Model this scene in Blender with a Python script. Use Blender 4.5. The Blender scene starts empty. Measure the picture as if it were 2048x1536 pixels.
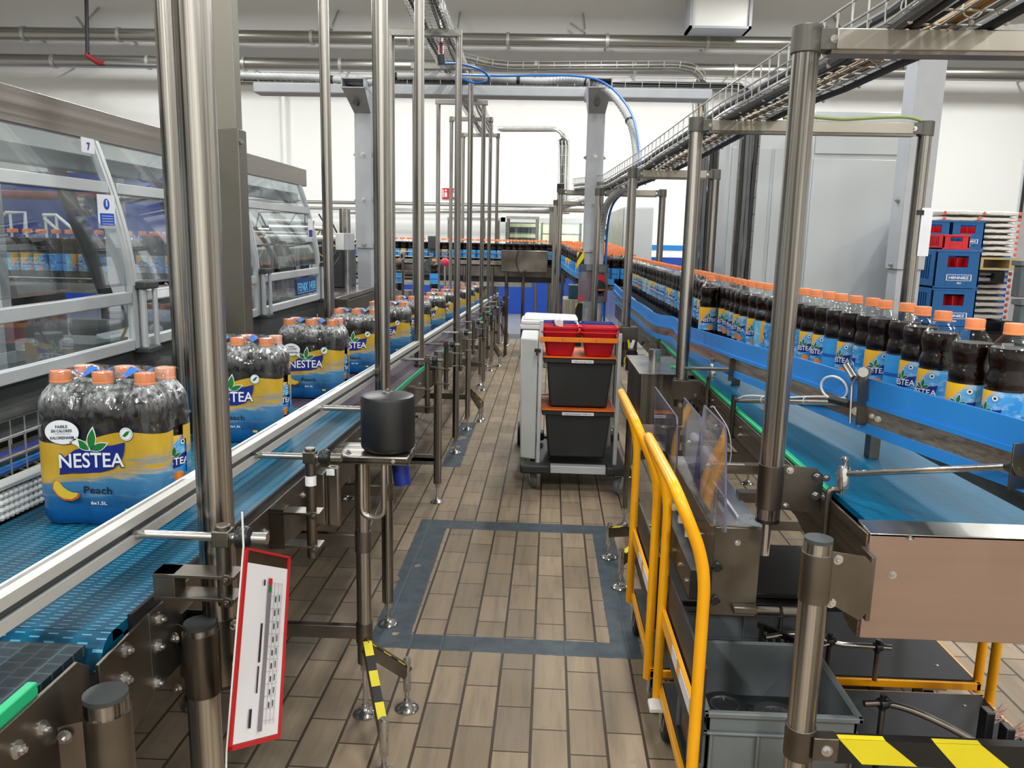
import bpy, math, random
from mathutils import Vector, Matrix
PI = math.pi
random.seed(7)
SC = bpy.context.scene
COL = SC.collection

# ------------------------------------------------------------------ camera
FPX, EYE = 1600.0, 1.6                       # focal length in pixels of a 2048 px wide frame, eye height in metres
PITCH, YAW, ROLL = [math.radians(a) for a in (10.38, 2.03, 1.25)]
FW = Vector((-math.sin(YAW)*math.cos(PITCH), math.cos(YAW)*math.cos(PITCH), -math.sin(PITCH)))
_r = Vector((math.cos(YAW), math.sin(YAW), 0)); _u = _r.cross(FW)
RT = _r*math.cos(ROLL) + _u*math.sin(ROLL)
UP = -_r*math.sin(ROLL) + _u*math.cos(ROLL)
CAM = Vector((0, 0, EYE))
cd = bpy.data.cameras.new('camera'); cam = bpy.data.objects.new('camera', cd); COL.objects.link(cam)
cd.sensor_width = 36; cd.lens = FPX/2048*36; cd.clip_start = 0.05; cd.clip_end = 100
M = Matrix.Identity(4)
for i in range(3):
    M[i][0] = RT[i]; M[i][1] = UP[i]; M[i][2] = -FW[i]; M[i][3] = CAM[i]
cam.matrix_world = M
SC.camera = cam
SC.view_settings.view_transform = 'Standard'; SC.view_settings.look = 'None'
SC.view_settings.gamma = 1; SC.view_settings.exposure = 0.0
try:
    SC.cycles.max_bounces = 7; SC.cycles.transparent_max_bounces = 28; SC.cycles.transmission_bounces = 4
    SC.cycles.diffuse_bounces = 3; SC.cycles.glossy_bounces = 4; SC.cycles.sample_clamp_indirect = 4
    SC.cycles.caustics_reflective = False; SC.cycles.caustics_refractive = False
except Exception: pass

# ------------------------------------------------------------------ light
W = bpy.data.worlds.new('hall_air'); SC.world = W; W.use_nodes = True
W.node_tree.nodes['Background'].inputs[0].default_value = (0.95, 1.0, 0.98, 1)
W.node_tree.nodes['Background'].inputs[1].default_value = 0.25
LAMPS = []
for lx in (-7.5, -3.2, 0.6, 4.4, 8.6):  # right-most column added to brighten the wall on that side
    for ly, pw in ((-3.2, 190), (1.6, 85), (5.8, 80), (9.8, 130), (13.6, 165)):  # first row, behind the camera, made strong as fill
        ld = bpy.data.lights.new('hall_lamp_light', 'AREA'); ld.shape = 'RECTANGLE'; ld.size = 0.28; ld.size_y = 1.5
        ld.energy = pw; ld.color = (0.98, 1.0, 0.985)
        lz = 5.0 if ly < 11 else 5.95
        LAMPS.append((lx, ly, lz, ld))

# ------------------------------------------------------------------ helpers
def at(x, y, X=None, Y=None, Z=None):
    r = FW*FPX + RT*(x-1024) - UP*(y-768)
    if Z is not None: t = (Z-EYE)/r.z
    elif Y is not None: t = Y/r.y
    else: t = X/r.x
    return CAM + r*t
def lin(c):
    return tuple(((v/255)/12.92 if v/255 <= .04045 else ((v/255+.055)/1.055)**2.4) for v in c) + (1,)

EACH = {'bolt', 'cross_brace', 'upright', 'deck_board', 'block', 'leg', 'side_rod', 'slide_bar', 'rivet', 'baluster', 'guide_rod', 'suspension_wire', 'deck_bolt', 'star_knob', 'inner_column', 'chain_arm', 'red_shaft', 'cable_tie', 'corner_joint', 'lane_support', 'roof_beam', 'film_table'}
class MB:
    def __init__(s): s.v = []; s.f = []; s.m = []; s.cur = 0; s.pc = []; s.pn = 0; s.held = 0
    def hold(s): s.held += 1; s.pn += 1; return s
    def free(s): s.held -= 1; return s
    def add(s, vs, fs):
        o = len(s.v); s.v += [tuple(v) for v in vs]
        if not s.held: s.pn += 1
        for f in fs: s.f.append([i+o for i in f]); s.m.append(s.cur); s.pc.append(s.pn)
        return s
    def mat(s, i): s.cur = i; return s
    def bb(s, x0, x1, y0, y1, z0, z1):
        return s.add([(x0,y0,z0),(x1,y0,z0),(x1,y1,z0),(x0,y1,z0),(x0,y0,z1),(x1,y0,z1),(x1,y1,z1),(x0,y1,z1)],
                     [(0,3,2,1),(4,5,6,7),(0,1,5,4),(1,2,6,5),(2,3,7,6),(3,0,4,7)])
    def hexa(s, p):  # eight corner points, bottom four then top four
        return s.add(p, [(0,3,2,1),(4,5,6,7),(0,1,5,4),(1,2,6,5),(2,3,7,6),(3,0,4,7)])
    def bar(s, p0, p1, w, h, up=(0,0,1)):  # rectangular bar from p0 to p1
        p0 = Vector(p0); p1 = Vector(p1); d = (p1-p0).normalized(); up = Vector(up)
        sx = d.cross(up).normalized(); sy = sx.cross(d).normalized()
        q = []
        for p in (p0, p1):
            q += [p - sx*w/2 - sy*h/2, p + sx*w/2 - sy*h/2, p + sx*w/2 + sy*h/2, p - sx*w/2 + sy*h/2]
        return s.add(q, [(0,1,2,3),(7,6,5,4),(0,4,5,1),(1,5,6,2),(2,6,7,3),(3,7,4,0)])
    def cyl(s, p0, p1, r, n=16, r2=None, caps=True):
        p0 = Vector(p0); p1 = Vector(p1); d = (p1-p0).normalized(); r2 = r if r2 is None else r2
        a = d.orthogonal().normalized(); b = d.cross(a)
        vs = []
        for p, rr in ((p0, r), (p1, r2)):
            for k in range(n):
                t = 2*PI*k/n; vs.append(p + a*math.cos(t)*rr + b*math.sin(t)*rr)
        fs = [(k, (k+1) % n, n+(k+1) % n, n+k) for k in range(n)]
        if caps: fs += [tuple(range(n-1, -1, -1)), tuple(range(n, 2*n))]
        return s.add(vs, fs)
    def tube(s, path, r, n=10, closed=False):
        P = [Vector(p) for p in path]; L = len(P); a = None; vs = []
        for i, p in enumerate(P):
            q0 = P[(i-1) % L] if (closed or i) else P[0]; q1 = P[(i+1) % L] if (closed or i < L-1) else P[-1]
            d = (q1-q0).normalized()
            a = d.orthogonal().normalized() if a is None else (a - d*a.dot(d)).normalized()
            b = d.cross(a); rr = r[i] if isinstance(r, (list, tuple)) else r
            for k in range(n):
                t = 2*PI*k/n; vs.append(p + a*math.cos(t)*rr + b*math.sin(t)*rr)
        fs = []
        for i in range(L if closed else L-1):
            j = (i+1) % L
            for k in range(n): fs.append((i*n+k, i*n+(k+1) % n, j*n+(k+1) % n, j*n+k))
        if not closed: fs += [tuple(range(n-1, -1, -1)), tuple(range((L-1)*n, L*n))]
        return s.add(vs, fs)
    def lathe(s, prof, c=(0,0,0), n=24, axis=(0,0,1), cap=True):
        c = Vector(c); ax = Vector(axis).normalized()
        a = Vector((1,0,0)) if abs(ax.z) > .9 else ax.orthogonal().normalized(); b = ax.cross(a)
        vs = []
        for r, z in prof:
            for k in range(n):
                t = 2*PI*k/n; vs.append(c + ax*z + a*math.cos(t)*r + b*math.sin(t)*r)
        fs = []
        for i in range(len(prof)-1):
            for k in range(n): fs.append((i*n+k, i*n+(k+1) % n, (i+1)*n+(k+1) % n, (i+1)*n+k))
        if cap: fs += [tuple(range(n-1, -1, -1)), tuple(range((len(prof)-1)*n, len(prof)*n))]
        return s.add(vs, fs)
    def prism(s, pts, o, u, v, d):  # polygon in the u,v plane at o, extruded along u x v by d
        o = Vector(o); u = Vector(u).normalized(); v = Vector(v).normalized(); w = u.cross(v)
        n = len(pts); vs = [o + u*x + v*y for x, y in pts] + [o + u*x + v*y + w*d for x, y in pts]
        return s.add(vs, [tuple(range(n-1, -1, -1)), tuple(range(n, 2*n))] + [(k, (k+1) % n, n+(k+1) % n, n+k) for k in range(n)])
    def sphere(s, c, r, n=12, sc=(1,1,1)):
        c = Vector(c); vs = []; m = n//2
        for i in range(m+1):
            f = PI*i/m
            for k in range(n):
                t = 2*PI*k/n
                vs.append((c.x+r*sc[0]*math.sin(f)*math.cos(t), c.y+r*sc[1]*math.sin(f)*math.sin(t), c.z-r*sc[2]*math.cos(f)))
        fs = []
        for i in range(m):
            for k in range(n): fs.append((i*n+k, i*n+(k+1) % n, (i+1)*n+(k+1) % n, (i+1)*n+k))
        return s.add(vs, fs)
    def bolt(s, p, d, r=.007):
        p = Vector(p); d = Vector(d).normalized(); s.hold()
        s.cyl(p, p+d*r*.25, r*1.6, 14); s.cyl(p+d*r*.25, p+d*r*1.1, r, 6); s.cyl(p+d*r*1.1, p+d*r*1.7, r*.5, 8); return s.free()
    def text(s, body, h, o, u, v, depth=.0006, bold=0, w=None, warp=None):
        vs, fs, tw = glyphs(body, bold)
        o = Vector(o); u = Vector(u).normalized(); v = Vector(v).normalized(); nrm = u.cross(v)
        kx = h if w is None else w/tw
        out = []
        for x, y, z in vs:
            X = x*kx - (tw*kx)/2; Yv = y*h
            if warp: X, Yv = warp(X, Yv)
            out.append(o + u*X + v*Yv + nrm*(z*depth))
        return s.add(out, fs)
    def build(s, name, mats, parent=None, smooth=32, bevel=0, kind=None, label=None, each=None):
        if (each or (each is None and name in EACH)) and s.pn > 1:
            for k in sorted(set(s.pc)):
                q = MB(); idx = {}
                for f, mi, pk in zip(s.f, s.m, s.pc):
                    if pk != k: continue
                    for i in f:
                        if i not in idx: idx[i] = len(q.v); q.v.append(s.v[i])
                    q.f.append([idx[i] for i in f]); q.m.append(mi); q.pc.append(1)
                q.pn = 1; o = q.build(name, mats, parent, smooth, bevel, kind, label, False)
            return o
        me = bpy.data.meshes.new(name)
        org = world_loc(parent) if parent else Vector((0,0,0))
        me.from_pydata([tuple(Vector(v)-org) for v in s.v], [], s.f)
        if not isinstance(mats, (list, tuple)): mats = [mats]
        for m in mats: me.materials.append(m)
        if len(mats) > 1:
            for p, i in zip(me.polygons, s.m): p.material_index = i
        if smooth:
            me.polygons.foreach_set('use_smooth', [True]*len(me.polygons))
            me.set_sharp_from_angle(angle=math.radians(smooth))
        me.update()
        o = bpy.data.objects.new(name, me); COL.objects.link(o)
        if parent: o.parent = parent
        if bevel:
            b = o.modifiers.new('b', 'BEVEL'); b.width = bevel; b.segments = 2; b.limit_method = 'ANGLE'; b.angle_limit = math.radians(40)
        if kind: o['kind'] = kind
        if label: o['label'] = label
        return o
def world_loc(o):
    v = Vector((0,0,0))
    while o: v += o.location; o = o.parent
    return v
_gl = {}
def glyphs(body, bold=0):
    k = (body, bold)
    if k not in _gl:
        cu = bpy.data.curves.new('tmp', 'FONT'); cu.body = body; cu.size = 1; cu.offset = bold; cu.extrude = .5; cu.resolution_u = 3
        ob = bpy.data.objects.new('tmp', cu); COL.objects.link(ob)
        me = bpy.data.meshes.new_from_object(ob.evaluated_get(bpy.context.evaluated_depsgraph_get()))
        vs = [tuple(v.co) for v in me.vertices]; fs = [tuple(p.vertices) for p in me.polygons]
        x0 = min(v[0] for v in vs); x1 = max(v[0] for v in vs)
        _gl[k] = ([((x-x0), y, z+.5) for x, y, z in vs], fs, x1-x0)
        bpy.data.objects.remove(ob); bpy.data.curves.remove(cu); bpy.data.meshes.remove(me)
    return _gl[k]
def thing(name, label, cat, loc=(0,0,0), group=None):
    o = bpy.data.objects.new(name, None); COL.objects.link(o); o.location = loc; o.empty_display_size = .05
    o['label'] = label; o['category'] = cat
    if group: o['group'] = group
    return o
def tag(o, label, cat, group=None, kind=None):
    o['label'] = label; o['category'] = cat
    if group: o['group'] = group
    if kind: o['kind'] = kind
    return o
def copy_tree(o, parent=None):
    c = o.copy(); COL.objects.link(c)
    if parent: c.parent = parent
    for ch in [q for q in KIDS.get(o.name, [])]: copy_tree(ch, c)
    return c
KIDS = {}
def index_kids(o):
    KIDS[o.name] = [c for c in o.children]
    for c in o.children: index_kids(c)
def fillet(pts, r, n=6):
    P = [Vector(p) for p in pts]; out = [P[0]]
    for i in range(1, len(P)-1):
        a = P[i-1]-P[i]; b = P[i+1]-P[i]; k = min(r, a.length*.49, b.length*.49)
        p0 = P[i]+a.normalized()*k; p1 = P[i]+b.normalized()*k
        for j in range(n+1):
            t = j/n; out.append(p0*(1-t)**2 + P[i]*2*t*(1-t) + p1*t*t)
    out.append(P[-1]); return out
def catmull(pts, n=8):
    P = [Vector(p) for p in pts]; P = [P[0]*2-P[1]] + P + [P[-1]*2-P[-2]]; out = []
    for i in range(1, len(P)-2):
        for j in range(n):
            t = j/n; a, b, c, d = P[i-1], P[i], P[i+1], P[i+2]
            out.append(.5*((2*b)+(c-a)*t+(2*a-5*b+4*c-d)*t*t+(-a+3*b-3*c+d)*t*t*t))
    out.append(P[-2]); return out

# ------------------------------------------------------------------ materials
class NT:
    def __init__(s, name):
        s.m = bpy.data.materials.new(name); s.m.use_nodes = True; s.t = s.m.node_tree
        s.p = s.t.nodes['Principled BSDF']; s.out = s.t.nodes['Material Output']; s._c = None
    def n(s, ty, **kw):
        q = s.t.nodes.new(ty)
        for k, v in kw.items(): setattr(q, k, v)
        return q
    def put(s, sock, val):
        if hasattr(val, 'is_output') or isinstance(val, bpy.types.NodeSocket): s.t.links.new(val, sock)
        else:
            if isinstance(val, (tuple, list)) and len(val) == 4 and len(sock.default_value) == 3: val = val[:3]
            sock.default_value = val
    def co(s, kind='Object'):
        if s._c is None: s._c = s.n('ShaderNodeTexCoord')
        return s._c.outputs[kind]
    def xyz(s, v=None):
        q = s.n('ShaderNodeSeparateXYZ'); s.put(q.inputs[0], v or s.co()); return q.outputs
    def map(s, sc=(1,1,1), loc=(0,0,0), rot=(0,0,0), v=None):
        q = s.n('ShaderNodeMapping'); s.put(q.inputs[0], v or s.co())
        q.inputs['Scale'].default_value = sc; q.inputs['Location'].default_value = loc; q.inputs['Rotation'].default_value = rot
        return q.outputs[0]
    def noise(s, scale=5, detail=3, v=None, rough=.5, dist=0):
        q = s.n('ShaderNodeTexNoise'); s.put(q.inputs['Vector'], v or s.co()); q.inputs['Scale'].default_value = scale
        q.inputs['Detail'].default_value = detail; q.inputs['Roughness'].default_value = rough; q.inputs['Distortion'].default_value = dist
        return q.outputs[0]
    def ma(s, op, a, b=0.0, c=0.0, clamp=False):
        q = s.n('ShaderNodeMath', operation=op, use_clamp=clamp)
        s.put(q.inputs[0], a); s.put(q.inputs[1], b); s.put(q.inputs[2], c); return q.outputs[0]
    def mix(s, f, a, b):
        q = s.n('ShaderNodeMix', data_type='RGBA'); s.put(q.inputs[0], f); s.put(q.inputs[6], a); s.put(q.inputs[7], b); return q.outputs[2]
    def ramp(s, f, a, b):  # smooth 0..1 between a and b
        q = s.n('ShaderNodeMapRange'); s.put(q.inputs[0], f); q.inputs[1].default_value = a; q.inputs[2].default_value = b; return q.outputs[0]
    def bump(s, h, strength=.3, dist=.01):
        q = s.n('ShaderNodeBump'); s.put(q.inputs['Height'], h); q.inputs['Strength'].default_value = strength; q.inputs['Distance'].default_value = dist
        s.put(s.p.inputs['Normal'], q.outputs[0])
    def set(s, col=None, rough=None, metal=None, spec=None, emis=None, emc=None):
        if col is not None: s.put(s.p.inputs['Base Color'], col)
        if rough is not None: s.put(s.p.inputs['Roughness'], rough)
        if metal is not None: s.put(s.p.inputs['Metallic'], metal)
        if spec is not None: s.put(s.p.inputs['Specular IOR Level'], spec)
        if emis is not None: s.put(s.p.inputs['Emission Strength'], emis); s.put(s.p.inputs['Emission Color'], emc or (1,1,1,1))
        return s.m
def plain(name, c, rough=.5, metal=0, var=.12, sc=(8,8,8), spec=.5, bump=0):
    t = NT(name); c = lin(c); f = t.ramp(t.noise(1, 4, t.map(sc)), .3, .7)
    t.set(t.mix(f, tuple(v*(1-var) for v in c[:3])+(1,), tuple(min(1, v*(1+var)) for v in c[:3])+(1,)), rough, metal, spec)
    if bump: t.bump(t.noise(1, 3, t.map(tuple(k*4 for k in sc))), bump)
    return t.m
def steel(name, axis='z', c=(196,191,184), d=(72,68,63), rough=.25):
    t = NT(name); s1 = {'z': (190,190,.5), 'x': (.5,190,190), 'y': (190,.5,190), 'n': (6,6,6)}[axis]; s2 = {'z': (42,42,.25), 'x': (.25,42,42), 'y': (42,.25,42), 'n': (2,2,2)}[axis]
    f = t.ma('ADD', t.ma('MULTIPLY', t.noise(1, 3, t.map(s1)), .45), t.ma('MULTIPLY', t.noise(1, 3, t.map(s2)), .6))
    f = t.ramp(f, .40, .66)
    t.set(t.mix(f, lin(d), lin(c)), t.ma('MULTIPLY_ADD', f, .16, rough-.06), .92)
    return t.m
def clear(name, tint=(235,240,240), base=.04, edge=.5, rough=.03, dirt=0, bump=0):
    t = NT(name)
    tr = t.n('ShaderNodeBsdfTransparent'); tr.inputs[0].default_value = lin(tint)
    gl = t.n('ShaderNodeBsdfGlossy'); gl.inputs['Roughness'].default_value = rough; gl.inputs[0].default_value = (.95,.97,1,1)
    if bump:
        bp = t.n('ShaderNodeBump'); bp.inputs['Strength'].default_value = bump; bp.inputs['Distance'].default_value = .004; t.put(bp.inputs['Height'], t.noise(70, 2)); t.t.links.new(bp.outputs[0], gl.inputs['Normal'])
    lw = t.n('ShaderNodeLayerWeight'); lw.inputs[0].default_value = .35
    f = t.ma('MULTIPLY_ADD', lw.outputs['Facing'], edge, base, clamp=True)
    mx = t.n('ShaderNodeMixShader'); t.put(mx.inputs[0], f); t.t.links.new(tr.outputs[0], mx.inputs[1]); t.t.links.new(gl.outputs[0], mx.inputs[2])
    o = mx.outputs[0]
    if dirt:
        df = t.n('ShaderNodeBsdfDiffuse'); df.inputs[0].default_value = (.75,.78,.8,1)
        m2 = t.n('ShaderNodeMixShader'); t.put(m2.inputs[0], t.ma('MULTIPLY', t.ramp(t.noise(3, 4), .35, .75), dirt)); t.t.links.new(o, m2.inputs[1]); t.t.links.new(df.outputs[0], m2.inputs[2]); o = m2.outputs[0]
    t.t.links.new(o, t.out.inputs[0]); return t.m

ST = steel('stainless_vertical', 'z'); STX = steel('stainless_cross', 'x'); STY = steel('stainless_along', 'y')
STD = steel('stainless_dark', 'n', (134,127,118), (86,80,73), .34)
STP = plain('stainless_panel', (176,154,144), .34, .88, .04, (.6,30,30))
STL = steel('stainless_bright', 'n', (205,203,198), (160,158,154), .2)
ALU = plain('aluminium_rail', (206,206,203), .42, .45, .06, (40,.5,40))
GALV = plain('galvanised', (186,186,182), .45, .7, .15, (12,12,12))
CHROME = steel('chrome', 'n', (225,225,225), (185,185,185), .1)
GREY = plain('grey_paint', (176,179,184), .5, 0, .04)
GREYD = plain('dark_grey_paint', (58,62,64), .5)
ALUP = plain('silver_profile', (196,200,202), .42, .35, .05)
BLK = plain('black_plastic', (26,27,29), .38, 0, .2)
RUB = plain('black_rubber', (20,20,21), .6)
CAPG = plain('grey_end_cap', (62,66,66), .5)
WHT = plain('white_plastic', (228,229,226), .4, 0, .03)
PAPER = plain('white_paper', (236,236,242), .7, 0, .02)
RED = plain('red_plastic', (205,22,40), .4, 0, .08)
REDB = plain('red_border', (196,30,38), .45)
REDX = plain('dark_red_pipe', (120,20,26), .5)
YEL = plain('yellow_powder_coat', (255,176,16), .3, 0, .03)
YTAPE = plain('yellow_tape', (226,208,34), .45, 0, .04)
BTAPE = plain('black_tape', (20,20,20), .4)
ORG = plain('orange_lid', (236,112,34), .45)
CRG = plain('grey_crate', (108,114,116), .5, 0, .08)
DKP = plain('anthracite_plastic', (40,42,43), .5, 0, .1)
BLU = plain('blue_plastic', (22,100,176), .4)
GBLU = plain('guide_blue', (38,134,216), .5, 0, .05, (3,3,3))
NAVY = plain('navy_ink', (22,42,130), .4)
BRED = plain('crate_red', (214,30,40), .4)
BBLU = plain('crate_blue', (12,92,156), .42, 0, .06)
GRN = plain('green_wear_strip', (30,180,120), .4)
LEAF = plain('leaf_green', (28,120,52), .4)
WINK = plain('white_ink', (240,242,246), .5, 0, .01)
KINK = plain('dark_ink', (28,32,44), .5)
GLASS = clear('machine_glass', (228,234,236), .05, .30, .02, .10)
ACR = clear('acrylic_guard', (214,212,228), .08, .4, .02, .13)
ACRE = plain('acrylic_edge', (84,82,108), .2)
PINK = plain('pinkish_wood', (196,160,110), .7)
CBLE = plain('cable_grey', (96,98,98), .5); CBLK = plain('cable_black', (38,39,40), .5); CYEL = plain('cable_ochre', (170,130,58), .5)
HOSE = plain('flexible_conduit_grey', (176,178,178), .5); BHOSE = plain('air_hose_blue', (30,110,200), .35)
TIE = plain('cable_tie_white', (225,225,220), .5)
WCAB = plain('cabinet_light_grey', (188,192,194), .38, .15, .03, (1,1,1))
# ------------------------------------------------------------------ room shell
def floor_mat():
    t = NT('tiled_floor'); sw, sl, g = .123, .246, .0055
    v = t.map(rot=(0,0,math.radians(.55))); x, y, z = t.xyz(v)
    u = t.ma('DIVIDE', t.ma('ADD', x, 10*sw + .0205), sw)
    ci = t.ma('FLOOR', u); par = t.ma('MODULO', ci, 2)
    w = t.ma('DIVIDE', t.ma('ADD', t.ma('ADD', y, 9.84 + .058), t.ma('MULTIPLY', par, sl/2)), sl)
    ri = t.ma('FLOOR', w)
    fu = t.ma('FRACT', u); fv = t.ma('FRACT', w)
    du = t.ma('MULTIPLY', t.ma('MINIMUM', fu, t.ma('SUBTRACT', 1, fu)), sw)
    dv = t.ma('MULTIPLY', t.ma('MINIMUM', fv, t.ma('SUBTRACT', 1, fv)), sl)
    jit = t.ma('MULTIPLY', t.noise(60, 2), .0012)
    grout = t.ma('MAXIMUM', t.ramp(t.ma('SUBTRACT', du, jit), .0050, .0034), t.ramp(t.ma('SUBTRACT', dv, jit), .0030, .0018))
    cb = t.n('ShaderNodeCombineXYZ'); t.put(cb.inputs[0], ci); t.put(cb.inputs[1], ri)
    wn = t.n('ShaderNodeTexWhiteNoise', noise_dimensions='3D'); t.put(wn.inputs[0], cb.outputs[0])
    tile = t.mix(wn.outputs[0], lin((140,123,102)), lin((166,146,121)))
    st = t.ramp(t.noise(1, 4, t.map((26,2.6,1)), .6), .46, .72)          # wheel and foot scuffs running along the aisle
    tile = t.mix(t.ma('MULTIPLY', st, .5), tile, lin((98,90,82)))
    big = t.ramp(t.noise(1.1, 4), .45, .72)
    tile = t.mix(t.ma('MULTIPLY', big, .35), tile, lin((106,94,80)))
    blot = t.ramp(t.noise(9, 4, None, .7), .63, .75)
    tile = t.mix(t.ma('MULTIPLY', blot, .35), tile, lin((70,60,50)))
    wx, wy, wz = t.xyz()
    under = t.ramp(wx, -.50, -.85)                                           # patchy darkening, growing from the pack conveyor leftwards
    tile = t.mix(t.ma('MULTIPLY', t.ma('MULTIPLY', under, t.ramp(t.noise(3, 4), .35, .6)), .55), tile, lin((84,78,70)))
    # blue grey floor markings with flaked spots
    def band(s, a, b): return t.ma('MULTIPLY', t.ma('GREATER_THAN', s, a), t.ma('LESS_THAN', s, b))
    nz = t.ma('MULTIPLY', t.ma('SUBTRACT', t.noise(25, 3), .5), .012)
    sx = t.ma('ADD', wx, nz); sy = t.ma('ADD', t.ma('ADD', wy, nz), t.ma('MULTIPLY', wx, .012))
    L = band(sx, -.655, -.497); Rr = band(sx, .312, .43); Tt = band(sy, 4.21, 4.345); Bt = band(sy, 2.885, 3.005)
    iny = band(sy, 2.885, 4.345); inx = band(sx, -.655, .43)
    mk = t.ma('MAXIMUM', t.ma('MULTIPLY', t.ma('MAXIMUM', L, Rr), iny), t.ma('MULTIPLY', t.ma('MAXIMUM', Tt, Bt), inx))
    s2 = t.ma('MULTIPLY', band(sx, -.68, -.545), band(sy, 5.41, 6.8)); mk = t.ma('MAXIMUM', mk, s2)
    flake = t.ma('GREATER_THAN', t.noise(5.5, 2, None, .35), .675)
    mk = t.ma('MULTIPLY', mk, t.ma('SUBTRACT', 1, flake))
    paint = t.mix(t.ramp(t.noise(14, 4), .35, .7), lin((62,72,80)), lin((78,88,95)))
    gcol = t.mix(mk, lin((66,55,43)), lin((92,100,106)))
    col = t.mix(mk, tile, paint)
    col = t.mix(t.ma('MULTIPLY', grout, t.ma('SUBTRACT', 1, t.ma('MULTIPLY', mk, .75))), col, gcol)
    far = t.ma('GREATER_THAN', wy, 12.75)
    epoxy = t.mix(t.noise(2, 3), lin((116,118,130)), lin((132,134,146)))
    epoxy = t.mix(band(wy, 12.75, 13.4), epoxy, lin((84,86,92)))
    col = t.mix(far, col, epoxy)
    h = t.ma('SUBTRACT', t.ma('MULTIPLY', t.noise(40, 3), .15), t.ma('MULTIPLY', grout, 1.0))
    t.bump(h, .35, .003)
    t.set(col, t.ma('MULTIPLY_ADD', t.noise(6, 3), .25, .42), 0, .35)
    return t.m
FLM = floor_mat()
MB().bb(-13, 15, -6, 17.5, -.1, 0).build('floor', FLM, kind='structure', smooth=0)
WALL = plain('wall_white', (244,244,240), .75, 0, .015, (.4,.4,.4))
CEIL = plain('ceiling_grey', (228,230,228), .8, 0, .05, (.5,.5,.5))
BDADO = plain('dado_blue', (18,66,158), .5, 0, .04, (2,2,2))
SKYB = plain('stripe_light_blue', (24,130,204), .5, 0, .03)
w = MB(); x0, x1, z0, z1 = -.86, 2.15, .90, 1.94
w.bb(-13, x0, 17, 17.2, 0, 8); w.bb(x1, 15, 17, 17.2, 0, 8); w.bb(x0, x1, 17, 17.2, 0, z0); w.bb(x0, x1, 17, 17.2, z1, 8)
w.build('wall_back', WALL, kind='structure', smooth=0)
MB().bb(-13.2, -13, -6, 17.2, 0, 8).build('wall_left', WALL, kind='structure', smooth=0)
MB().bb(15, 15.2, -6, 17.2, 0, 8).build('wall_right', WALL, kind='structure', smooth=0)
MB().bb(-13, 15, -6.2, -6, 0, 8).build('wall_front', WALL, kind='structure', smooth=0)
MB().bb(-13.2, 15.2, -6.2, 17.2, 8, 8.2).build('ceiling', CEIL, kind='structure', smooth=0)
MB().bb(-7.6, -.95, 16.985, 17, .0, 1.04).build('trim_1', BDADO, kind='structure', smooth=0)
MB().bb(-.95, 2.25, 16.985, 17, .0, .83).build('trim_2', BDADO, kind='structure', smooth=0)
MB().bb(2.25, 15, 16.985, 17, 0, 1.26).build('trim_3', BDADO, kind='structure', smooth=0)
MB().bb(2.25, 15, 16.985, 17, 1.41, 1.51).build('trim_4', SKYB, kind='structure', smooth=0)
MB().bb(-13, -7.6, 16.985, 17, 0, 2.75).build('trim_5', BDADO, kind='structure', smooth=0)
# window into the store room, with shelves behind it
wf = MB()
for a in ((x0-.05, x0+.05, z0-.07, z1+.07), (x1-.05, x1+.05, z0-.07, z1+.07), (.86, .94, z0, z1)): wf.bb(a[0], a[1], 16.95, 17.08, a[2], a[3])
wf.bb(x0-.05, x1+.05, 16.95, 17.08, z1-.03, z1+.08); wf.bb(x0-.05, x1+.05, 16.95, 17.08, z0-.08, z0+.03)
win = wf.build('window_1', WHT, kind='structure', bevel=.004)
MB().bb(x0, x1, 17.02, 17.03, z0, z1).build('window_pane', clear('window_glass', (225,235,232), .06, .3, .02), win, smooth=0)
rm = MB(); rm.bb(-1.6, 2.6, 18.9, 19, 0, 2.6); rm.bb(-1.7, -1.6, 17.2, 19, 0, 2.6); rm.bb(2.6, 2.7, 17.2, 19, 0, 2.6); rm.bb(-1.6, 2.6, 17.2, 19, 2.6, 2.7); rm.bb(-1.6, 2.6, 17.2, 19, -.1, 0)
rm.build('wall_store', plain('store_wall', (206,200,170), .7), kind='structure', smooth=0)
sl2 = bpy.data.lights.new('store_fill_light', 'AREA'); sl2.size = .9; sl2.energy = 90; slo = bpy.data.objects.new('lamp_light', sl2); COL.objects.link(slo)  # unseen lamp added so the shelves behind the window are lit
r = thing('store_fill_lamp', 'added unseen fill lamp inside the store room behind the far window', 'lamp', (.6, 18.0, 2.5)); slo.parent = r; slo.location = (0,0,-.06); MB().bb(.1,1.1,17.9,18.1,2.46,2.59).build('housing', WHT, r)
for i, (sx0, sx1, lab) in enumerate(((-.80, -.15, 'grey metal shelf rack behind the left end of the far window'), (-.05, .78, 'metal shelf rack with long pale boards behind the middle of the far window'), (1.0, 1.55, 'dark grey shelf rack behind the right end of the far window'))):
    r = thing('shelf_rack', lab, 'shelf', ((sx0+sx1)/2, 17.6, 0))
    f = MB()
    for px in (sx0, sx1):
        for py in (17.45, 17.85): f.bb(px-.02, px+.02, py-.02, py+.02, 0, 2.1)
    f.build('upright', GALV, r)
    for k in range(7):
        zz = .55 + k*.225
        MB().bb(sx0-.02, sx1+.02, 17.43, 17.87, zz, zz+.03).build('shelf', GALV if i != 1 else WHT, r)
        if k < 6 and i != 1: MB().bb(sx0+.04, sx1-.04, 17.5, 17.84, zz+.031, zz+.15).build('storage_box', CRG, r)
o = MB().bb(1.60, 1.95, 17.26, 17.3, 0.01, 2.3).build('door_panel', PINK); tag(o, 'light brown wooden door leaf behind the right side of the far window', 'door')

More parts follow.
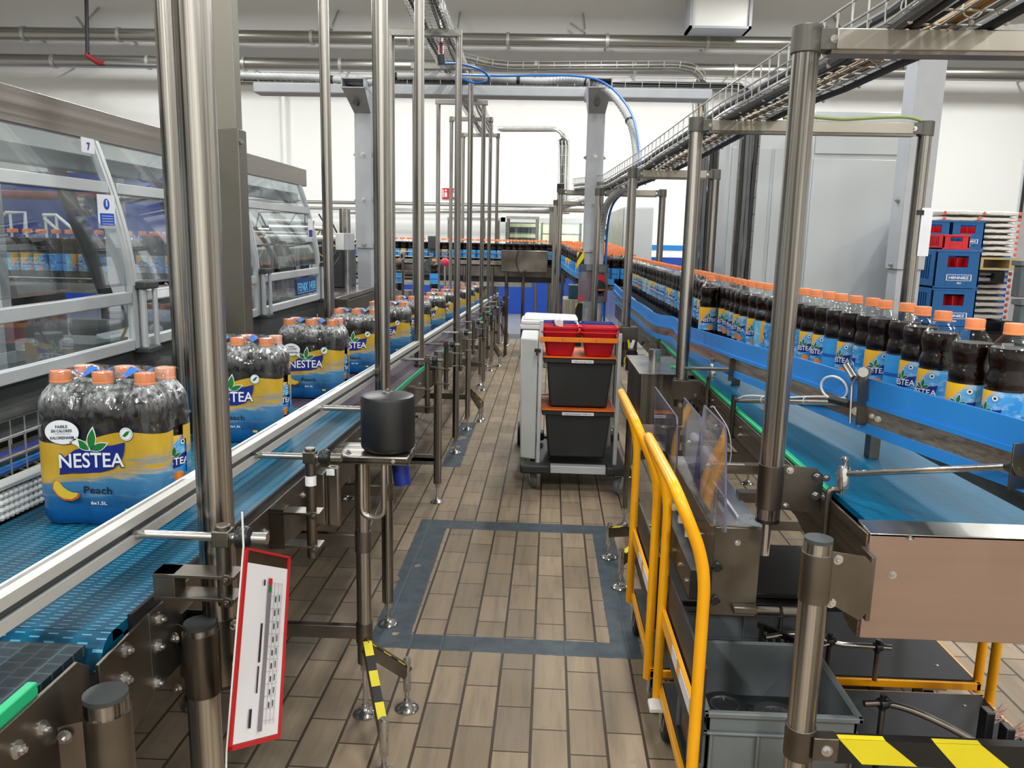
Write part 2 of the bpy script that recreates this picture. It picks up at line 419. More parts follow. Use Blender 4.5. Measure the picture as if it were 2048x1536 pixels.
# lamps (housings hang above the frame)
for i, (lx, ly, lz, ld) in enumerate(LAMPS):
    r = thing('hall_lamp', 'unseen long white ceiling lamp hanging over the bottling hall', 'lamp', (lx, ly, lz+.06), 'ceiling lamps of the hall')
    MB().bb(lx-.17, lx+.17, ly-.78, ly+.78, lz+.02, lz+.1).build('housing', WHT, r)
    s = MB()
    for k in (-.6, .6): s.cyl((lx, ly+k, lz+.1), (lx, ly+k, 7.99), .005, 6)
    s.build('suspension_wire', GALV, r)
    lo = bpy.data.objects.new('lamp_light', ld); COL.objects.link(lo); lo.parent = r; lo.location = (0, 0, -.05)

# pipes on the back wall
PIPE = steel('pipe_steel', 'x', (176,174,168), (140,138,132), .33)
for zc, nm, lab in ((5.33, 'steel_pipe', 'upper of the two thick steel pipes along the back wall'), (4.83, 'steel_pipe', 'lower of the two thick steel pipes along the back wall')):
    r = thing(nm, lab, 'pipe', (-2, 16.3, zc))
    MB().cyl((-12.9, 16.3, zc), (14.9, 16.3, zc), .12, 20).build('pipe_run', PIPE, r)
    for k in range(14):
        bx = -12.2 + k*1.9 + (.55 if zc < 5 else 0)
        c = MB(); c.lathe([(.121,-.03),(.14,-.03),(.14,.03),(.121,.03)], (bx, 16.3, zc), 20, (1,0,0), cap=False); c.bar((bx, 16.3, zc), (bx, 16.98, zc), .03, .03)
        c.build('pipe_clamp', GALV, r)
for k in range(8):
    bx = -11.6 + k*2.45
    r = thing('wall_bracket', 'slanted steel strut bracket on the wall above the upper pipe', 'bracket', (bx, 16.6, 5.6), 'strut brackets above the pipes')
    m = MB(); m.bar((bx, 16.98, 6.0), (bx+.02, 16.42, 5.58), .03, .03); m.bar((bx-.25, 16.6, 5.72), (bx+.02, 16.35, 5.48), .05, .03); m.build('strut', GALV, r)
# sprinkler drop with red fittings
p0 = at(172, -40, Y=15.6); p1 = at(175, 112, Y=15.6); p2 = at(200, 127, Y=15.6); p3 = at(322, 131, Y=15.6)
r = thing('sprinkler_pipe', 'dark thin pipe dropping from the ceiling with red elbow fittings', 'pipe', tuple(p1))
MB().tube([p0, p1], .035, 10).build('drop_pipe', CBLK, r)
MB().tube([p2, p3], .03, 10).build('branch_pipe', CBLE, r)
MB().tube([p1+Vector((0,0,.05)), p1, p2, p2+Vector((.08,0,0))], .05, 10).build('elbow', REDX, r)
MB().cyl(p3-Vector((.06,0,0)), p3, .05, 10).build('end_cap', REDX, r)
# ventilation box
a = at(1380, 0, Y=15.5); b = at(1500, 60, Y=15.5)
r = thing('ventilation_panel', 'square white ventilation duct with dark side channels above the pipes', 'duct', ((a.x+b.x)/2, 15.5, b.z))
MB().bb(a.x+.05, b.x-.05, 15.45, 15.95, b.z+.04, 7.9).build('duct_face', WALL, r, bevel=.01)
m = MB(); m.bb(a.x, a.x+.05, 15.4, 15.95, b.z, 7.9); m.bb(b.x-.05, b.x, 15.4, 15.95, b.z, 7.9); m.bb(a.x, b.x, 15.4, 15.95, b.z, b.z+.04); m.build('channel_frame', GREY, r)
# fire sign
a = at(884, 376, Y=16.95); b = at(915, 398, Y=16.95)
r = thing('fire_sign', 'small red fire equipment sign with white symbols on the far wall', 'sign', ((a.x+b.x)/2, 16.97, b.z))
MB().bb(a.x, b.x, 16.97, 16.985, b.z, a.z).build('plate', REDB, r)
m = MB(); cx = (a.x+b.x)/2; cz = (a.z+b.z)/2
for k in (-1, 1):
    m.bb(cx+k*.09-.06, cx+k*.09-.04, 16.962, 16.97, cz-.08, cz+.08); m.bb(cx+k*.09-.02, cx+k*.09+.03, 16.962, 16.97, cz-.07, cz+.02); m.cyl((cx+k*.09+.005, 16.97, cz+.06), (cx+k*.09+.005, 16.962, cz+.06), .02, 10)
m.build('symbols', WINK, r)
# thin pipes on the wall behind, and a white conduit
for zz, rr in ((2.42, .035), (2.30, .03)):
    o = MB().cyl((-6.5, 16.6, zz-.2), (.5, 16.6, zz+.02-.2), rr, 10).build('wall_pipe', PIPE); tag(o, 'thin %s horizontal pipe low across the far white wall' % ('upper' if zz > 2.35 else 'lower'), 'pipe')
o = MB().cyl((-4.05, 16.9, 1.0), (-4.05, 16.9, 4.6), .04, 8).build('wall_conduit', WALL); o.location.x = -1.35; tag(o, 'white vertical conduit on the back wall left of the grey column', 'pipe')
# ------------------------------------------------------------------ bottles
PET = clear('clear_bottle_plastic', (249,251,251), .022, .17, .05, 0, .45)
def tea_mat():
    t = NT('dark_tea'); x, y, z = t.xyz()
    c = t.mix(t.ramp(t.noise(14, 2), .35, .7), lin((12,6,6)), lin((30,11,10)))
    t.set(c, .3, 0, .08); return t.m
TEA = tea_mat()
CAPM = plain('orange_cap', (250,148,92), .42, 0, .03)
def label_mat():
    t = NT('bottle_label'); x, y, z = t.xyz()
    ang = t.ma('ARCTAN2', x, t.ma('MULTIPLY', y, -1))        # 0 on the front (-Y), grows to the right
    zz = t.ma('MULTIPLY', t.ma('SUBTRACT', z, .07), 9.2)      # 0..1 up the label
    d = t.ma('ADD', zz, t.ma('MULTIPLY', ang, -.5))
    n1 = t.noise(1, 4, t.map((30,30,60), rot=(.5,.3,0)), .6)
    sky = t.mix(t.ramp(d, 0, 1), lin((28,140,214)), lin((110,190,236)))
    sky = t.mix(t.ma('MULTIPLY', t.ramp(n1, .48, .7), .75), sky, lin((214,232,242)))
    dn = t.ma('ADD', d, t.ma('MULTIPLY', t.ma('SUBTRACT', n1, .5), .45))
    front = t.ma('MULTIPLY', t.ma('GREATER_THAN', ang, -1.15), t.ma('LESS_THAN', ang, 1.25))
    orange = t.ma('MULTIPLY', t.ramp(dn, .68, .80), front)
    yel = t.mix(t.ramp(zz, .5, 1), lin((246,170,62)), lin((250,196,40)))
    c = t.mix(orange, sky, yel)
    back = t.ma('GREATER_THAN', t.ma('ABSOLUTE', ang), 1.9)
    c = t.mix(back, c, t.mix(t.noise(30, 2), lin((40,146,226)), lin((74,168,234))))
    bz = t.ma('MULTIPLY', t.ma('GREATER_THAN', zz, .42), t.ma('LESS_THAN', zz, .52))
    c = t.mix(t.ma('MULTIPLY', t.ma('MULTIPLY', back, bz), .8), c, lin((26,72,170)))
    peach = t.ma('MULTIPLY', t.ma('LESS_THAN', t.ma('ADD', t.ma('POWER', t.ma('SUBTRACT', ang, .35), 2), t.ma('MULTIPLY', t.ma('POWER', t.ma('SUBTRACT', zz, .14), 2), 7)), .10), 1)
    c = t.mix(peach, c, lin((238,140,60)))
    t.set(c, .35); return t.m
LABM = label_mat()
RL = .0437
BODY = [(.018,0),(.030,.001),(.038,.006),(.0425,.018),(.043,.03),(.043,.062),(.0418,.066),(.0418,.070),(.0432,.072),(.0432,.178),(.0418,.180),(.043,.186),(.0445,.196),(.0435,.206),(.0398,.218),(.0385,.224),(.0400,.231),(.0436,.243),(.0446,.252),(.0436,.262),(.0395,.274),(.033,.284),(.0265,.292),(.0205,.299),(.0190,.303),(.0190,.322)]
TEAP = [(max(r-.0012, .01), z+.001) for r, z in BODY if z < .271] + [(.0395,.2715),(.001,.2715)]
CAPP = [(.0198,.3005),(.0212,.3015),(.0212,.3045),(.0203,.3055),(.0208,.3225),(.0198,.3255),(.001,.3262)]
def wrap(rad, a0=0):
    def f(u, z, d=0):
        a = a0 + u/rad; return (math.sin(a)*(rad+d), -math.cos(a)*(rad+d), z)
    return f
def flag(m, put, cx, cz, s, d):
    """the dark blue pennant with two-leaf sprig and white lettering; put(u, z, depth) maps flat to 3-D, s = width"""
    def poly(pts, dd, sub=1):
        P = []
        for i in range(len(pts)):
            a = pts[i]; b = pts[(i+1) % len(pts)]
            for k in range(sub): P.append((a[0]+(b[0]-a[0])*k/sub, a[1]+(b[1]-a[1])*k/sub))
        c = (sum(p[0] for p in P)/len(P), sum(p[1] for p in P)/len(P))
        vs = [put(cx+c[0]*s, cz+c[1]*s, dd)] + [put(cx+p[0]*s, cz+p[1]*s, dd) for p in P]
        if len(P) > 30:
            n_ = len(P); R_ = 6; vs = [put(cx+c[0]*s, cz+c[1]*s, dd)]
            for q in range(1, R_+1): vs += [put(cx+(c[0]+(p[0]-c[0])*q/R_)*s, cz+(c[1]+(p[1]-c[1])*q/R_)*s, dd) for p in P]
            fs = [(0, i+1, (i+1) % n_+1) for i in range(n_)]
            for q in range(R_-1): fs += [(1+q*n_+i, 1+(q+1)*n_+i, 1+(q+1)*n_+(i+1) % n_, 1+q*n_+(i+1) % n_) for i in range(n_)]
            m.add(vs, fs); return
        m.add(vs, [(0, i+1, (i+1) % len(P)+1) for i in range(len(P))])
    m.mat(1); poly([(-.47,-.20),(-.45,-.07),(-.37,.06),(-.23,.165),(-.05,.215),(.15,.215),(.33,.25),(.48,.29),(.465,.16),(.41,.02),(.30,-.09),(.12,-.15),(-.10,-.165),(-.30,-.17)], d, 3)
    m.mat(2)
    for ox, oz, an, L, wd in ((-.03,.165,2.5,.25,.052),(-.01,.175,1.42,.30,.058),(.0,.165,.42,.25,.050)):
        for mt, k, dd in ((3, 1.18, d*1.3), (2, 1.0, d*1.6)):
            m.mat(mt); P = []
            for i in range(13):
                t = i/12*2; tt = t if t <= 1 else 2-t; sg = 1 if t <= 1 else -1
                q = L*k*(tt) - L*(k-1)*.4; wv = sg*wd*k*math.sin(PI*min(1, tt)**.9)
                P.append((ox+q*math.cos(an)-wv*math.sin(an), oz+q*math.sin(an)+wv*math.cos(an)))
            poly(P, dd)
    vs, fs, tw = glyphs('NESTEA', .03)
    for mt, grow, dd in ((1, .035, d*1.8), (3, 0, d*2.3)):
        vs, fs, tw = glyphs('NESTEA', .012+grow)
        k = .92/tw; m.mat(mt)
        m.add([put(cx+(x*k-.46+.0)*s, cz+((y*.30*(1-.10*abs(x*k/.46-1))) -.075 + .05*(x*k-.46))*s, dd+z*.0003) for x, y, z in vs], fs)
# prototype parts
bm_body = MB().lathe(BODY, n=28, cap=False); bm_tea = MB().lathe(TEAP, n=24)
bm_cap = MB().lathe(CAPP, n=24)
lm = MB(); lm.lathe([(RL,.0715),(RL,.1785)], n=32, cap=False)
flag(lm, wrap(RL), .004, .118, .078, .0006)
def disc(m, put, cx, cz, r, d, mt, n=14):
    m.mat(mt); m.add([put(cx, cz, d)]+[put(cx+r*math.cos(2*PI*k/n), cz+r*math.sin(2*PI*k/n), d) for k in range(n)], [(0, k+1, (k+1) % n+1) for k in range(n)])
disc(lm, wrap(RL), .026, .163, .0072, .0006, 1); disc(lm, wrap(RL), .026, .163, .0064, .0009, 3); disc(lm, wrap(RL), .026, .163, .003, .0012, 4)
LMATS = [LABM, NAVY, LEAF, WINK, KINK]
proto = thing('tea_bottle', 'clear bottle of dark tea with orange cap in the file on the right conveyor', 'bottle', (0,0,0), 'bottles in file on the right conveyor')
bm_body.build('bottle_body', PET, proto, smooth=60); bm_tea.build('tea', TEA, proto, smooth=60)
lm.build('bottle_label', LMATS, proto, smooth=40); bm_cap.build('cap', CAPM, proto, smooth=40)
index_kids(proto)
used = [False]; DEFLAB = proto['label']
def bottle(x, y, z, label=None, group=None, rz=None):
    if not used[0]: o = proto; used[0] = True
    else: o = copy_tree(proto)
    o.location = (x, y, z); o.rotation_euler = (0, 0, random.uniform(-PI, PI) if rz is None else rz)
    o['label'] = label or DEFLAB
    if 'group' in o: del o['group']
    if group or not label: o['group'] = group or 'bottles in file on the right conveyor'
    return o
def zbase(y):
    return 1.115 if y < 8.2 else 1.115 + (min(y, 10.7)-8.2)*.052
lane = [(1.025,1.77,-1.55),(.990,1.863,-.95),(1.015,2.065,-1.25),(1.030,2.207,-1.35),(1.040,2.326,2.4),(1.018,2.42,-.75),(1.018,2.511,-2.2),(1.002,2.606,-1.3),(.990,2.70,2.6),(.985,2.80,-1.2)]
names = {0:'iced tea bottle at the right edge of the picture, closest of the file', 1:'iced tea bottle second from the right edge, standing in front of the red crate corner'}
for i, (x, y, rz) in enumerate(lane): bottle(x, y, zbase(y), names.get(i), rz=rz if rz is not None else random.uniform(-1, 1))
y = 2.89; pts = [(2.8,.985),(3.0,.955),(3.3,.89),(3.8,.875),(4.6,.88),(6.5,.875),(8.3,.885)]
def lx(yy):
    for (a, xa), (b, xb) in zip(pts, pts[1:]):
        if yy <= b: return xa+(xb-xa)*(yy-a)/(b-a)
    return pts[-1][1]
while y < 8.35:
    bottle(lx(y)+random.uniform(-.006,.006), y, zbase(y), rz=random.uniform(-1.9, -.7) if random.random() < .7 else None); y += .0905 + random.uniform(0, .003)
bottle(.797, 3.87, zbase(3.87), 'iced tea bottle pushed out of the file towards the blue guide, beside the second pole', rz=-.2)
# mass of bottles where the lines meet, behind the column
G = 'bottles crowded together on the wide accumulation table'
LB = 'orange capped tea bottle in the crowd on the accumulation table behind the grey column'
row = 0; y = 8.45
while y < 10.75:
    xl = .47 - (y-8.45)*.12; xr = .95 if y < 9.6 else .95-(y-9.6)*.1
    x = xl + (row % 2)*.046
    while x < xr:
        bottle(x+random.uniform(-.003,.003), y, zbase(y), LB, G); x += .094
    row += 1; y += .096
G = 'bottles on the high transverse conveyor at the back'
LB = 'small orange capped tea bottle in the long row across the back of the hall'
for k in range(62):
    x = .36 - k*.094
    bottle(x, 10.92 + .02*math.sin(k*1.7), zbase(11), LB, G)
def bottle_mass(name, spots, lab):
    m = MB()
    for x, y, z in spots:
        for mt, prof in ((0, TEAP[::2]+[TEAP[-1]]), (1, [(.0438,.0715),(.0438,.1785)]), (2, CAPP), (3, [(.0400,.270),(.033,.284),(.0205,.299)])): m.mat(mt).lathe(prof, (x, y, z), 12, cap=False)
    o = m.build(name, [TEA, SKYL, CAPM, PET]); tag(o, lab, 'bottles', kind='stuff')
SKYL = plain('label_far', (96,170,220), .4, 0, .3, (30,30,30))
bottle_mass('tea_bottles', [(.31-k*.094, 11.015, zbase(11)) for k in range(60)], 'second dense row of small tea bottles standing behind the first across the back')
G = 'bottles travelling behind the wrapping machine'
LB = 'orange capped tea bottle in the row seen through the machine glass on the left'
for k in range(20):
    bottle(-1.86 - k*.0925, 4.98+.006*math.sin(k*3), 1.262, LB, G, rz=random.uniform(-2, 2))
bottle_mass('tea_bottles', [(-1.90-k*.0925, 5.075, 1.262) for k in range(20)], 'rear row of tea bottles seen through the machine glass behind the first row')

# ------------------------------------------------------------------ shrink-wrapped packs of six
def film_mat():
    t = NT('shrink_film'); x, y, z = t.xyz()
    tr = t.n('ShaderNodeBsdfTransparent'); tr.inputs[0].default_value = lin((240,242,243))
    gl = t.n('ShaderNodeBsdfGlossy'); gl.inputs['Roughness'].default_value = .08; gl.inputs[0].default_value = (1,1,1,1)
    bp = t.n('ShaderNodeBump'); bp.inputs['Strength'].default_value = .55; bp.inputs['Distance'].default_value = .006
    t.put(bp.inputs['Height'], t.noise(1, 3, t.map((45,45,14)), .6)); t.t.links.new(bp.outputs[0], gl.inputs['Normal'])
    lw = t.n('ShaderNodeLayerWeight'); lw.inputs[0].default_value = .35
    f = t.ma('MULTIPLY_ADD', lw.outputs['Facing'], .20, .04, clamp=True)
    m0 = t.n('ShaderNodeMixShader'); t.put(m0.inputs[0], f); t.t.links.new(tr.outputs[0], m0.inputs[1]); t.t.links.new(gl.outputs[0], m0.inputs[2])
    hz = t.n('ShaderNodeBsdfTranslucent'); hz.inputs[0].default_value = (.9,.92,.93,1); hd = t.n('ShaderNodeBsdfDiffuse'); hd.inputs[0].default_value = (.9,.92,.93,1)
    ha = t.n('ShaderNodeAddShader'); t.t.links.new(hz.outputs[0], ha.inputs[0]); t.t.links.new(hd.outputs[0], ha.inputs[1])
    wr = t.ma('ADD', .012, t.ma('MULTIPLY', t.ma('MULTIPLY', t.ramp(t.noise(1, 3, t.map((60,60,20)), .7), .42, .7), t.ma('MULTIPLY', t.ramp(z, .245, .28), t.ma('ADD', t.ramp(z, .303, .297), t.ma('MULTIPLY', t.ramp(y, -.02, .02), .5)))), .38))
    m1 = t.n('ShaderNodeMixShader'); t.put(m1.inputs[0], wr); t.t.links.new(m0.outputs[0], m1.inputs[1]); t.t.links.new(ha.outputs[0], m1.inputs[2])
    # printing: yellow above, sky blue below, painterly streaks between
    st = t.noise(1, 5, t.map((5,5,52), rot=(0,.22,0)), .62, .6)
    top = t.ma('ADD', .192, t.ma('ADD', t.ma('MULTIPLY', x, .09), t.ma('MULTIPLY', t.ma('SINE', t.ma('MULTIPLY', x, 26)), .009)))
    edge = t.ma('ADD', z, t.ma('ADD', t.ma('MULTIPLY', x, -.20), t.ma('MULTIPLY', t.ma('SUBTRACT', st, .5), .14)))
    yb = t.ramp(edge, .098, .128)
    yel = t.mix(t.ramp(t.noise(9, 3), .35, .7), lin((196,158,40)), lin((216,176,70)))
    blue = t.mix(t.ramp(z, .03, .12), lin((12,86,148)), lin((78,138,176)))
    blue = t.mix(t.ma('MULTIPLY', t.ramp(st, .52, .72), t.ma('MULTIPLY', t.ramp(z, .05, .09), .9)), blue, lin((190,206,216)))
    c = t.mix(yb, blue, yel)
    df = t.n('ShaderNodeBsdfPrincipled'); t.put(df.inputs['Base Color'], c); df.inputs['Roughness'].default_value = .3; t.t.links.new(bp.outputs[0], df.inputs['Normal'])
    pm = t.ma('LESS_THAN', z, top)
    m2 = t.n('ShaderNodeMixShader'); t.put(m2.inputs[0], pm); t.t.links.new(m1.outputs[0], m2.inputs[1]); t.t.links.new(df.outputs[0], m2.inputs[2])
    t.t.links.new(m2.outputs[0], t.out.inputs[0]); return t.m
FILM = film_mat()
PX, PY = .0905, .0455   # bottle spacing in a pack: three across, two deep
def film_mesh():
    m = MB(); hx, hy = PX, PY; n = 96
    rr = lambda z: next((BODY[i][0]+(BODY[i+1][0]-BODY[i][0])*(z-BODY[i][1])/(BODY[i+1][1]-BODY[i][1]) for i in range(1, len(BODY)-1) if BODY[i][1] <= z <= BODY[i+1][1]), .019)
    levels = [.002,.008,.018,.035,.05,.065,.08,.095,.11,.125,.14,.155,.17,.19,.205,.22,.235,.25,.262,.272,.282,.291,.298,.304,.316,.3265]
    rings = []
    for z in levels:
        r = rr(z) if z < .3 else .0215
        if .06 < z < .245: r = max(r, .0462)
        if z < .02: r = .034 + z*.5
        r += .0012; ring = []
        per = []
        segs = 40
        # hull outline of the six circles, pulled slightly inwards between bottles
        def hull(th):
            dx, dy = math.cos(th), math.sin(th)
            return dx, dy
        pts = []
        for side in range(4):
            pass
        # front edge (y=-), right, back, left with rounded corners
        L = []
        for k in range(25): L.append((-hx + 2*hx*k/24, -hy-r, 0, 1))
        for k in range(1, 8): a = -PI/2 + k/8*PI/2; L.append((hx+r*math.cos(a), -hy+r*math.sin(a), 1, 0))
        for k in range(9): L.append((hx+r, -hy+2*hy*k/8, 2, 1))
        for k in range(1, 8): a = k/8*PI/2; L.append((hx+r*math.cos(a), hy+r*math.sin(a), 1, 0))
        for k in range(25): L.append((hx-2*hx*k/24, hy+r, 3, 1))
        for k in range(1, 8): a = PI/2+k/8*PI/2; L.append((-hx+r*math.cos(a), hy+r*math.sin(a), 1, 0))
        for k in range(9): L.append((-hx-r, hy-2*hy*k/8, 4, 1))
        for k in range(1, 8): a = PI+k/8*PI/2; L.append((-hx+r*math.cos(a), -hy+r*math.sin(a), 1, 0))
        dip = .0035 if .06 < z < .26 else .011
        if z < .02: dip = .009
        for X, Y, s, _ in L:
            if s in (0, 3):
                q = abs(math.sin((X+hx)/PX*PI)); Y += (dip*q*q)*(1 if s == 0 else -1)
            if s in (2, 4):
                q = math.cos(Y/hy*PI/2)**2; X += dip*q*(-1 if s == 2 else 1)
            ring.append((X, Y, z))
        rings.append(ring)
    n = len(rings[0]); vs = [p for r in rings for p in r]; fs = []
    for i in range(len(rings)-1):
        for k in range(n):
            a = rings[i][k]; b = rings[i+1][(k+1) % n]; cx, cy, cz = (a[0]+b[0])/2, (a[1]+b[1])/2, (a[2]+b[2])/2
            if abs(cx) > hx+.005 and (cy/.031)**2 + ((cz-.135)/.085)**2 < 1: continue   # the open eye at each end
            fs.append((i*n+k, i*n+(k+1) % n, (i+1)*n+(k+1) % n, (i+1)*n+k))
    m.add(vs, fs)
    # sagging top sheet
    top = []
    nx, ny = 20, 12; base = len(m.v)
    for j in range(ny+1):
        for i in range(nx+1):
            X = -hx-.0215 + (2*hx+.043)*i/nx; Y = -hy-.0215 + (2*hy+.043)*j/ny
            dmin = min(math.hypot(X-bx, Y-by) for bx in (-PX,0,PX) for by in (-hy,hy))
            top.append((X, Y, .3275 - min(1, max(0, (dmin-.02)/.035))*.022))
    m.add(top, [(j*(nx+1)+i, j*(nx+1)+i+1, (j+1)*(nx+1)+i+1, (j+1)*(nx+1)+i) for j in range(ny) for i in range(nx)])
    return m
def pack(label, loc, rz=0, group=None):
    r = thing('bottle_pack', label, 'pack', loc, group); r.rotation_euler.z = rz
    m = film_mesh(); m.build('shrink_film', FILM, r, smooth=60)
    return r
def pack_parts(r):
    """printed motifs as one film part, plus the six bottles"""
    loc = r.location.copy()
    m = MB(); yf = -PY-.0462
    put = lambda u, z, d=0: (loc.x+u, loc.y+yf-d-.001, loc.z+z)
    flag(m, put, -.006, .142, .150, .0007)
    m.mat(4); vs, fs, tw = glyphs('Peach', .01); k = .060/tw
    m.add([put(-.030+x*k+.004, .074+y*.022, .001+z*.0004) for x, y, z in vs], fs)
    # speech bubble
    m.mat(3); B = [(-.066+.036*math.cos(a), .203+.0255*math.sin(a)) for a in [2*PI*i/28 for i in range(28)]]; c = (-.066, .203)
    for mt, g, dd in ((4, 1.04, .0008), (3, 1.0, .0012)):
        m.mat(mt); m.add([put(c[0], c[1], dd)] + [put(c[0]+(p[0]-c[0])*g, c[1]+(p[1]-c[1])*g, dd) for p in B], [(0, i+1, (i+1) % 28+1) for i in range(28)])
        m.add([put(c[0]+.014, c[1]-.020, dd), put(c[0]+.032, c[1]-.008, dd), put(c[0]+.036, c[1]-.030, dd)], [(0,1,2)])
    m.mat(4)
    for txt, zz, ww in (('FAIBLE', .2120, .026), ('EN CALORIES', .2030, .044), ('KALORIENARM', .1885, .050)):
        vs, fs, tw = glyphs(txt, .02); k = ww/tw
        m.add([put(c[0]-ww/2+x*k, zz+y*.0085+(x*k-ww/2)*.06, .0014+z*.0003) for x, y, z in vs], fs)
    m.add([put(c[0]-.016, .1985, .0014), put(c[0]+.018, .1998, .0014), put(c[0]+.018, .2006, .0014), put(c[0]-.016, .1993, .0014)], [(0,1,2,3)])
    # seal with a small leaping shape
    
    for rr_, dd_, mt_ in ((.0150,.0007,4),(.0140,.0010,3),(.0118,.0013,4),(.0112,.0016,3)): disc(m, put, .070, .203, rr_, dd_, mt_, 24)
    m.mat(2); m.add([put(.062,.199,.002), put(.068,.197,.002), put(.075,.203,.002), put(.078,.210,.002), put(.071,.209,.002), put(.066,.204,.002)], [(0,1,2,3,4,5)])
    # peach slice
    P1 = [(-.094,.083),(-.092,.097),(-.086,.104),(-.078,.099),(-.070,.088),(-.060,.080),(-.048,.075),(-.034,.074),(-.038,.065),(-.052,.058),(-.070,.059),(-.084,.068)]
    m.mat(6); cc = (-.072, .074); m.add([put(cc[0], cc[1], .001)]+[put(p[0]*1.0, p[1]-.002, .001) for p in P1], [(0, i+1, (i+1) % len(P1)+1) for i in range(len(P1))])
    m.mat(5); m.add([put(cc[0], cc[1]+.001, .0014)]+[put(cc[0]+(p[0]-cc[0])*.88, cc[1]+(p[1]-cc[1])*.88, .0014) for p in P1], [(0, i+1, (i+1) % len(P1)+1) for i in range(len(P1))])
    m.mat(3); vs, fs, tw = glyphs('6x1.5L', .01); k = .034/tw; m.add([put(-.012+x*k, .050+y*.010, .001+z*.0003) for x, y, z in vs], fs)
    m.mat(5); m.add([put(.060,.036,.001), put(.074,.036,.001), put(.074,.043,.001), put(.060,.043,.001)], [(0,1,2,3)])
    m.build('film_print', [FILM, NAVY, LEAF, WINK, KINK, plain('peach_flesh', (226,190,60), .4), plain('peach_skin', (196,92,40), .4)], r, smooth=0)
    for j, by in enumerate((-PY, PY)):
        for i, bx in enumerate((-PX, 0, PX)):
            bo = [c for c in KIDS[proto.name] if c.name.startswith('bottle_body')][0].copy(); COL.objects.link(bo); bo.parent = r; bo.location = (bx, by, 0)
            bo.rotation_euler.z = random.uniform(-PI, PI) if not (i == 2) else (1.2 if j == 0 else .6)
            for c in KIDS[proto.name]:
                if not c.name.startswith('bottle_body'):
                    q = c.copy(); COL.objects.link(q); q.parent = bo
    fl = []
    for sx in (-.5, .5):   # blue print patches on the top sheet
        mm = MB(); vs = []; n = 10
        for jj in range(n+1):
            for ii in range(n+1):
                u = -.5+ii/n; v = -.5+jj/n; X = sx*PX + u*.052; Y = v*.075
                dmin = min(math.hypot(X-bx, Y-by) for bx in (-PX,0,PX) for by in (-PY,PY))
                vs.append((loc.x+X, loc.y+Y, loc.z+.3285 - min(1, max(0, (dmin-.02)/.035))*.022))
        mm.add(vs, [(j*(n+1)+i, j*(n+1)+i+1, (j+1)*(n+1)+i+1, (j+1)*(n+1)+i) for j in range(n) for i in range(n)])
        mm.build('top_print', plain('film_blue', (50,116,200), .3), r)
def zb(y): return 1.03 - .033*y
ys = [(1.665,-.923),(2.47,-.945),(3.30,-.955),(4.08,-.950),(4.90,-.945),(5.75,-.94),(6.6,-.935),(7.5,-.93),(8.4,-.925),(9.3,-.92),(10.2,-.92),(11.0,-.92),(11.8,-.92)]
labs = ['shrink-wrapped six-pack of tea bottles nearest the camera, left of the front pole', 'shrink-wrapped six-pack of tea bottles just right of the front pole, second in the line',
        'third six-pack of tea in the line, left of the pole above the black roller', 'fourth six-pack of tea in the line, partly hidden by the pole above the black roller',
        'fifth six-pack of tea in the line, right of the pole above the black roller']
PK = pack(labs[0], (0, 0, 0)); pack_parts(PK); index_kids(PK)
tilt = math.atan(-.033)
for i, (y, x) in enumerate(ys):
    o = PK if i == 0 else copy_tree(PK)
    o.location = (x, y, zb(y)+.001); o.rotation_euler = (tilt, 0, (0, .012, -.01, .02, 0, -.02, .01, 0, 0, 0, 0, 0, 0)[i])
    if i < 5: o['label'] = labs[i]
    else: o['label'] = 'small shrink-wrapped six-pack of tea far along the left conveyor'; o['group'] = 'far six-packs on the left conveyor'
# a corner of the pack before the first one shows at the left edge
o = copy_tree(PK); o.location = (-.985, 1.075, zb(1.075)+.012); o.rotation_euler = (0, 0, 0); o['label'] = 'six-pack of tea bottles cut off by the left edge of the picture'
# ------------------------------------------------------------------ pack conveyor on the left
def belt_mat(name, base, slot, sx, sy, dark, grid=False):
    t = NT(name); x, y, z = t.xyz()
    u = t.ma('DIVIDE', x, sx); v = t.ma('ADD', t.ma('DIVIDE', y, sy), t.ma('MULTIPLY', t.ma('MODULO', t.ma('FLOOR', t.ma('ADD', u, 400)), 2), .5))
    v = t.ma('ADD', v, 400); u = t.ma('ADD', u, 400)
    fu = t.ma('ABSOLUTE', t.ma('SUBTRACT', t.ma('FRACT', u), .5)); fv = t.ma('ABSOLUTE', t.ma('SUBTRACT', t.ma('FRACT', v), .5))
    s = t.ma('MULTIPLY', t.ma('LESS_THAN', fu, .30), t.ma('LESS_THAN', fv, .09))
    ln = t.ma('GREATER_THAN', fv, .46)
    b = t.mix(t.ramp(t.noise(1, 4, t.map((22,3,3))), .35, .68), lin(base), lin(dark))
    c = t.mix(t.ma('MULTIPLY', ln, .35), b, lin(dark)); c = t.mix(t.ma('MULTIPLY', s, .85), c, lin(slot))
    if grid: c = t.mix(t.ma('MAXIMUM', t.ma('GREATER_THAN', fu, .44), t.ma('GREATER_THAN', fv, .44)), b, lin(slot))
    t.bump(t.ma('SUBTRACT', t.noise(60, 2), t.ma('ADD', s, ln)), .4, .002)
    t.set(c, .46, 0, .22); return t.m
BB = belt_mat('belt_teal', (6,90,120), (92,160,186), .026, .0127, (2,58,82))
BM = belt_mat('belt_maroon', (78,62,78), (140,126,140), .02, .0127, (48,40,52))
BG = belt_mat('belt_slate', (40,54,62), (64,80,88), .03, .0254, (24,34,40), grid=True)
BT = belt_mat('belt_wide_teal', (0,108,148), (8,116,154), .03, .0254, (0,90,126))
XL, XR = -1.14, -.645
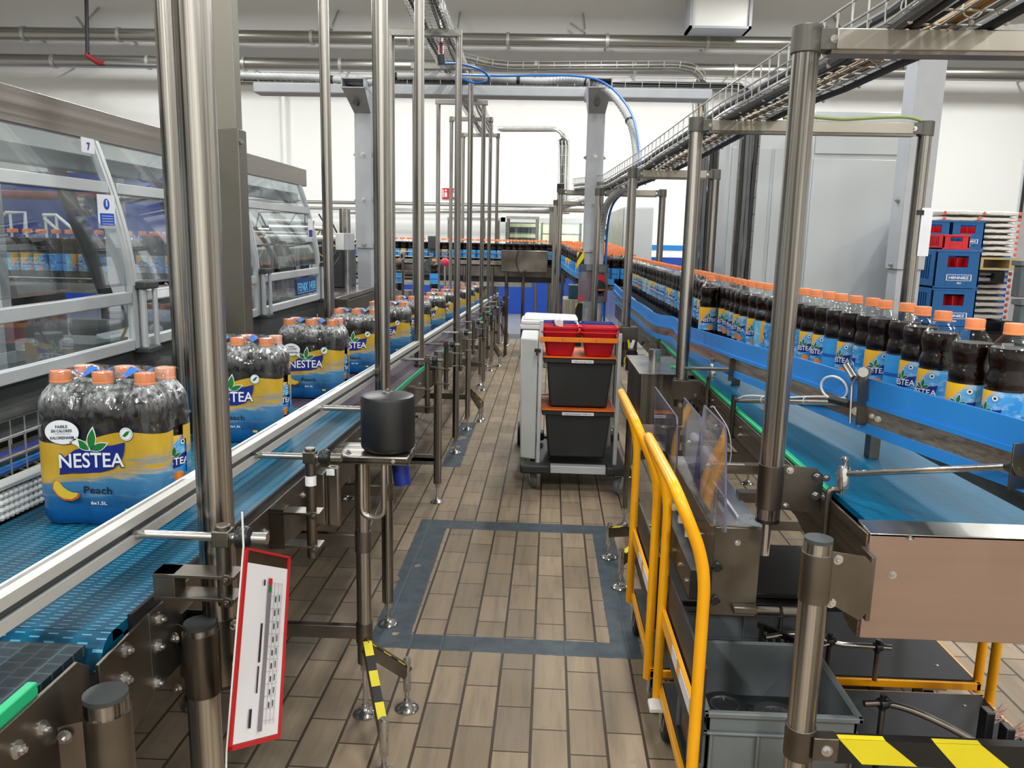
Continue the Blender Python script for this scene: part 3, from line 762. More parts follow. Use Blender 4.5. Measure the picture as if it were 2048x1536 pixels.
def sloped(m, x0, x1, ya, yb, dz0, dz1):
    za, zc = zb(ya), zb(yb)
    return m.hexa([(x0,ya,za+dz0),(x1,ya,za+dz0),(x1,yb,zc+dz0),(x0,yb,zc+dz0),(x0,ya,za+dz1),(x1,ya,za+dz1),(x1,yb,zc+dz1),(x0,yb,zc+dz1)])
def foot(m, x, y, ztop, r=.011):
    m.hold(); m.cyl((x,y,.012), (x,y,ztop), r*.8, 10)
    m.lathe([(.040,0),(.042,.004),(.036,.010),(.016,.018),(.012,.026),(.012,.034)], (x,y,0), 20); m.cyl((x,y,ztop-.03), (x,y,ztop), r*1.5, 6); m.free()
def leg(parent, x, y, ztop, r=.024, zbot=.11, cap=False, name='leg'):
    m = MB(); m.cyl((x,y,zbot), (x,y,ztop), r, 22); o = m.build(name, ST, parent)
    f = MB(); foot(f, x, y, zbot+.005); f.build('levelling_foot', CHROME, parent)
    return o
def outrigger(parent, x, y, z, tips):
    """striped anti-tip arms with levelling feet"""
    for (tx, ty) in tips:
        a = Vector((x, y, z)); b = Vector((tx, ty, .135)); d = (b-a)
        m = MB(); m.mat(0).bar(a-Vector((0,0,.0)), b, .026, .045)
        m.mat(1).bar(a+Vector((0,0,.024)), b+Vector((0,0,.024)), .0268, .004)
        for k in range(3):
            q0 = a+d*(.02+.36*k); q1 = a+d*(.20+.36*k)
            m.mat(2).bar(q0+Vector((0,0,.0265)), q1+Vector((0,0,.0265)), .0272, .003)
        m.build('outrigger_arm', [STD, BTAPE, YTAPE], parent)
        f = MB(); f.cyl((tx,ty,.08), (tx,ty,.185), .014, 16); f.cyl((tx,ty,.185), (tx,ty,.19), .010, 12); foot(f, tx, ty, .10, .010); f.build('levelling_foot', CHROME, parent)
def crossbar(m, x0, x1, y, z): m.bar((x0,y,z), (x1,y,z), .025, .045)

# 1. blue belt section
c1 = thing('pack_conveyor', 'belt conveyor with blue modular belt and steel side plates carrying the nearest packs', 'conveyor', (-.9, 2.0, 0))
m = MB(); sloped(m, XL+.01, XR, 1.14, 3.02, -.018, 0)
sloped(m, XL+.01, XR, 1.115, 1.14, -.018, 0)
m.build('belt', BB, c1)
MB().cyl((XL+.01, 1.115, zb(1.12)-.0345), (XR, 1.115, zb(1.12)-.0345), .034, 32).build('belt_end', BB, c1)
m = MB(); sloped(m, XR, XR+.008, 1.16, 3.0, -.03, .006); m.build('wear_strip', BLK, c1)
m = MB(); sloped(m, XR+.008, XR+.014, 1.20, 3.0, -.155, -.012)
m.hexa([(XR+.008,1.05,zb(1.1)-.21),(XR+.014,1.05,zb(1.1)-.21),(XR+.014,1.20,zb(1.2)-.155),(XR+.008,1.20,zb(1.2)-.155),(XR+.008,1.05,zb(1.1)-.02),(XR+.014,1.05,zb(1.1)-.02),(XR+.014,1.20,zb(1.2)-.012),(XR+.008,1.20,zb(1.2)-.012)])
m.build('side_plate', STD, c1, bevel=.001)
m = MB(); sloped(m, XL-.012, XL-.006, 1.1, 3.0, -.155, .02); m.build('side_plate', STD, c1)
m = MB(); sloped(m, XL, XR, 1.25, 2.95, -.12, -.10); m.build('bed_plate', STD, c1)
m = MB()
for y_ in (1.13, 1.24):
    for dz in (-.035, -.08, -.14): m.bolt((XR+.014, y_+dz*.2, zb(y_)+dz), (1,0,0), .0075)
for y_ in (1.5, 1.75, 2.05, 2.2, 2.75): m.bolt((XR+.014, y_, zb(y_)-.06), (1,0,0), .006)
m.build('bolt', CHROME, c1)
for (lx_, ly_) in ((-.560, 2.45), (-.606, 3.09)): leg(c1, lx_, ly_, .93 if ly_ < 3 else .90, zbot=.19 if ly_ < 3 else .10)
outrigger(c1, -.545, 2.42, .26, ((-.425, 2.49), (-.435, 2.14)))
m = MB(); crossbar(m, -1.12, -.57, 2.45, .30); crossbar(m, -1.12, -.57, 2.45, .62); crossbar(m, -1.14, -.62, 3.09, .58)
m.bar((-.56,2.45,.62), (-.606,3.09,.60), .025, .045); m.build('cross_brace', STD, c1, bevel=.002)
m = MB()
for x_, y_, z_ in ((-.56,2.45,.30),(-.56,2.45,.62),(-.606,3.09,.58),(-.606,3.09,.80)): m.cyl((x_,y_,z_-.035), (x_,y_,z_+.035), .0275, 20)
m.build('clamp_collar', STD, c1, each=True)
for (lx_, ly_) in ((-1.15, 2.45), (-1.15, 3.09), (-1.15, 1.25)): leg(c1, lx_, ly_, .90)
leg(c1, -.578, 1.27, .925, r=.028, zbot=.10)
MB().cyl((-.578,1.27,.924), (-.578,1.27,.932), .0275, 24).build('end_cap', CAPG, c1)
m = MB(); m.cyl((-.578,1.27,.80), (-.578,1.27,.915), .0305, 24); m.bar((XR+.014,1.30,.86), (-.60,1.28,.86), .003, .10); m.build('clamp_bracket', STD, c1)
m = MB(); m.bolt((-.618,1.262,.905), (-.5,-1,0), .006); m.bolt((-.618,1.262,.81), (-.5,-1,0), .006); m.build('bolt', CHROME, c1)

# 2. maroon belt section with its legs
c2 = thing('pack_conveyor', 'long belt conveyor with maroon modular belt continuing to the back of the hall', 'conveyor', (-.9, 6.5, 0))
m = MB(); sloped(m, XL+.01, XR-.01, 3.04, 12.3, -.018, -.002); m.build('belt', BM, c2)
m = MB(); sloped(m, XR-.002, XR+.006, 3.1, 12.3, -.02, .004); m.build('wear_strip', GRN, c2)
for xa in (XR+.008, XL-.014):
    m = MB(); sloped(m, xa, xa+.006, 3.0, 12.3, -.15, -.01); m.build('side_plate', STD, c2)
m = MB()
for k in range(20):
    y_ = 3.2+k*.45; m.bolt((XR+.014, y_, zb(y_)-.06), (1,0,0), .006); m.bolt((XR+.014, y_+.06, zb(y_)-.10), (1,0,0), .006)
m.build('bolt', CHROME, c2)
leg(c2, -.606, 4.66, .93, zbot=.12)
LEGS = [(-.60, 6.55), (-.60, 8.3), (-.60, 9.6), (-.60, 11.2), (-.60, 12.2)]
for lx_, ly_ in LEGS: leg(c2, lx_, ly_, zb(ly_)-.05, r=.022)
for lx_, ly_ in [(-.606,4.66)]+LEGS: leg(c2, -1.16, ly_, zb(ly_)-.05, r=.022)
for ly_ in (6.65, 9.75, 11.7): outrigger(c2, -.585, ly_, .30, ((-.52, ly_+.2), (-.505, ly_+.28)))
m = MB()
for ly_ in [4.66, 6.55, 8.3, 9.6, 11.2, 12.2]:
    for z_ in (.28, .58): crossbar(m, -1.16, -.61, ly_, z_)
m.bar((-.606,4.66,.26), (-.95,4.66,.26), .025, .045); m.build('cross_brace', STD, c2, bevel=.002)

# 3. dark mesh belt in the foreground
c3 = thing('infeed_conveyor', 'short conveyor with slate grey mesh belt and green edge strip in the lower left corner', 'conveyor', (-.9, .6, 0))
MB().bb(XL-.1, XR-.02, -.3, 1.075, .975, .991).build('belt', BG, c3)
MB().bb(XR-.018, XR-.004, -.3, .94, .992, 1.012).build('wear_strip', GRN, c3, bevel=.002)
m = MB(); m.prism([(-.3,.76),(.98,.80),(1.045,.86),(1.045,.975),(1.02,.995),(-.3,.995)], (XR-.004,0,0), (0,1,0), (0,0,1), .006); m.build('side_plate', STD, c3, bevel=.001)
m = MB()
for y_, z_ in ((.88,.955),(.93,.95),(.80,.94),(.74,.86),(1.0,.90)): m.bolt((XR+.002, y_, z_), (1,0,0), .0075)
m.build('bolt', CHROME, c3)
leg(c3, -.635+.04, 1.0, .955, r=.030, zbot=.1)
MB().cyl((-.595,1.0,.954), (-.595,1.0,.962), .0295, 26).build('end_cap', CAPG, c3)
m = MB(); m.cyl((-.595,1.0,.82), (-.595,1.0,.935), .0325, 26); m.prism([(0,0),(-.05,-.005),(-.05,-.12),(0,-.12)], (-.600,.985,.935), (1,0.45,0), (0,0,1), .003); m.build('clamp_bracket', STD, c3)
m = MB(); m.bolt((-.633,.962,.917), (0.1,-1,0), .0065); m.bolt((-.633,.962,.84), (0.1,-1,0), .0065); m.build('bolt', CHROME, c3)
leg(c3, -1.2, 1.0, .955)

# guide rail, its rods and clamps
gr = thing('guide_rail', 'long aluminium guide rail running along the right side of the packs', 'rail', (-.68, 1.5, zb(1.5)+.1))
m = MB()
for a0, a1, mt in ((-.3, 12.2, 0),):
    m.mat(0); sloped(m, -.690, -.664, a0, a1, .095, .103); sloped(m, -.690, -.664, a0, a1, .135, .143); sloped(m, -.690, -.682, a0, a1, .095, .143)
    sloped(m, -.672, -.664, a0, a1, .103, .112); sloped(m, -.672, -.664, a0, a1, .126, .135)
m.build('rail_profile', ALU, gr)
m = MB(); sloped(m, -.700, -.690, -.3, 12.2, .100, .140); m.build('sliding_strip', WHT, gr)
m = MB(); sloped(m, -.681, -.673, -.3, 12.2, .104, .128); m.build('slot', GREYD, gr)
def rail_clamp(y, dx=.155, stem=.30, knob=True):
    z = zb(y)+.112
    m = MB(); m.cyl((-.668,y,z), (-.668+dx+.06,y,z), .0075, 14); m.cyl((-.668+dx+.05,y,z), (-.668+dx+.075,y,z), .010, 14); m.build('clamp_rod', STL, gr)
    x_ = -.668+dx
    if knob:
        m = MB(); m.sphere((x_+.035, y, z+.004), .017, 14, (.8,1,1)); m.lathe([(.010,-.014),(.018,-.010),(.018,.010),(.010,.014)], (x_+.035,y,z), 14, (1,0,0)); m.build('clamp_knob', BLK, gr)
    m = MB(); m.cyl((x_,y,z-stem), (x_,y,z+.022), .0125, 18); m.bb(x_-.0145, x_+.0145, y-.014, y+.014, z-.014, z+.014); m.build('clamp_post', STD, gr, bevel=.002)
    m = MB(); m.bb(XR+.014, x_+.025, y-.022, y+.022, z-stem*.55, z-stem*.55+.006); m.bb(XR+.014, x_+.025, y-.022, y+.022, z-stem*.88, z-stem*.88+.006); m.bb(XR+.014, XR+.05, y-.02, y+.02, z-stem*.9, z-stem*.5); m.bolt((x_+.012,y-.022,z-stem*.55), (0,-1,0), .006); m.bolt((x_+.012,y-.022,z-stem*.88), (0,-1,0), .006); m.build('clamp_bracket', STD, gr, bevel=.001)
rail_clamp(1.80, dx=.133, stem=.25)
rail_clamp(1.24, dx=.150, stem=.12)
m = MB(); m.lathe([(.0130,-.012),(.0130,.012)], (-.535,1.80,zb(1.80)+.055), 18, cap=False); m.build('paper_tag', PAPER, gr)
for y_ in (2.36,): 
    z_ = zb(y_)+.125; MB().cyl((-.668,y_,z_), (-.50,y_,z_), .0085, 14).build('clamp_rod', STL, gr)
for y_ in (3.75, 4.5, 5.3, 6.3, 7.4, 8.6, 9.8, 11.2): rail_clamp(y_, dx=.13, stem=.26)
# short sticker on the rail
m = MB(); sloped(m, -.691, -.676, 1.47, 1.56, .1432, .1438); sloped(m, -.691, -.676, 2.02, 2.20, .1432, .1438); sloped(m, -.691, -.676, 2.29, 2.40, .1432, .1438); sloped(m, -.691, -.676, 2.62, 2.66, .1432, .1438); m.build('sticker', PAPER, gr)

# left bead guide
bg = thing('bead_guide', 'white roller bead guide strip on the left side of the first pack', 'rail', (-1.16, 1.4, zb(1.4)))
m = MB()
for i in range(64):
    for j in range(4):
        y_ = .85 + i*.0165; m.sphere((-1.135, y_, zb(y_)+.013+j*.0155), .0085, 8)
m.build('bead_row', WHT, bg, kind='stuff')
m = MB(); sloped(m, -1.165, -1.150, -.3, 3.2, .066, .082); sloped(m, -1.158, -1.148, -.3, 3.2, .0, .066); m.build('rail_profile', ALU, bg)
m = MB(); sloped(m, -1.15, -1.125, -.3, 3.2, .074, .082); m.build('rail_lip', ALU, bg)
# second rail for the far packs
o = MB(); sloped(o, -1.15, -1.125, 3.3, 12.2, .08, .12); o = o.build('guide_rail', ALU); tag(o, 'aluminium guide rail on the far side of the pack line, behind the packs', 'rail')

# black drum roller on its bracket
dc = at(776, 848, Y=2.36); zt = at(776, 788, Y=2.36).z; zbm = at(776, 908, Y=2.30).z
r = thing('drum_roller', 'big black rubber drum roller on a steel bracket beside the left conveyor', 'roller', (dc.x, dc.y, zbm))
R0 = .082
MB().lathe([(.05,0),(R0-.010,.0),(R0-.001,.010),(R0,.02),(R0,zt-zbm-.014),(R0-.004,zt-zbm-.004),(R0-.014,zt-zbm),(.02,zt-zbm+.003),(.001,zt-zbm+.003)], (dc.x,dc.y,zbm), 48).build('drum', BLK, r, smooth=40)
m = MB(); m.cyl((dc.x,dc.y,zt+.003), (dc.x,dc.y,zt+.007), .016, 20); m.bolt((dc.x,dc.y,zt+.006), (0,0,1), .007); m.build('axle_bolt', CHROME, r)
m = MB(); m.hexa([(XR+.02,2.28,zbm-.030),(dc.x+.075,2.28,zbm-.030),(dc.x+.075,2.44,zbm-.030),(XR+.02,2.44,zbm-.030),(XR+.02,2.28,zbm-.004),(dc.x+.075,2.28,zbm-.004),(dc.x+.075,2.44,zbm-.004),(XR+.02,2.44,zbm-.004)])
m.build('bracket_plate', STX, r, bevel=.004)
m = MB(); m.bolt((-.60,2.31,zbm-.004), (0,0,1), .006); m.bolt((-.57,2.31,zbm-.004), (0,0,1), .006); m.bolt((dc.x+.03,2.28,zbm-.017), (0,-1,0), .004); m.build('bolt', CHROME, r)
u = [(-.535,2.30,zbm-.03),(-.535,2.30,zbm-.16)] ; pth = fillet([(-.530,2.30,zbm-.03),(-.530,2.30,zbm-.20),(-.462,2.30,zbm-.20),(-.462,2.30,zbm-.03)], .034, 8)
MB().tube(pth, .0085, 12).build('hose_loop', STL, r)
MB().cyl((-.415,2.36,zbm-.11), (-.425,2.36,zbm-.03), .026, 18).build('blue_motor_cap', NAVY, r)
# grey junction boxes below the bracket
r = thing('drive_cover', 'dark brown-grey steel cover box hanging on the side of the left conveyor', 'cover', (-.59, 2.2, .8))
A_ = at(628,945,Y=2.1); B_ = at(652,1052,Y=2.1); MB().bb(A_.x, B_.x, 2.1, 2.16, B_.z, A_.z).build('cover_box', STD, r, bevel=.006)
A_ = at(652,932,Y=2.09); B_ = at(681,1056,Y=2.09); MB().bb(A_.x, B_.x, 2.09, 2.11, B_.z, A_.z).build('front_plate', STD, r, bevel=.008)
A_ = at(653,938,Y=2.088); B_ = at(669,951,Y=2.088); MB().bb(A_.x, B_.x, 2.0865, 2.0885, B_.z, A_.z).build('paper_tag', PAPER, r)
MB().bb(XR+.014, at(640,1000,Y=2.13).x, 2.12, 2.15, .82, .86).build('mount_arm', STD, r)

# hanging clipboard
def pz(x, y, zc): return CAM + (FW*FPX + RT*(x-1024) - UP*(y-768))/FPX*zc
UL = pz(487, 1093, 1.22); UR = pz(577, 1112, 1.38)
LL = at(453, 1502, Y=UL.y-.012); LR = at(556, 1475, Y=UR.y-.012)
r = thing('hanging_clipboard', 'red-edged plastic pocket with a white printed table hanging from the front pole clamp', 'clipboard', tuple(LL))
e1 = (UR-UL); e2 = (LL-UL); nn = e1.cross(e2).normalized()
if nn.y > 0: nn = -nn
def q(u, v, d=0): return (UL*(1-u)+UR*u)*(1-v) + (LL*(1-u)+LR*u)*v + nn*d
def quad(m, u0, u1, v0, v1, d0, d1): return m.hexa([q(u0,v1,d0), q(u1,v1,d0), q(u1,v1,d1), q(u0,v1,d1), q(u0,v0,d0), q(u1,v0,d0), q(u1,v0,d1), q(u0,v0,d1)])
m = MB(); quad(m, 0, 1, 0, 1, 0, .002); m.build('backing', STD, r)
m = MB(); quad(m, 0, .05, 0, 1, .002, .005); quad(m, .955, 1, 0, 1, .002, .005); quad(m, 0, 1, 0, .012, .002, .005); quad(m, 0, 1, .975, 1, .002, .005); m.build('red_frame', REDB, r)
m = MB(); quad(m, .06, .95, .07, .972, .002, .0032); m.build('paper_sheet', PAPER, r)
m = MB(); m.mat(0); quad(m, .50, .57, .16, .93, .0062, .0070)
m.mat(1)
for uu in (.64, .72, .80): quad(m, uu-.002, uu+.002, .15, .90, .0062, .0070)
for k in range(12): quad(m, .57, .82, .15+k*.066, .152+k*.066, .0062, .0070)
m.mat(2); quad(m, .50, .57, .13, .165, .0062, .0072); m.mat(3); quad(m, .50, .57, .165, .20, .0062, .0072)
m.mat(4)
quad(m, .40, .43, .36, .56, .0062, .0070); quad(m, .40, .42, .58, .72, .0062, .0070); quad(m, .40, .425, .14, .17, .0062, .0070); quad(m, .30, .34, .80, .90, .0062, .0070)
for k in range(9):
    quad(m, .67, .685, .22+k*.07, .25+k*.07, .0062, .0070); quad(m, .755, .765, .21+k*.07, .245+k*.07, .0062, .0070)
m.build('printed_table', [plain('table_grey', (128,124,130), .7), plain('table_line', (170,170,176), .7), REDB, LEAF, KINK], r)
m = MB(); m.tube([UL+Vector((0,0,.055)), UL, LL, LL-Vector((.002,0,.03))], .0016, 8); m.build('hanging_wire', WHT, r)
# ------------------------------------------------------------------ poles and portals over the left line
def mpole(parent, x, y, z0, z1, r, name='pole', mat=None):
    return MB().cyl((x,y,z0), (x,y,z1), r, 28).build(name, mat or ST, parent)
# front pole
r = thing('support_pole', 'thick stainless pole in the left foreground rising out of the picture beside the first pack', 'pole', (-.560,1.315,.80))
mpole(r, -.560, 1.315, .80, 3.3, .0302)
m = MB(); m.cyl((-.560,1.315,.80), (-.560,1.315,.925), .0320, 28); m.build('clamp_collar', STD, r)
m = MB(); m.cyl((-.560,1.315,.792), (-.560,1.315,.801), .0305, 28); m.build('end_plug', BLK, r)
m = MB(); m.prism([(0,0),(.055,.004),(.055,-.10),(0,-.10)], (-.628,1.335,.922), (1,-.15,0), (0,0,1), .003); m.bb(-.632,-.628,1.31,1.36,.815,.925); m.build('clamp_bracket', STD, r)
m = MB(); m.bolt((-.528,1.295,.845), (.9,-.5,0), .006); m.bolt((-.530,1.298,.915), (.9,-.5,0), .006); m.bolt((-.60,1.318,.905), (-.3,-1,0), .006); m.build('bolt', CHROME, r)
MB().bar((-.5385,1.2905,.998), (-.5385,1.2905,1.024), .017, .0015, (.6,-.75,0)).build('number_tag', PAPER, r)
m = MB(); m.text('84', .014, (-.5378,1.2893,1.006), (.75,.62,0), (0,0,1), .0006, .02); m.build('number', KINK, r)
# pole behind it, square post, and round poles
r = thing('support_pole', 'stainless pole directly behind and left of the thick front pole', 'pole', (-1.15,2.5,.8))
mpole(r, -1.15, 2.5, .02, 3.3, .028); MB().lathe([(.05,0),(.05,.012),(.03,.02)], (-1.15,2.5,.0), 20).build('base_flange', STD, r)
r = thing('square_post', 'brownish rectangular steel post with a bolted lower sleeve left of the packs', 'post', (-1.19,3.1,0))
MB().bb(-1.245,-1.155, 3.06,3.12, 0,3.6).build('post_tube', plain('post_steel', (128,124,114), .4, .8, .08, (2,2,.5)), r, bevel=.004)
zz = at(460, 260, Y=3.1).z
MB().bb(-1.250,-1.145, 3.045,3.13, 0,zz).build('lower_sleeve', plain('post_steel_dark', (106,102,94), .42, .8, .08, (2,2,.5)), r, bevel=.003)
m = MB(); m.bolt((-1.145,3.06,zz-.05), (1,-.3,0), .009); m.build('bolt', CHROME, r)
r = thing('support_pole', 'stainless pole whose lower end disappears behind the black drum roller', 'pole', (-.627,3.12,.85))
mpole(r, -.627, 3.12, .86, 3.3, .0302); MB().cyl((-.627,3.12,.855), (-.627,3.12,.96), .0325, 24).build('clamp_collar', STD, r)
r = thing('support_pole', 'stainless pole left of the grey painted column, standing behind the packs', 'pole', (-1.16,4.33,.8))
mpole(r, -1.16, 4.33, .0, 3.3, .0275); MB().lathe([(.05,0),(.05,.012),(.03,.02)], (-1.16,4.33,.0), 20).build('base_flange', STD, r)
r = thing('support_pole', 'stainless pole with a long dark collar at its foot, right of the black drum roller', 'pole', (-.672,4.36,.7))
mpole(r, -.672, 4.36, .78, 3.3, .0262)
m = MB(); m.cyl((-.672,4.36,.74), (-.672,4.36,.90), .030, 24); m.bb(-.70,-.60,4.35,4.37,.78,.86); m.build('clamp_collar', STD, r)
labs = ['nearest complete overhead portal crossing the left conveyor, its top beam beside the red valve', 'second overhead portal frame over the left conveyor, its beam just above the long grey beam',
        'third overhead portal frame over the left conveyor, its beam just under the long grey beam', 'fourth overhead portal frame over the left conveyor', 'farthest overhead portal frame over the left conveyor, carrying the end of the cable tray']
ends = {}
for i, (y, xl, xr, yl, yr, bl, br, pr) in enumerate(((5.8,-1.09,-.62,60,58,781,924,.024),(6.95,-1.107,-.64,128,128,822,950,.022),(8.6,-1.127,-.656,200,200,871,976,.0225),(9.9,-1.14,-.67,234,234,899,986,.0215),(11.35,-1.14,-.668,266,266,925,998,.0215))):
    zt_ = at(900, yl, Y=y).z
    r = thing('portal_frame', labs[i], 'frame', ((xl+xr)/2, y, 0))
    for x_ in (xl, xr): mpole(r, x_, y, .10 if x_ == xl or i > 2 else .12, zt_, pr)
    f = MB()
    for x_ in (xl, xr): foot(f, x_, y, .12, .010)
    f.build('levelling_foot', CHROME, r)
    a = at(bl, yl, Y=y).x; b = at(br, yl, Y=y).x
    MB().bb(a, b, y-.025, y+.025, zt_-.045, zt_).build('top_beam', plain('beam_steel', (150,148,142), .35, .85, .08, (3,3,3)), r, bevel=.003)
    if i > 2:
        m = MB()
        for x_ in (xl, xr): m.cyl((x_,y,zt_-.06), (x_,y,zt_+.004), pr+.006, 18)
        m.build('corner_joint', STD, r)
    ends[i] = (xl, xr, zt_)
# -------- wire mesh cable trays
def mesh_tray(name, label, path, w, h, cables, parent=None, pitch=.10, side='both', mat=GALV, ties=False, wr=.0028):
    """wire basket tray following path (list of Vector), width along its horizontal normal"""
    P = [Vector(p) for p in path]; r = thing(name, label, 'cable tray', tuple(P[0])); m = MB()
    def frame(i):
        d = (P[min(i+1, len(P)-1)]-P[max(i-1, 0)]).normalized()
        n = FR(d) ; return d, n, n.cross(d)
    def FR(d):
        if abs(d.z) > .9: return Vector((1,0,0))
        return d.cross(Vector((0,0,1))).normalized()
    ups = []
    for i in range(len(P)):
        d, n, _ = frame(i); u = n.cross(d)
        if u.z < -.05: u = -u
        ups.append((n, u))
    offs = [(-w/2,h),(-w/2,h*.5),(-w/2,0),(-w/4,0),(0,0),(w/4,0),(w/2,0),(w/2,h*.5),(w/2,h)]
    for ox, oz in offs: m.tube([P[i]+ups[i][0]*ox+ups[i][1]*oz for i in range(len(P))], wr, 6)
    tot = 0
    for i in range(len(P)-1):
        L = (P[i+1]-P[i]).length; k = tot
        while k < L:
            t = k/L; c = P[i].lerp(P[i+1], t); n, u = ups[i]
            m.tube([c-n*w/2+u*h, c-n*w/2, c+n*w/2, c+n*w/2+u*h], wr, 6); k += pitch
        tot = k-L
    m.build('wire_basket', mat, r)
    rnd = random.Random(len(label))
    for ci, (ox, oz, rad, mt) in enumerate(cables):
        pp = []
        for i in range(len(P)):
            pp.append(P[i]+ups[i][0]*ox+ups[i][1]*(oz+rad))
        if len(pp) > 1:
            dense = []
            for i in range(len(pp)-1):
                k = max(2, int((pp[i+1]-pp[i]).length/.35))
                for j in range(k): dense.append(pp[i].lerp(pp[i+1], j/k) + Vector((rnd.uniform(-.006,.006), rnd.uniform(-.006,.006), rnd.uniform(-.001,.005))))
            dense.append(pp[-1]); pp = dense
        MB().tube(pp, rad, 8).build('cable', mt, r)
    if ties:
        tm = MB()
        for i in range(len(P)-1):
            L = (P[i+1]-P[i]).length; k = .1
            while k < L:
                c = P[i].lerp(P[i+1], k/L); n, u = ups[i]
                for s in (-.40, .12, .42):
                    q = c+n*w*s; tm.lathe([(.022,-.002),(.024,-.002),(.024,.002),(.022,.002)], tuple(q+u*.015), 10, tuple((P[i+1]-P[i]).normalized()), cap=False); tm.sphere(tuple(q-u*.016), .007, 6)
                k += .31
        tm.build('cable_tie', TIE, r, kind='stuff')
    return r
# tray over the left portals, going away
zt0 = ends[0][2]
tp = [(-.78, 3.9, ends[0][2]+.15), (-.79, 5.0, ends[0][2]+.03), (-.80, 5.8, zt0+.004), (-.82, 6.95, ends[1][2]+.004), (-.83, 8.6, ends[2][2]+.004), (-.84, 9.9, ends[3][2]+.004), (-.84, 11.35, ends[4][2]+.004)]
mesh_tray('cable_tray', 'wire mesh cable tray lying on the portal frames above the left conveyor', tp, .22, .09, [(-.07,.0,.012,CBLK),(-.04,.0,.012,CBLE),(.05,.0,.010,CBLK),(.08,.0,.012,CBLE)], pitch=.07)
# tray bend from the last portal to the right and down
pA = at(1000, 262, Y=11.35); pB = at(1112, 262, Y=10.95); pD = at(1127, 418, Y=10.95)
mesh_tray('cable_tray', 'narrow wire tray running right from the far portal and turning down at the beacon', fillet([pA, at(1128, 262, Y=10.95), pD], .18, 6), .14, .05, [(0,.0,.018,CBLE),(.04,0,.014,GALV),(-.04,0,.016,CBLE)], pitch=.12)
bp_ = at(1121, 385, Y=9.9)
r = thing('signal_beacon', 'small signal beacon with black top, green and red lamps behind the right portal', 'beacon', tuple(bp_-Vector((0,0,.25))))
MB().cyl(bp_+Vector((0,0,.0)), bp_+Vector((0,0,.10)), .045, 16).build('beacon_top', BLK, r)
MB().cyl(bp_-Vector((0,0,.08)), bp_, .04, 16).build('green_lens', plain('lens_green', (150,220,60), .3), r)
MB().cyl(bp_-Vector((0,0,.16)), bp_-Vector((0,0,.08)), .04, 16).build('red_lens', REDX, r)
MB().cyl(bp_-Vector((0,0,.30)), bp_-Vector((0,0,.16)), .018, 10).build('beacon_pole', GALV, r)
# air drop with valve at the first portal
a = at(884, -30, Y=5.9); b = at(882, 92, Y=5.9)
r = thing('air_drop', 'thin vertical steel air pipe with a red lever valve hanging beside the tray', 'pipe', tuple(b))
MB().cyl(a, b, .010, 12).build('air_pipe', CHROME, r)
m = MB(); m.cyl(at(884,8,Y=5.9), at(884,26,Y=5.9), .024, 14); m.cyl(at(856,5,Y=5.9), at(884,5,Y=5.9), .014, 12); m.cyl(b, b-Vector((0,0,.06)), .02, 12); m.build('fitting', STL, r)
m = MB(); v0 = at(882, 84, Y=5.87); m.bar(v0, at(882,106,Y=5.86), .022, .012); m.build('red_lever', REDX, r)
MB().cyl(at(882,110,Y=5.9), at(884,128,Y=5.9), .03, 14).build('hose_coupling', BLK, r)

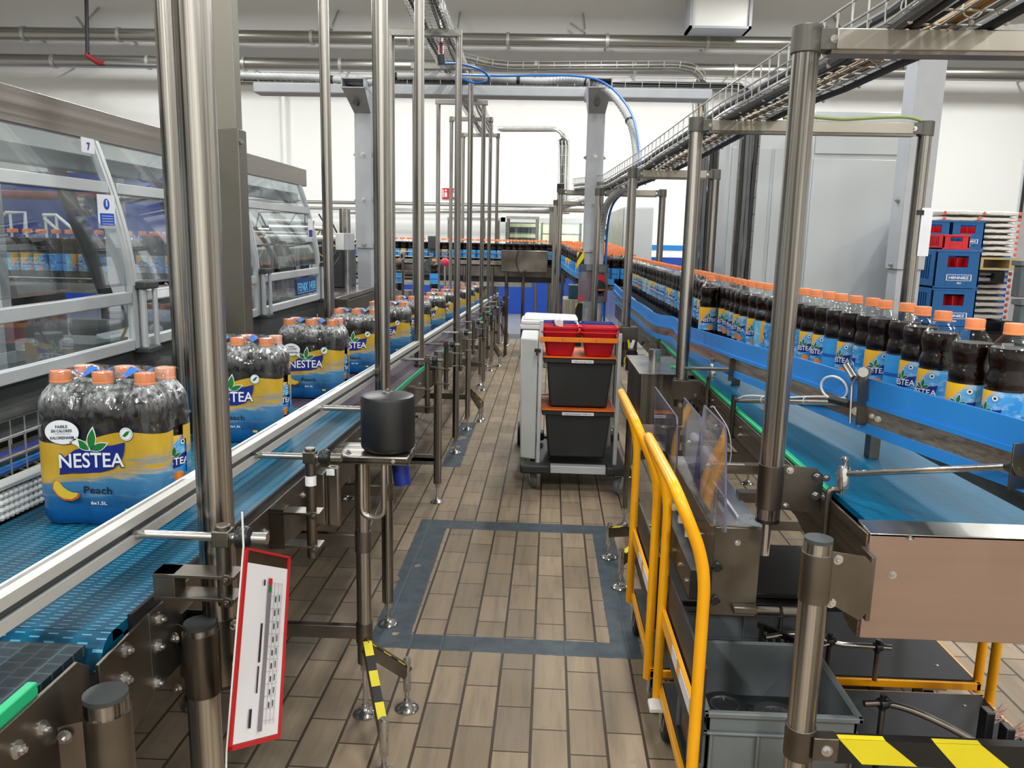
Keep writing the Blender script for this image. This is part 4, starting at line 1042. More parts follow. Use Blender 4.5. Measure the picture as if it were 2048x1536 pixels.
# -------- grey gantry: two painted columns with the long beam
def grey_column(label, x, y, w, ztop, zsl, sidebolts, parent=None):
    r = thing('steel_column', label, 'column', (x, y, 0))
    MB().bb(x-w*.42, x+w*.42, y-w*.42, y+w*.42, 0, zsl+.1).build('lower_tube', GREY, r, bevel=.004)
    MB().bb(x-w/2, x+w/2, y-w/2, y+w/2, zsl, ztop).build('upper_tube', GREY, r, bevel=.004)
    MB().bb(x-w*.9, x+w*.9, y-w*.9, y+w*.9, 0, .015).build('base_plate', GREY, r)
    m = MB()
    for bz in sidebolts:
        m.bolt((x, y-w/2, bz), (0,-1,0), .014); m.bolt((x-w/2, y-.01, bz), (-1,0,0), .014); m.bolt((x+w/2, y-.01, bz), (1,0,0), .014)
    m.build('bolt', GALV, r)
    return r
YG = 7.2
for px, lab in ((722, 'left grey painted square column carrying the long grey beam'), (1194, 'right grey painted square column carrying the long grey beam, with the hanging photo poster')):
    x_ = at(px+8 if px < 1000 else px-6, 350, Y=YG).x
    zt_ = at(px, 190, Y=YG-.05).z
    sb = [at(px, yy, Y=YG).z for yy in ((310,400,488) if px < 1000 else (316,408,498))]
    r = grey_column(lab, x_, YG, .145, zt_-.01, at(px, 496 if px < 1000 else 505, Y=YG).z, sb)
    m = MB(); m.bb(x_-.095, x_+.095, YG-.42, YG+.3, zt_-.005, zt_+.003); m.bb(x_-.095, x_-.087, YG-.42, YG+.3, zt_, zt_+.07); m.bb(x_+.087, x_+.095, YG-.42, YG+.3, zt_, zt_+.07); m.bb(x_-.095, x_+.095, YG-.42, YG+.3, zt_+.066, zt_+.074); m.build('bracket_tube', GREY, r)
    MB().bb(x_-.087, x_+.087, YG+.1, YG+.28, zt_+.003, zt_+.066).build('tube_dark_inside', BLK, r)  # black block painting the shaded inside of the open tube
    m = MB(); m.hexa([(x_-.07,YG-.06,zt_-.16),(x_+.07,YG-.06,zt_-.16),(x_+.07,YG+.06,zt_-.16),(x_-.07,YG+.06,zt_-.16),(x_-.095,YG-.4,zt_-.005),(x_+.095,YG-.4,zt_-.005),(x_+.095,YG+.06,zt_-.005),(x_-.095,YG+.06,zt_-.005)]); m.build('gusset', GREY, r)
    MB().cyl((x_-.01,YG-.30,zt_-.10), (x_-.01,YG-.22,zt_-.10), .022, 12).build('bolt_hole', BLK, r)
    if px > 1000: colR = (x_, YG)
    if px > 1000:
        st_ = MB()
        za_, zb2_ = at(1175,690,Y=YG).z, at(1175,605,Y=YG).z; zc2_, zd_ = at(1175,532,Y=YG).z, at(1175,504,Y=YG).z
        for a_, b_ in ((za_, zb2_), (zc2_, zd_)):
            st_.mat(1).bb(x_-.125, x_-.062, YG-.11, YG-.10, a_, b_)
            st_.mat(0).prism([(0,0),(.02,0),(.0,-.05)], (x_-.125,YG-.111,b_), (1,0,0), (0,0,1), -.001) ; st_.mat(0).prism([(0,0),(.06,.10),(.06,.03),(.0,-.06)], (x_-.1245,YG-.111,a_+(b_-a_)*.35), (1,0,0), (0,0,1), -.001)
        st_.build('warning_stripe', [YTAPE, BTAPE], r)
a = at(515, 186, Y=YG+.42); b = at(1420, 186, Y=YG+.42)
r = thing('long_beam', 'long grey painted horizontal beam resting on the two grey columns', 'beam', (0, YG+.42, a.z))
zc_ = (a.z+b.z)/2
m = MB(); m.bb(a.x, b.x, YG+.30, YG+.50, zc_-.045, zc_+.045); m.build('beam_tube', GREY, r, bevel=.012)
# tray on the beam
tb = zc_+.05
tr_path = fillet([(at(428,180,Y=YG+.4).x,YG+.40,tb),(at(1500,180,Y=YG+.4).x,YG+.40,tb),(at(1500,180,Y=YG+.4).x,YG+.40,1.3)], .16, 6)
mesh_tray('cable_tray', 'wide wire mesh tray full of dark cables lying on the long grey beam', tr_path, .18, .08, [(-.06,0,.016,CBLK),(-.02,0,.018,CBLE),(.03,0,.016,CBLK),(.07,0,.014,CBLK),(0,.03,.016,CBLE),(.05,.028,.014,CBLK)], pitch=.15)
pt = [at(925,122,Y=8.2), at(1000,140,Y=8.2), at(1360,138,Y=8.2), at(1400,150,Y=8.2), at(1402,230,Y=8.2), at(1404,430,Y=8.2)]
mesh_tray('cable_tray', 'narrow wire mesh tray with pale and yellow cables running right above the long beam', fillet(pt, .22, 5), .14, .06, [(-.04,0,.014,GALV),(0,0,.016,GALV),(.04,0,.014,CBLE),(.02,.02,.008,CYEL),(-.02,.025,.008,CYEL)], pitch=.15)
# flexible conduit and blue hose
cp = [at(425,150,Y=6.95), at(520,153,Y=6.95), at(640,157,Y=6.95), at(735,166,Y=6.95), at(800,153,Y=6.95), at(950,155,Y=6.95), at(1080,163,Y=6.95), at(1150,160,Y=6.9), at(1215,182,Y=6.8), at(1258,240,Y=6.6), at(1272,300,Y=6.4), at(1270,352,Y=6.2)]
cc = catmull(cp, 20)
r = thing('flexible_conduit', 'thick pale corrugated conduit lying along the beam and curving down to the right portal', 'conduit', tuple(cp[0]))
rad = [(.030 if i % 2 else .025) for i in range(len(cc))]
MB().tube(cc, rad, 14).build('corrugated_tube', HOSE, r)
m = MB()
for i in range(10, len(cc)-5, 34): m.tube([cc[i], cc[i+1]], .034, 12)
m.build('cable_tie', BLK, r)
hp = [at(884,127,Y=5.88), at(920,128,Y=5.95), at(962,140,Y=6.0), at(978,158,Y=6.1), at(955,166,Y=6.2), at(925,158,Y=6.2), at(915,150,Y=6.3), at(1000,152,Y=6.75), at(1150,152,Y=6.8), at(1215,170,Y=6.7), at(1262,225,Y=6.5), at(1279,300,Y=6.3), at(1277,345,Y=6.15)]
o = MB().tube(catmull(hp, 8), .009, 8).build('air_hose', BHOSE); tag(o, 'thin blue air hose looping from the valve and following the pale conduit', 'hose')
cp = [at(1262,375,Y=6.3), at(1235,385,Y=6.5), at(1212,415,Y=6.8), at(1203,470,Y=7.0), at(1200,560,Y=7.0), at(1196,690,Y=7.0)]
cc = catmull(cp, 18)
r = thing('flexible_conduit', 'corrugated conduit curving down beside the right grey column', 'conduit', tuple(cp[-1]))
MB().tube(cc, [(.030 if i % 2 else .025) for i in range(len(cc))], 14).build('corrugated_tube', HOSE, r)
o = MB().tube(catmull([p+Vector((.045,-.01,0)) for p in cp], 8), .010, 8).build('air_hose', BHOSE); tag(o, 'blue air hose running down beside the conduit at the right grey column', 'hose')

# poster on the right column
a = at(1158, 528, Y=6.95); b = at(1214, 604, Y=6.95)
r = thing('hanging_poster', 'laminated photo poster of a red and black bucket trolley hanging on the grey column', 'poster', ((a.x+b.x)/2, 6.95, b.z))
w_, h_ = b.x-a.x, a.z-b.z
def pp(u, v): return (a.x+u*w_, a.z-v*h_)
m = MB(); m.mat(0).bb(a.x, b.x, 6.95, 6.954, b.z, a.z)
def rect(u0, u1, v0, v1, mt, d):
    x0_, z0_ = pp(u0, v1); x1_, z1_ = pp(u1, v0); m.mat(mt).bb(x0_, x1_, 6.95-d, 6.95, z0_, z1_)
rect(0,1,0,.22,1,.001); rect(.25,.45,0,.16,2,.002); rect(.62,.95,.02,.2,2,.002); rect(.1,.28,.2,.45,2,.002); rect(.45,.85,.22,.34,3,.002)
x_, z_ = pp(.7,.42); m.mat(4).cyl((x_,6.95,z_), (x_,6.947,z_), .055, 16)
x_, z_ = pp(.7,.60); m.mat(3).cyl((x_,6.95,z_), (x_,6.946,z_), .06, 16)
rect(.52,.9,.66,.69,5,.005); rect(.48,.88,.72,.84,3,.004)
x_, z_ = pp(.12,.91); m.mat(2).cyl((x_,6.95,z_), (x_,6.948,z_), .030, 20); m.mat(4).cyl((x_,6.95,z_), (x_,6.9475,z_), .026, 20); rectm = None
m.mat(2).bb(x_-.016, x_+.016, 6.947, 6.95, z_-.005, z_+.005)
m.build('photo_print', [plain('poster_mauve', (110,96,104), .35, 0, .25, (6,6,6)), plain('poster_blue', (60,74,104), .35, 0, .4, (10,10,10)), CRG, BLK, RED, ORG], r)

# right grey column in front of the cabinets
r = grey_column('grey painted square column in front of the big light grey cabinet on the right', at(1818,450,Y=5.0).x, 5.0, .165, 3.3, at(1790,538,Y=5).z, [at(1787,400,Y=5).z, at(1775,528,Y=5).z])
MB().cyl((at(1835,112,Y=4.9).x, 4.90, at(1835,112,Y=4.9).z), (at(1835,112,Y=4.9).x, 4.93, at(1835,112,Y=4.9).z), .016, 12).build('bolt_hole', BLK, r)
a = at(1850,190,Y=5.15); 
o = MB(); o.bar((a.x+.02,5.15,2.80), (a.x+3.0,6.2,3.28), .16, .10); o.bar((a.x+.02,5.05,2.72), (a.x+3.0,6.1,3.20), .02, .08); o = o.build('sloping_channel', GALV); tag(o, 'grey galvanised channel running up to the right from the front grey column', 'beam')
# ------------------------------------------------------------------ wrapping machine behind glass on the left
mc = thing('wrapping_machine', 'large glazed shrink wrapping machine with steel top cover on the left', 'machine', (-2.2, 3.8, 0))
Y0, Y1 = -.2, 5.46
def guard_x(z):  # the curved front of the doors
    t = max(0, min(1, (1.93-z)/.58)); return -1.60 + .12*math.sin(t*PI/2)
m = MB(); m.bb(-1.63, -1.60, Y0, 3.62, 1.905, 2.015); m.build('top_cover', steel('cover_steel', 'y', (160,152,146), (134,127,120), .34), mc, bevel=.003)
m = MB(); m.bb(-1.63, -1.60, 3.63, Y1, 1.905, 2.015); m.build('top_cover', steel('cover_steel_b', 'y', (156,150,144), (132,126,120), .34), mc, bevel=.003)
MB().bb(-2.38, -2.3, Y0, Y1, 1.90, 1.96).build('roof_beam', GREY, mc, bevel=.004)
MB().bb(-1.72, -1.66, Y0, Y1, 1.80, 1.86).build('roof_beam', GREY, mc, bevel=.004)
def pillar(y, name='door_pillar'):
    m = MB(); P = []
    for i in range(13):
        z = 1.905-(1.905-1.40)*i/12; P.append((guard_x(z), z))
    for i in range(12):
        (xa, za), (xb, zb_) = P[i], P[i+1]
        m.hexa([(xb-.022,y-.022,zb_),(xb,y-.022,zb_),(xb,y+.022,zb_),(xb-.022,y+.022,zb_),(xa-.022,y-.022,za),(xa,y-.022,za),(xa,y+.022,za),(xa-.022,y+.022,za)])
        m.hexa([(xb,y-.006,zb_),(xb+.004,y-.006,zb_),(xb+.004,y+.006,zb_),(xb,y+.006,zb_),(xa,y-.006,za),(xa+.004,y-.006,za),(xa+.004,y+.006,za),(xa,y+.006,za)])
    m.bb(-1.502, -1.48, y-.022, y+.022, .85 if name == 'frame_post' else 1.17, 1.40)
    return m.build(name, ALUP, mc)
PIL = (1.05, 2.87, 4.15, 5.30)
for y_ in PIL: pillar(y_)
def pane(ya, yb, za, zb_, n=10):
    m = MB(); vs = []
    for i in range(n+1):
        z = za+(zb_-za)*i/n; x = guard_x(z)-.010
        for dx, y in ((0,ya),(0,yb),(-.005,yb),(-.005,ya)): vs.append((x+dx, y, z))
    fs = []
    for i in range(n):
        for k in range(4): fs.append((i*4+k, i*4+(k+1) % 4, (i+1)*4+(k+1) % 4, (i+1)*4+k))
    fs += [(0,3,2,1), (n*4, n*4+1, n*4+2, n*4+3)]
    m.add(vs, fs); return m
for ya, yb in ((Y0, 1.02), (1.08, 2.84), (2.90, 4.12), (4.18, 5.27)):
    d = pane(ya, yb, 1.40, 1.90).build('door_glass', GLASS, mc, smooth=50)
    MB().bb(-1.494, -1.489, ya, yb, 1.21, 1.34).build('lower_glass', GLASS, mc, smooth=0)
    m = MB(); xx = guard_x(1.745); m.hexa([(xx-.016,ya,1.722),(xx+.006,ya,1.722),(xx+.006,yb,1.722),(xx-.016,yb,1.722),(xx-.02,ya,1.762),(xx+.003,ya,1.762),(xx+.003,yb,1.762),(xx-.02,yb,1.762)]); m.build('door_rail', ALUP, mc, bevel=.003)
    MB().bb(-1.505, -1.478, ya, yb, 1.335, 1.378).build('door_rail', ALUP, mc, bevel=.004)
    MB().bb(-1.505, -1.478, ya, yb, 1.165, 1.205).build('door_rail', ALUP, mc, bevel=.004)
for y_ in (2.90, 4.18, 5.33):
    m = MB(); m.cyl((-1.465,y_-.012,1.16), (-1.465,y_-.012,1.40), .013, 16); m.cyl((-1.452,y_+.055,1.165), (-1.452,y_+.055,1.40), .010, 16); m.build('door_handle', ALUP, mc, each=True)
    m = MB(); m.bb(-1.50,-1.44,y_-.035,y_+.07,1.385,1.412); m.bb(-1.50,-1.44,y_-.035,y_+.07,1.15,1.172); m.build('handle_block', GREYD, mc, bevel=.005, each=True)
MB().bb(-1.50, -1.30+.0, 5.30, 5.34, 0, 1.17).build('frame_post', STD, mc)
# stickers
m = MB(); xx = guard_x(1.67)+.002; m.mat(0).bb(xx-.002, xx, 2.73, 2.84, 1.60, 1.715); m.mat(1).bb(xx, xx+.001, 2.74, 2.83, 1.61, 1.652); m.mat(1).cyl((xx,2.785,1.683), (xx+.001,2.785,1.683), .019, 18); m.mat(0).bb(xx+.001, xx+.0015, 2.781, 2.789, 1.676, 1.697)
for k in range(4): m.mat(0).bb(xx+.001, xx+.0014, 2.75, 2.82, 1.615+k*.009, 1.6165+k*.009)
m.build('safety_sticker', [PAPER, plain('sticker_blue', (24,82,190), .4)], mc)
m = MB(); xx = guard_x(1.87)+.002; m.mat(0).bb(xx-.002, xx, 2.76, 2.84, 1.855, 1.905); m.mat(1).text('7', .034, (xx+.001,2.80,1.866), (0,1,0), (0,0,1), .001, .03); m.build('number_sticker', [PAPER, NAVY], mc)
m = MB(); xx = guard_x(1.62)+.002; m.mat(0).bb(xx-.002, xx, 5.16, 5.26, 1.57, 1.69); m.mat(1).bb(xx, xx+.001, 5.17, 5.25, 1.575, 1.62); m.build('safety_sticker', [PAPER, NAVY], mc)
m = MB(); m.bb(-1.478, -1.4765, 2.95, 3.25, 1.342, 1.370); m.build('text_sticker', PAPER, mc)
m = MB(); m.text('FENIX', .075, (0,0,0), (1,0,0), (0,0,1)); 
m = MB(); m.mat(0).bb(-1.488, -1.483, 4.80, 5.22, 1.225, 1.325); m.mat(1).text('FENIX 1450', .07, (-1.483,5.01,1.248), (0,1,0), (0,0,1), .002, .02, w=.38); m.mat(1).bb(-1.483, -1.481, 4.82, 5.20, 1.236, 1.240)
m.build('name_plate', [plain('plate_blue', (14,62,120), .4), plain('plate_cyan', (110,190,235), .4)], mc)
# skirt and inner structure
MB().bb(-1.52, -1.505, -.2, 5.3, .0, 1.165).build('lower_skirt', GREYD, mc)
MB().bb(-3.30, -3.28, -.2, 5.4, .0, 1.24).build('rear_panel', GREYD, mc)
MB().bb(-1.46, -1.44, 3.0, 5.3, .0, 1.02).build('skirt_panel', STD, mc)
MB().bb(-3.1, -1.6, .2, 5.2, .62, .66).build('inner_bed', GREYD, mc)
m = MB()
for y_ in (3.3, 4.3): m.bb(-2.35, -2.26, y_-.03, y_+.03, .0, 1.9)
m.build('inner_column', GREY, mc)
m = MB(); m.prism([(0,0),(.10,.02),(.45,.62),(.36,.64)], (-2.0,3.7,1.25), (0,-1,0), (0,0,1), .02); m.prism([(0,0),(.10,.02),(.45,.62),(.36,.64)], (-2.0,4.6,1.25), (0,-1,0), (0,0,1), .02); m.build('chain_arm', GREYD, mc)
m = MB(); m.bb(-3.2,-2.0,1.2,1.6,1.12,1.18); m.bb(-3.2,-2.1,2.2,2.9,1.06,1.10); m.build('film_table', GALV, mc, bevel=.004)
m = MB(); m.cyl((-3.4,4.2,1.77), (-2.30,4.2,1.76), .022, 14); m.cyl((-2.5,5.0,1.55), (-1.75,5.0,1.55), .02, 14); m.build('red_shaft', REDX, mc)
m = MB(); m.cyl((-2.30,4.2,1.76), (-2.20,4.2,1.76), .035, 14); m.cyl((-2.25,4.2,1.76), (-2.0,4.2,1.76), .02, 14); m.cyl((-2.08,3.6,1.70), (-2.04,3.6,1.70), .05, 20); m.build('bearing', STL, mc)
m = MB(); m.cyl((-1.9,3.0,1.02), (-1.9,3.0,1.20), .05, 18); m.bb(-2.0,-1.72,3.0,3.25,1.05,1.16); m.bb(-2.6,-1.8,3.5,3.9,.8,1.05); m.cyl((-2.4,4.0,1.1), (-1.7,4.0,1.1), .045, 16); m.cyl((-2.4,4.7,1.0), (-1.6,4.7,1.0), .035, 16); m.build('drive_unit', GREYD, mc, bevel=.003)
m = MB(); m.tube(catmull([(-1.8,2.9,1.28),(-1.72,2.95,1.34),(-1.68,3.1,1.33),(-1.7,3.2,1.2),(-1.75,3.1,1.08)]), .006, 8); m.tube(catmull([(-1.7,2.6,1.3),(-1.6,2.7,1.0),(-1.66,2.9,.95),(-1.72,3.0,1.15)]), .005, 8); m.build('inner_cable', BLK, mc)
m = MB(); m.hexa([(-1.80,3.15,1.06),(-1.62,3.15,1.02),(-1.62,3.45,1.02),(-1.80,3.45,1.06),(-1.80,3.15,1.18),(-1.62,3.15,1.10),(-1.62,3.45,1.10),(-1.80,3.45,1.18)]); m.build('control_box', GREY, mc, bevel=.005)
# scissor table rails of the bottle line inside
bl = thing('bottle_line', 'conveyor carrying a long row of bottles behind the wrapping machine glass', 'conveyor', (-3, 5.03, 0))
MB().bb(-3.9, -1.75, 4.92, 5.14, 1.20, 1.261).build('belt_frame', STL, bl)
m = MB(); m.cyl((-3.9,4.90,1.29), (-1.8,4.90,1.29), .006, 8); m.build('side_rail', STL, bl)
m = MB()
for x_ in (-3.7,-2.8,-1.9): m.cyl((x_,5.03,0), (x_,5.03,1.2), .025, 14)
m.build('leg', STD, bl)
# bundle of coloured hoses in wire basket below the doors
tr = mesh_tray('cable_basket', 'long wire basket with blue, green and yellow hoses below the machine doors', [(-1.36,.3,1.0),(-1.36,2.9,.985)], .12, .10, [(-.04,0,.010,BHOSE),(-.015,0,.009,YTAPE),(.01,0,.010,LEAF),(.035,0,.010,BHOSE),(-.03,.022,.009,CBLK),(.0,.022,.010,NAVY),(.03,.022,.009,CBLE)], pitch=.06)
m = MB(); 
for y_ in (.6, 1.75, 2.8): m.bar((-1.46,y_,1.0), (-1.30,y_,.985), .02, .02)
m.build('support_arm', GALV, tr)
o = MB(); o.bb(-1.44,-1.40,.2,2.95,1.10,1.13); o.bb(-1.44,-1.42,.2,2.95,1.04,1.06); o = o.build('edge_rail', STL); tag(o, 'bright steel double rail along the machine below the doors', 'rail')
o = MB(); o.bb(-1.43,-1.41,.2,2.95,.2,.95); o = o.build('machine_skirt', STD); tag(o, 'dark steel skirt panel low behind the first packs', 'panel')

# work table with equipment right of the machine
wt = thing('work_table', 'steel table edge of the line equipment between the machine and the left grey column', 'table', (-1.6, 6, 0))
MB().bb(-2.9, -1.42, 5.5, 7.0, 1.13, 1.165).build('table_top', STL, wt, bevel=.003)
MB().bb(-2.9, -1.40, 5.5, 7.0, 1.05, 1.125).build('apron', STD, wt)
m = MB(); m.bb(-1.44,-1.42,5.5,7.0,0,1.05); m.build('front_panel', STD, wt)
m = MB()
for k in range(4): m.bolt((-1.42, 5.6+k*.4, .98), (1,0,0), .008)
m.build('bolt', CHROME, wt)
eq = thing('line_equipment', 'grey cluster of motors, pipes and valves standing on the table behind the wrapping machine', 'machine', (-2.0, 6.2, 1.165))
rnd = random.Random(4)
m = MB(); p = at(684,480,Y=6.05); 
MB().bb(at(672,482,Y=6).x, at(689,482,Y=6).x, 5.98, 6.12, at(680,500,Y=6).z, at(680,466,Y=6).z).build('white_control_box', WHT, eq, bevel=.004)
MB().bb(at(689,482,Y=6).x, at(702,482,Y=6).x, 5.985, 6.12, at(680,500,Y=6).z, at(680,466,Y=6).z).build('grey_control_box', GREY, eq, bevel=.004)
for k in range(9):
    x_ = -2.25+k*.08+rnd.uniform(-.03,.03); y_ = 6.0+rnd.uniform(.1,.8)
    MB().cyl((x_,y_,1.165), (x_,y_,rnd.uniform(1.55,1.82)), rnd.uniform(.012,.03), 12).build('upright_pipe', rnd.choice((ST,STD,STL)), eq)
for k in range(9):
    y_ = 6.1+rnd.uniform(0,.8); z_ = rnd.uniform(1.45,1.85); x_ = rnd.uniform(-2.4,-2.1)
    MB().cyl((x_,y_,z_), (x_+rnd.uniform(.3,.65),y_,z_+rnd.uniform(-.01,.01)), rnd.uniform(.008,.022), 10).build('cross_pipe', rnd.choice((STL,STD,GALV)), eq)
for k in range(12):
    x_ = rnd.uniform(-2.35,-1.62); y_ = 6.2+rnd.uniform(0,.7); z_ = rnd.uniform(1.17,1.75); s = rnd.uniform(.02,.06)
    MB().bb(x_-s, x_+s, y_-s, y_+s, z_-s*.8, z_+s*.9).build('valve_block', rnd.choice((BLK,GREYD,GALV,GREY)), eq, bevel=.003)
for k in range(8):
    x_ = rnd.uniform(-2.3,-1.65); y_ = 6.0+rnd.uniform(0,.5)
    MB().tube(catmull([(x_,y_,1.2),(x_+rnd.uniform(-.1,.1),y_,1.35),(x_+rnd.uniform(-.15,.15),y_+.1,1.5),(x_+rnd.uniform(-.1,.1),y_+.1,1.75)]), .006, 6).build('equipment_cable', rnd.choice((CBLK,CBLK,CYEL,CBLE)), eq)
MB().bb(-2.5,-1.62,6.5,6.95,1.165,1.50).build('drive_housing', GREYD, eq, bevel=.01)
MB().cyl((-1.72,6.0,1.165), (-1.72,6.0,1.37), .035, 18).build('cylinder', STL, eq)
MB().bb(-1.72,-1.67,6.1,6.14,1.25,1.38).build('white_tag', WHT, eq)
# white stair rail in front of the blue wall
hr = thing('stair_handrail', 'white stair handrail in front of the blue wall, seen through the machine glass', 'handrail', (-9, 14, 0))
P = lambda x, y: at(x, y, Y=14)
MB().tube([P(0,438), P(12,425), P(50,425), P(50,470)], .03, 8).build('rail', WHT, hr)
MB().tube([P(86,430), P(112,430), P(150,462)], .03, 8).build('rail', WHT, hr)
MB().tube([P(88,436), P(118,462)], .03, 8).build('rail', WHT, hr)
m = MB()
for x_ in (20, 50, 90, 112): m.cyl(P(x_,428), (P(x_,428).x, 14, 0), .025, 8)
m.build('baluster', WHT, hr)

# ------------------------------------------------------------------ transverse bottle conveyor at the back
tc = thing('transverse_conveyor', 'high bottle conveyor running across the back of the hall on steel legs', 'conveyor', (-3, 11, 0))
zb_ = zbase(11)
MB().bb(-6.2, .42, 10.86, 11.0, zb_-.03, zb_-.001).build('chain', BLK, tc)
MB().bb(-6.2, .42, 10.80, 10.82, zb_-.16, zb_-.03).build('side_plate', STD, tc)
MB().bb(-6.2, .42, 11.05, 11.07, zb_-.16, zb_-.03).build('side_plate', STD, tc)
m = MB(); m.cyl((-6.2,10.83,zb_+.14), (.30,10.83,zb_+.14), .007, 8); m.cyl((-6.2,10.83,zb_+.075), (.30,10.83,zb_+.075), .007, 8); m.bb(-6.2,.0,10.82,10.835,zb_-.01,zb_+.045); m.build('guide_rod', STL, tc)
m = MB(); m.bb(-2.6,-.15,10.84,11.02,zb_-.30,zb_-.24); m.build('cable_duct', GALV, tc)
m = MB(); m.bb(-6.2,.3,10.86,11.0,zb_-.24,zb_-.17); m.build('return_bed', BLK, tc)
for px in (1013, 985, 1046, 930, 760):
    x_ = at(px, 600, Y=10.9).x; MB().cyl((x_,10.78,0), (x_,10.78,zb_-.03), .022, 14).build('leg', STD, tc)
    f = MB(); foot(f, x_, 10.78, .1); f.build('levelling_foot', CHROME, tc)
r = thing('gear_motor', 'dark green-grey gear motor standing on the transverse conveyor', 'motor', tuple(at(868,550,Y=10.7)))
GM = plain('motor_green_grey', (62,76,78), .45)
a = at(857,472,Y=10.7); b = at(876,505,Y=10.7)
MB().cyl(((a.x+b.x)/2,10.7,b.z), ((a.x+b.x)/2,10.7,a.z), .07, 20).build('motor_body', GM, r)
MB().bb((a.x+b.x)/2-.045,(a.x+b.x)/2+.045,10.60,10.66,b.z+.05,a.z-.05).build('terminal_box', GREYD, r)
c = at(866,530,Y=10.7); MB().cyl((c.x,10.60,c.z), (c.x,10.80,c.z), .10, 22).build('gearbox', GM, r); MB().cyl((c.x,10.59,c.z), (c.x,10.60,c.z), .035, 16).build('shaft_bore', BLK, r)
r = thing('panel_block', 'grey drive guard box under the transverse conveyor near the right portal', 'cover', tuple(at(1050,530,Y=10.6)))
a = at(1003,500,Y=10.6); b = at(1095,545,Y=10.6); MB().bb(a.x,b.x,10.55,10.75,b.z,a.z).build('cover_box', STD, r, bevel=.006)
m = MB(); m.tube(catmull([at(1040,495,Y=10.5),at(1032,520,Y=10.5),at(1040,545,Y=10.5),at(1052,540,Y=10.5)]), .006, 6); m.build('loose_cable', BLK, r)
r = thing('post_camera', 'small square sensor head with black window on a thin post behind the left packs', 'sensor', tuple(at(806,600,Y=8)))
a = at(801,504,Y=8); b = at(810,520,Y=8); MB().bb(a.x,b.x,7.95,8.02,b.z,a.z).build('sensor_head', STL, r, bevel=.003); MB().bb(a.x+.012,b.x-.012,7.945,7.95,b.z+.02,a.z-.02).build('sensor_window', BLK, r)
MB().cyl(((a.x+b.x)/2,8,0), ((a.x+b.x)/2,8,b.z), .012, 10).build('post', STD, r)
# low side line with a few odd bottles left of the packs
sl_ = thing('side_conveyor', 'narrow side conveyor with thin rails and a few standing bottles left of the far packs', 'conveyor', (-1.9, 8.3, 0))
MB().bb(-2.9,-1.30,8.2,8.36,.98,1.04).build('chain', STL, sl_)
m = MB()
for dz in (.08,.14,.20): m.cyl((-2.9,8.17,1.04+dz), (-1.3,8.17,1.04+dz), .005, 6)
m.build('guide_rod', STL, sl_)
m = MB()
for x_ in (-2.8,-2.0,-1.35): m.cyl((x_,8.28,0), (x_,8.28,.98), .02, 10)
m.build('leg', STD, sl_)
for px, lab in ((798, 'lone tea bottle on the side conveyor at the left, near the small sensor post'), (870, 'lone tea bottle on the side conveyor below the gear motor')):
    bottle(at(px,0,Y=8.28).x, 8.28, 1.0405, lab, 'lone bottles'); 
x_ = at(887,0,Y=8.2).x
r = thing('red_handle', 'round red knob on a thin stem standing behind the packs', 'handle', (x_,8.45,1.0))
MB().sphere((x_,8.45,1.33), .045, 14).build('knob', plain('pink_red', (214,60,90), .4), r); MB().cyl((x_,8.45,0), (x_,8.45,1.30), .012, 10).build('stem', STL, r)
# yellowish cable tray over the back
mesh_tray('cable_tray', 'pale cable tray running level along the back above the bottle crowd', [at(690,428,Y=12), at(1095,424,Y=11.4), at(1180,402,Y=9.6)], .14, .06, [(-.03,0,.018,WHT),(.03,0,.018,GALV)], pitch=.2)
r = thing('portal_frame', 'low steel portal with dark beam in front of the far window', 'frame', (0,11.9,0))
a = at(1013,432,Y=11.9); b = at(1079,432,Y=11.9)
for x_ in (a.x+.03, b.x-.03): mpole(r, x_, 11.9, 0, a.z, .022)
MB().bb(a.x,b.x,11.87,11.93,a.z-.04,a.z).build('top_beam', GALV, r)
r = thing('portal_frame', 'low steel portal behind the third and fourth overhead frames', 'frame', (-1,12.2,0))
a = at(895,434,Y=12.2); b = at(1000,434,Y=12.2)
for x_ in (a.x+.03, (a.x+b.x)/2+.15, b.x-.03): mpole(r, x_, 12.2, 0, a.z, .028)
MB().bb(a.x,b.x,12.17,12.23,a.z-.04,a.z).build('top_beam', GALV, r)
# ------------------------------------------------------------------ right conveyor
BZ = .965
rc = thing('wide_conveyor', 'wide teal belt conveyor with steel end cover at the right edge of the picture', 'conveyor', (1.1, 4, 0))
MB().bb(.775, 1.36, 1.80, 8.4, BZ-.015, BZ).build('belt', BT, rc)
MB().bb(.752, .768, 2.02, 8.2, BZ-.004, BZ+.010).build('wear_strip', GRN, rc, bevel=.003)
m = MB(); m.prism([(1.74,.712),(1.78,.712),(2.22,.83),(8.2,.83),(8.2,.962),(1.74,.962)], (.744,0,0), (0,1,0), (0,0,1), .006); m.build('side_plate', steel('side_steel', 'y', (140,128,112), (96,86,74), .28), rc, bevel=.001)
MB().bb(1.36,1.366,1.8,8.2,.80,1.0).build('side_plate', STD, rc)
m = MB(); m.bb(.75, 1.40, 1.735, 1.74, .712, .964); m.build('end_panel', STP, rc, bevel=.0015)
m = MB(); m.hexa([(.750,1.735,.958),(1.40,1.735,.958),(1.40,1.808,.9662),(.750,1.808,.9662),(.750,1.735,.9645),(1.40,1.735,.9645),(1.40,1.808,.9715),(.750,1.808,.9715)]); m.build('end_cover', STL, rc, bevel=.001)
m = MB(); m.bolt(at(1785,1150,Y=1.735), (0,-1,0), .006); m.cyl((at(1820,1078,Z=.969)), at(1820,1078,Z=.969)+Vector((0,0,.003)), .009, 16); m.bolt(at(1820,1078,Z=.970), (0,0,1), .005); m.build('bolt', CHROME, rc)
MB().bb(.78,1.35,1.95,8.2,.86,.90).build('bed_plate', STD, rc)
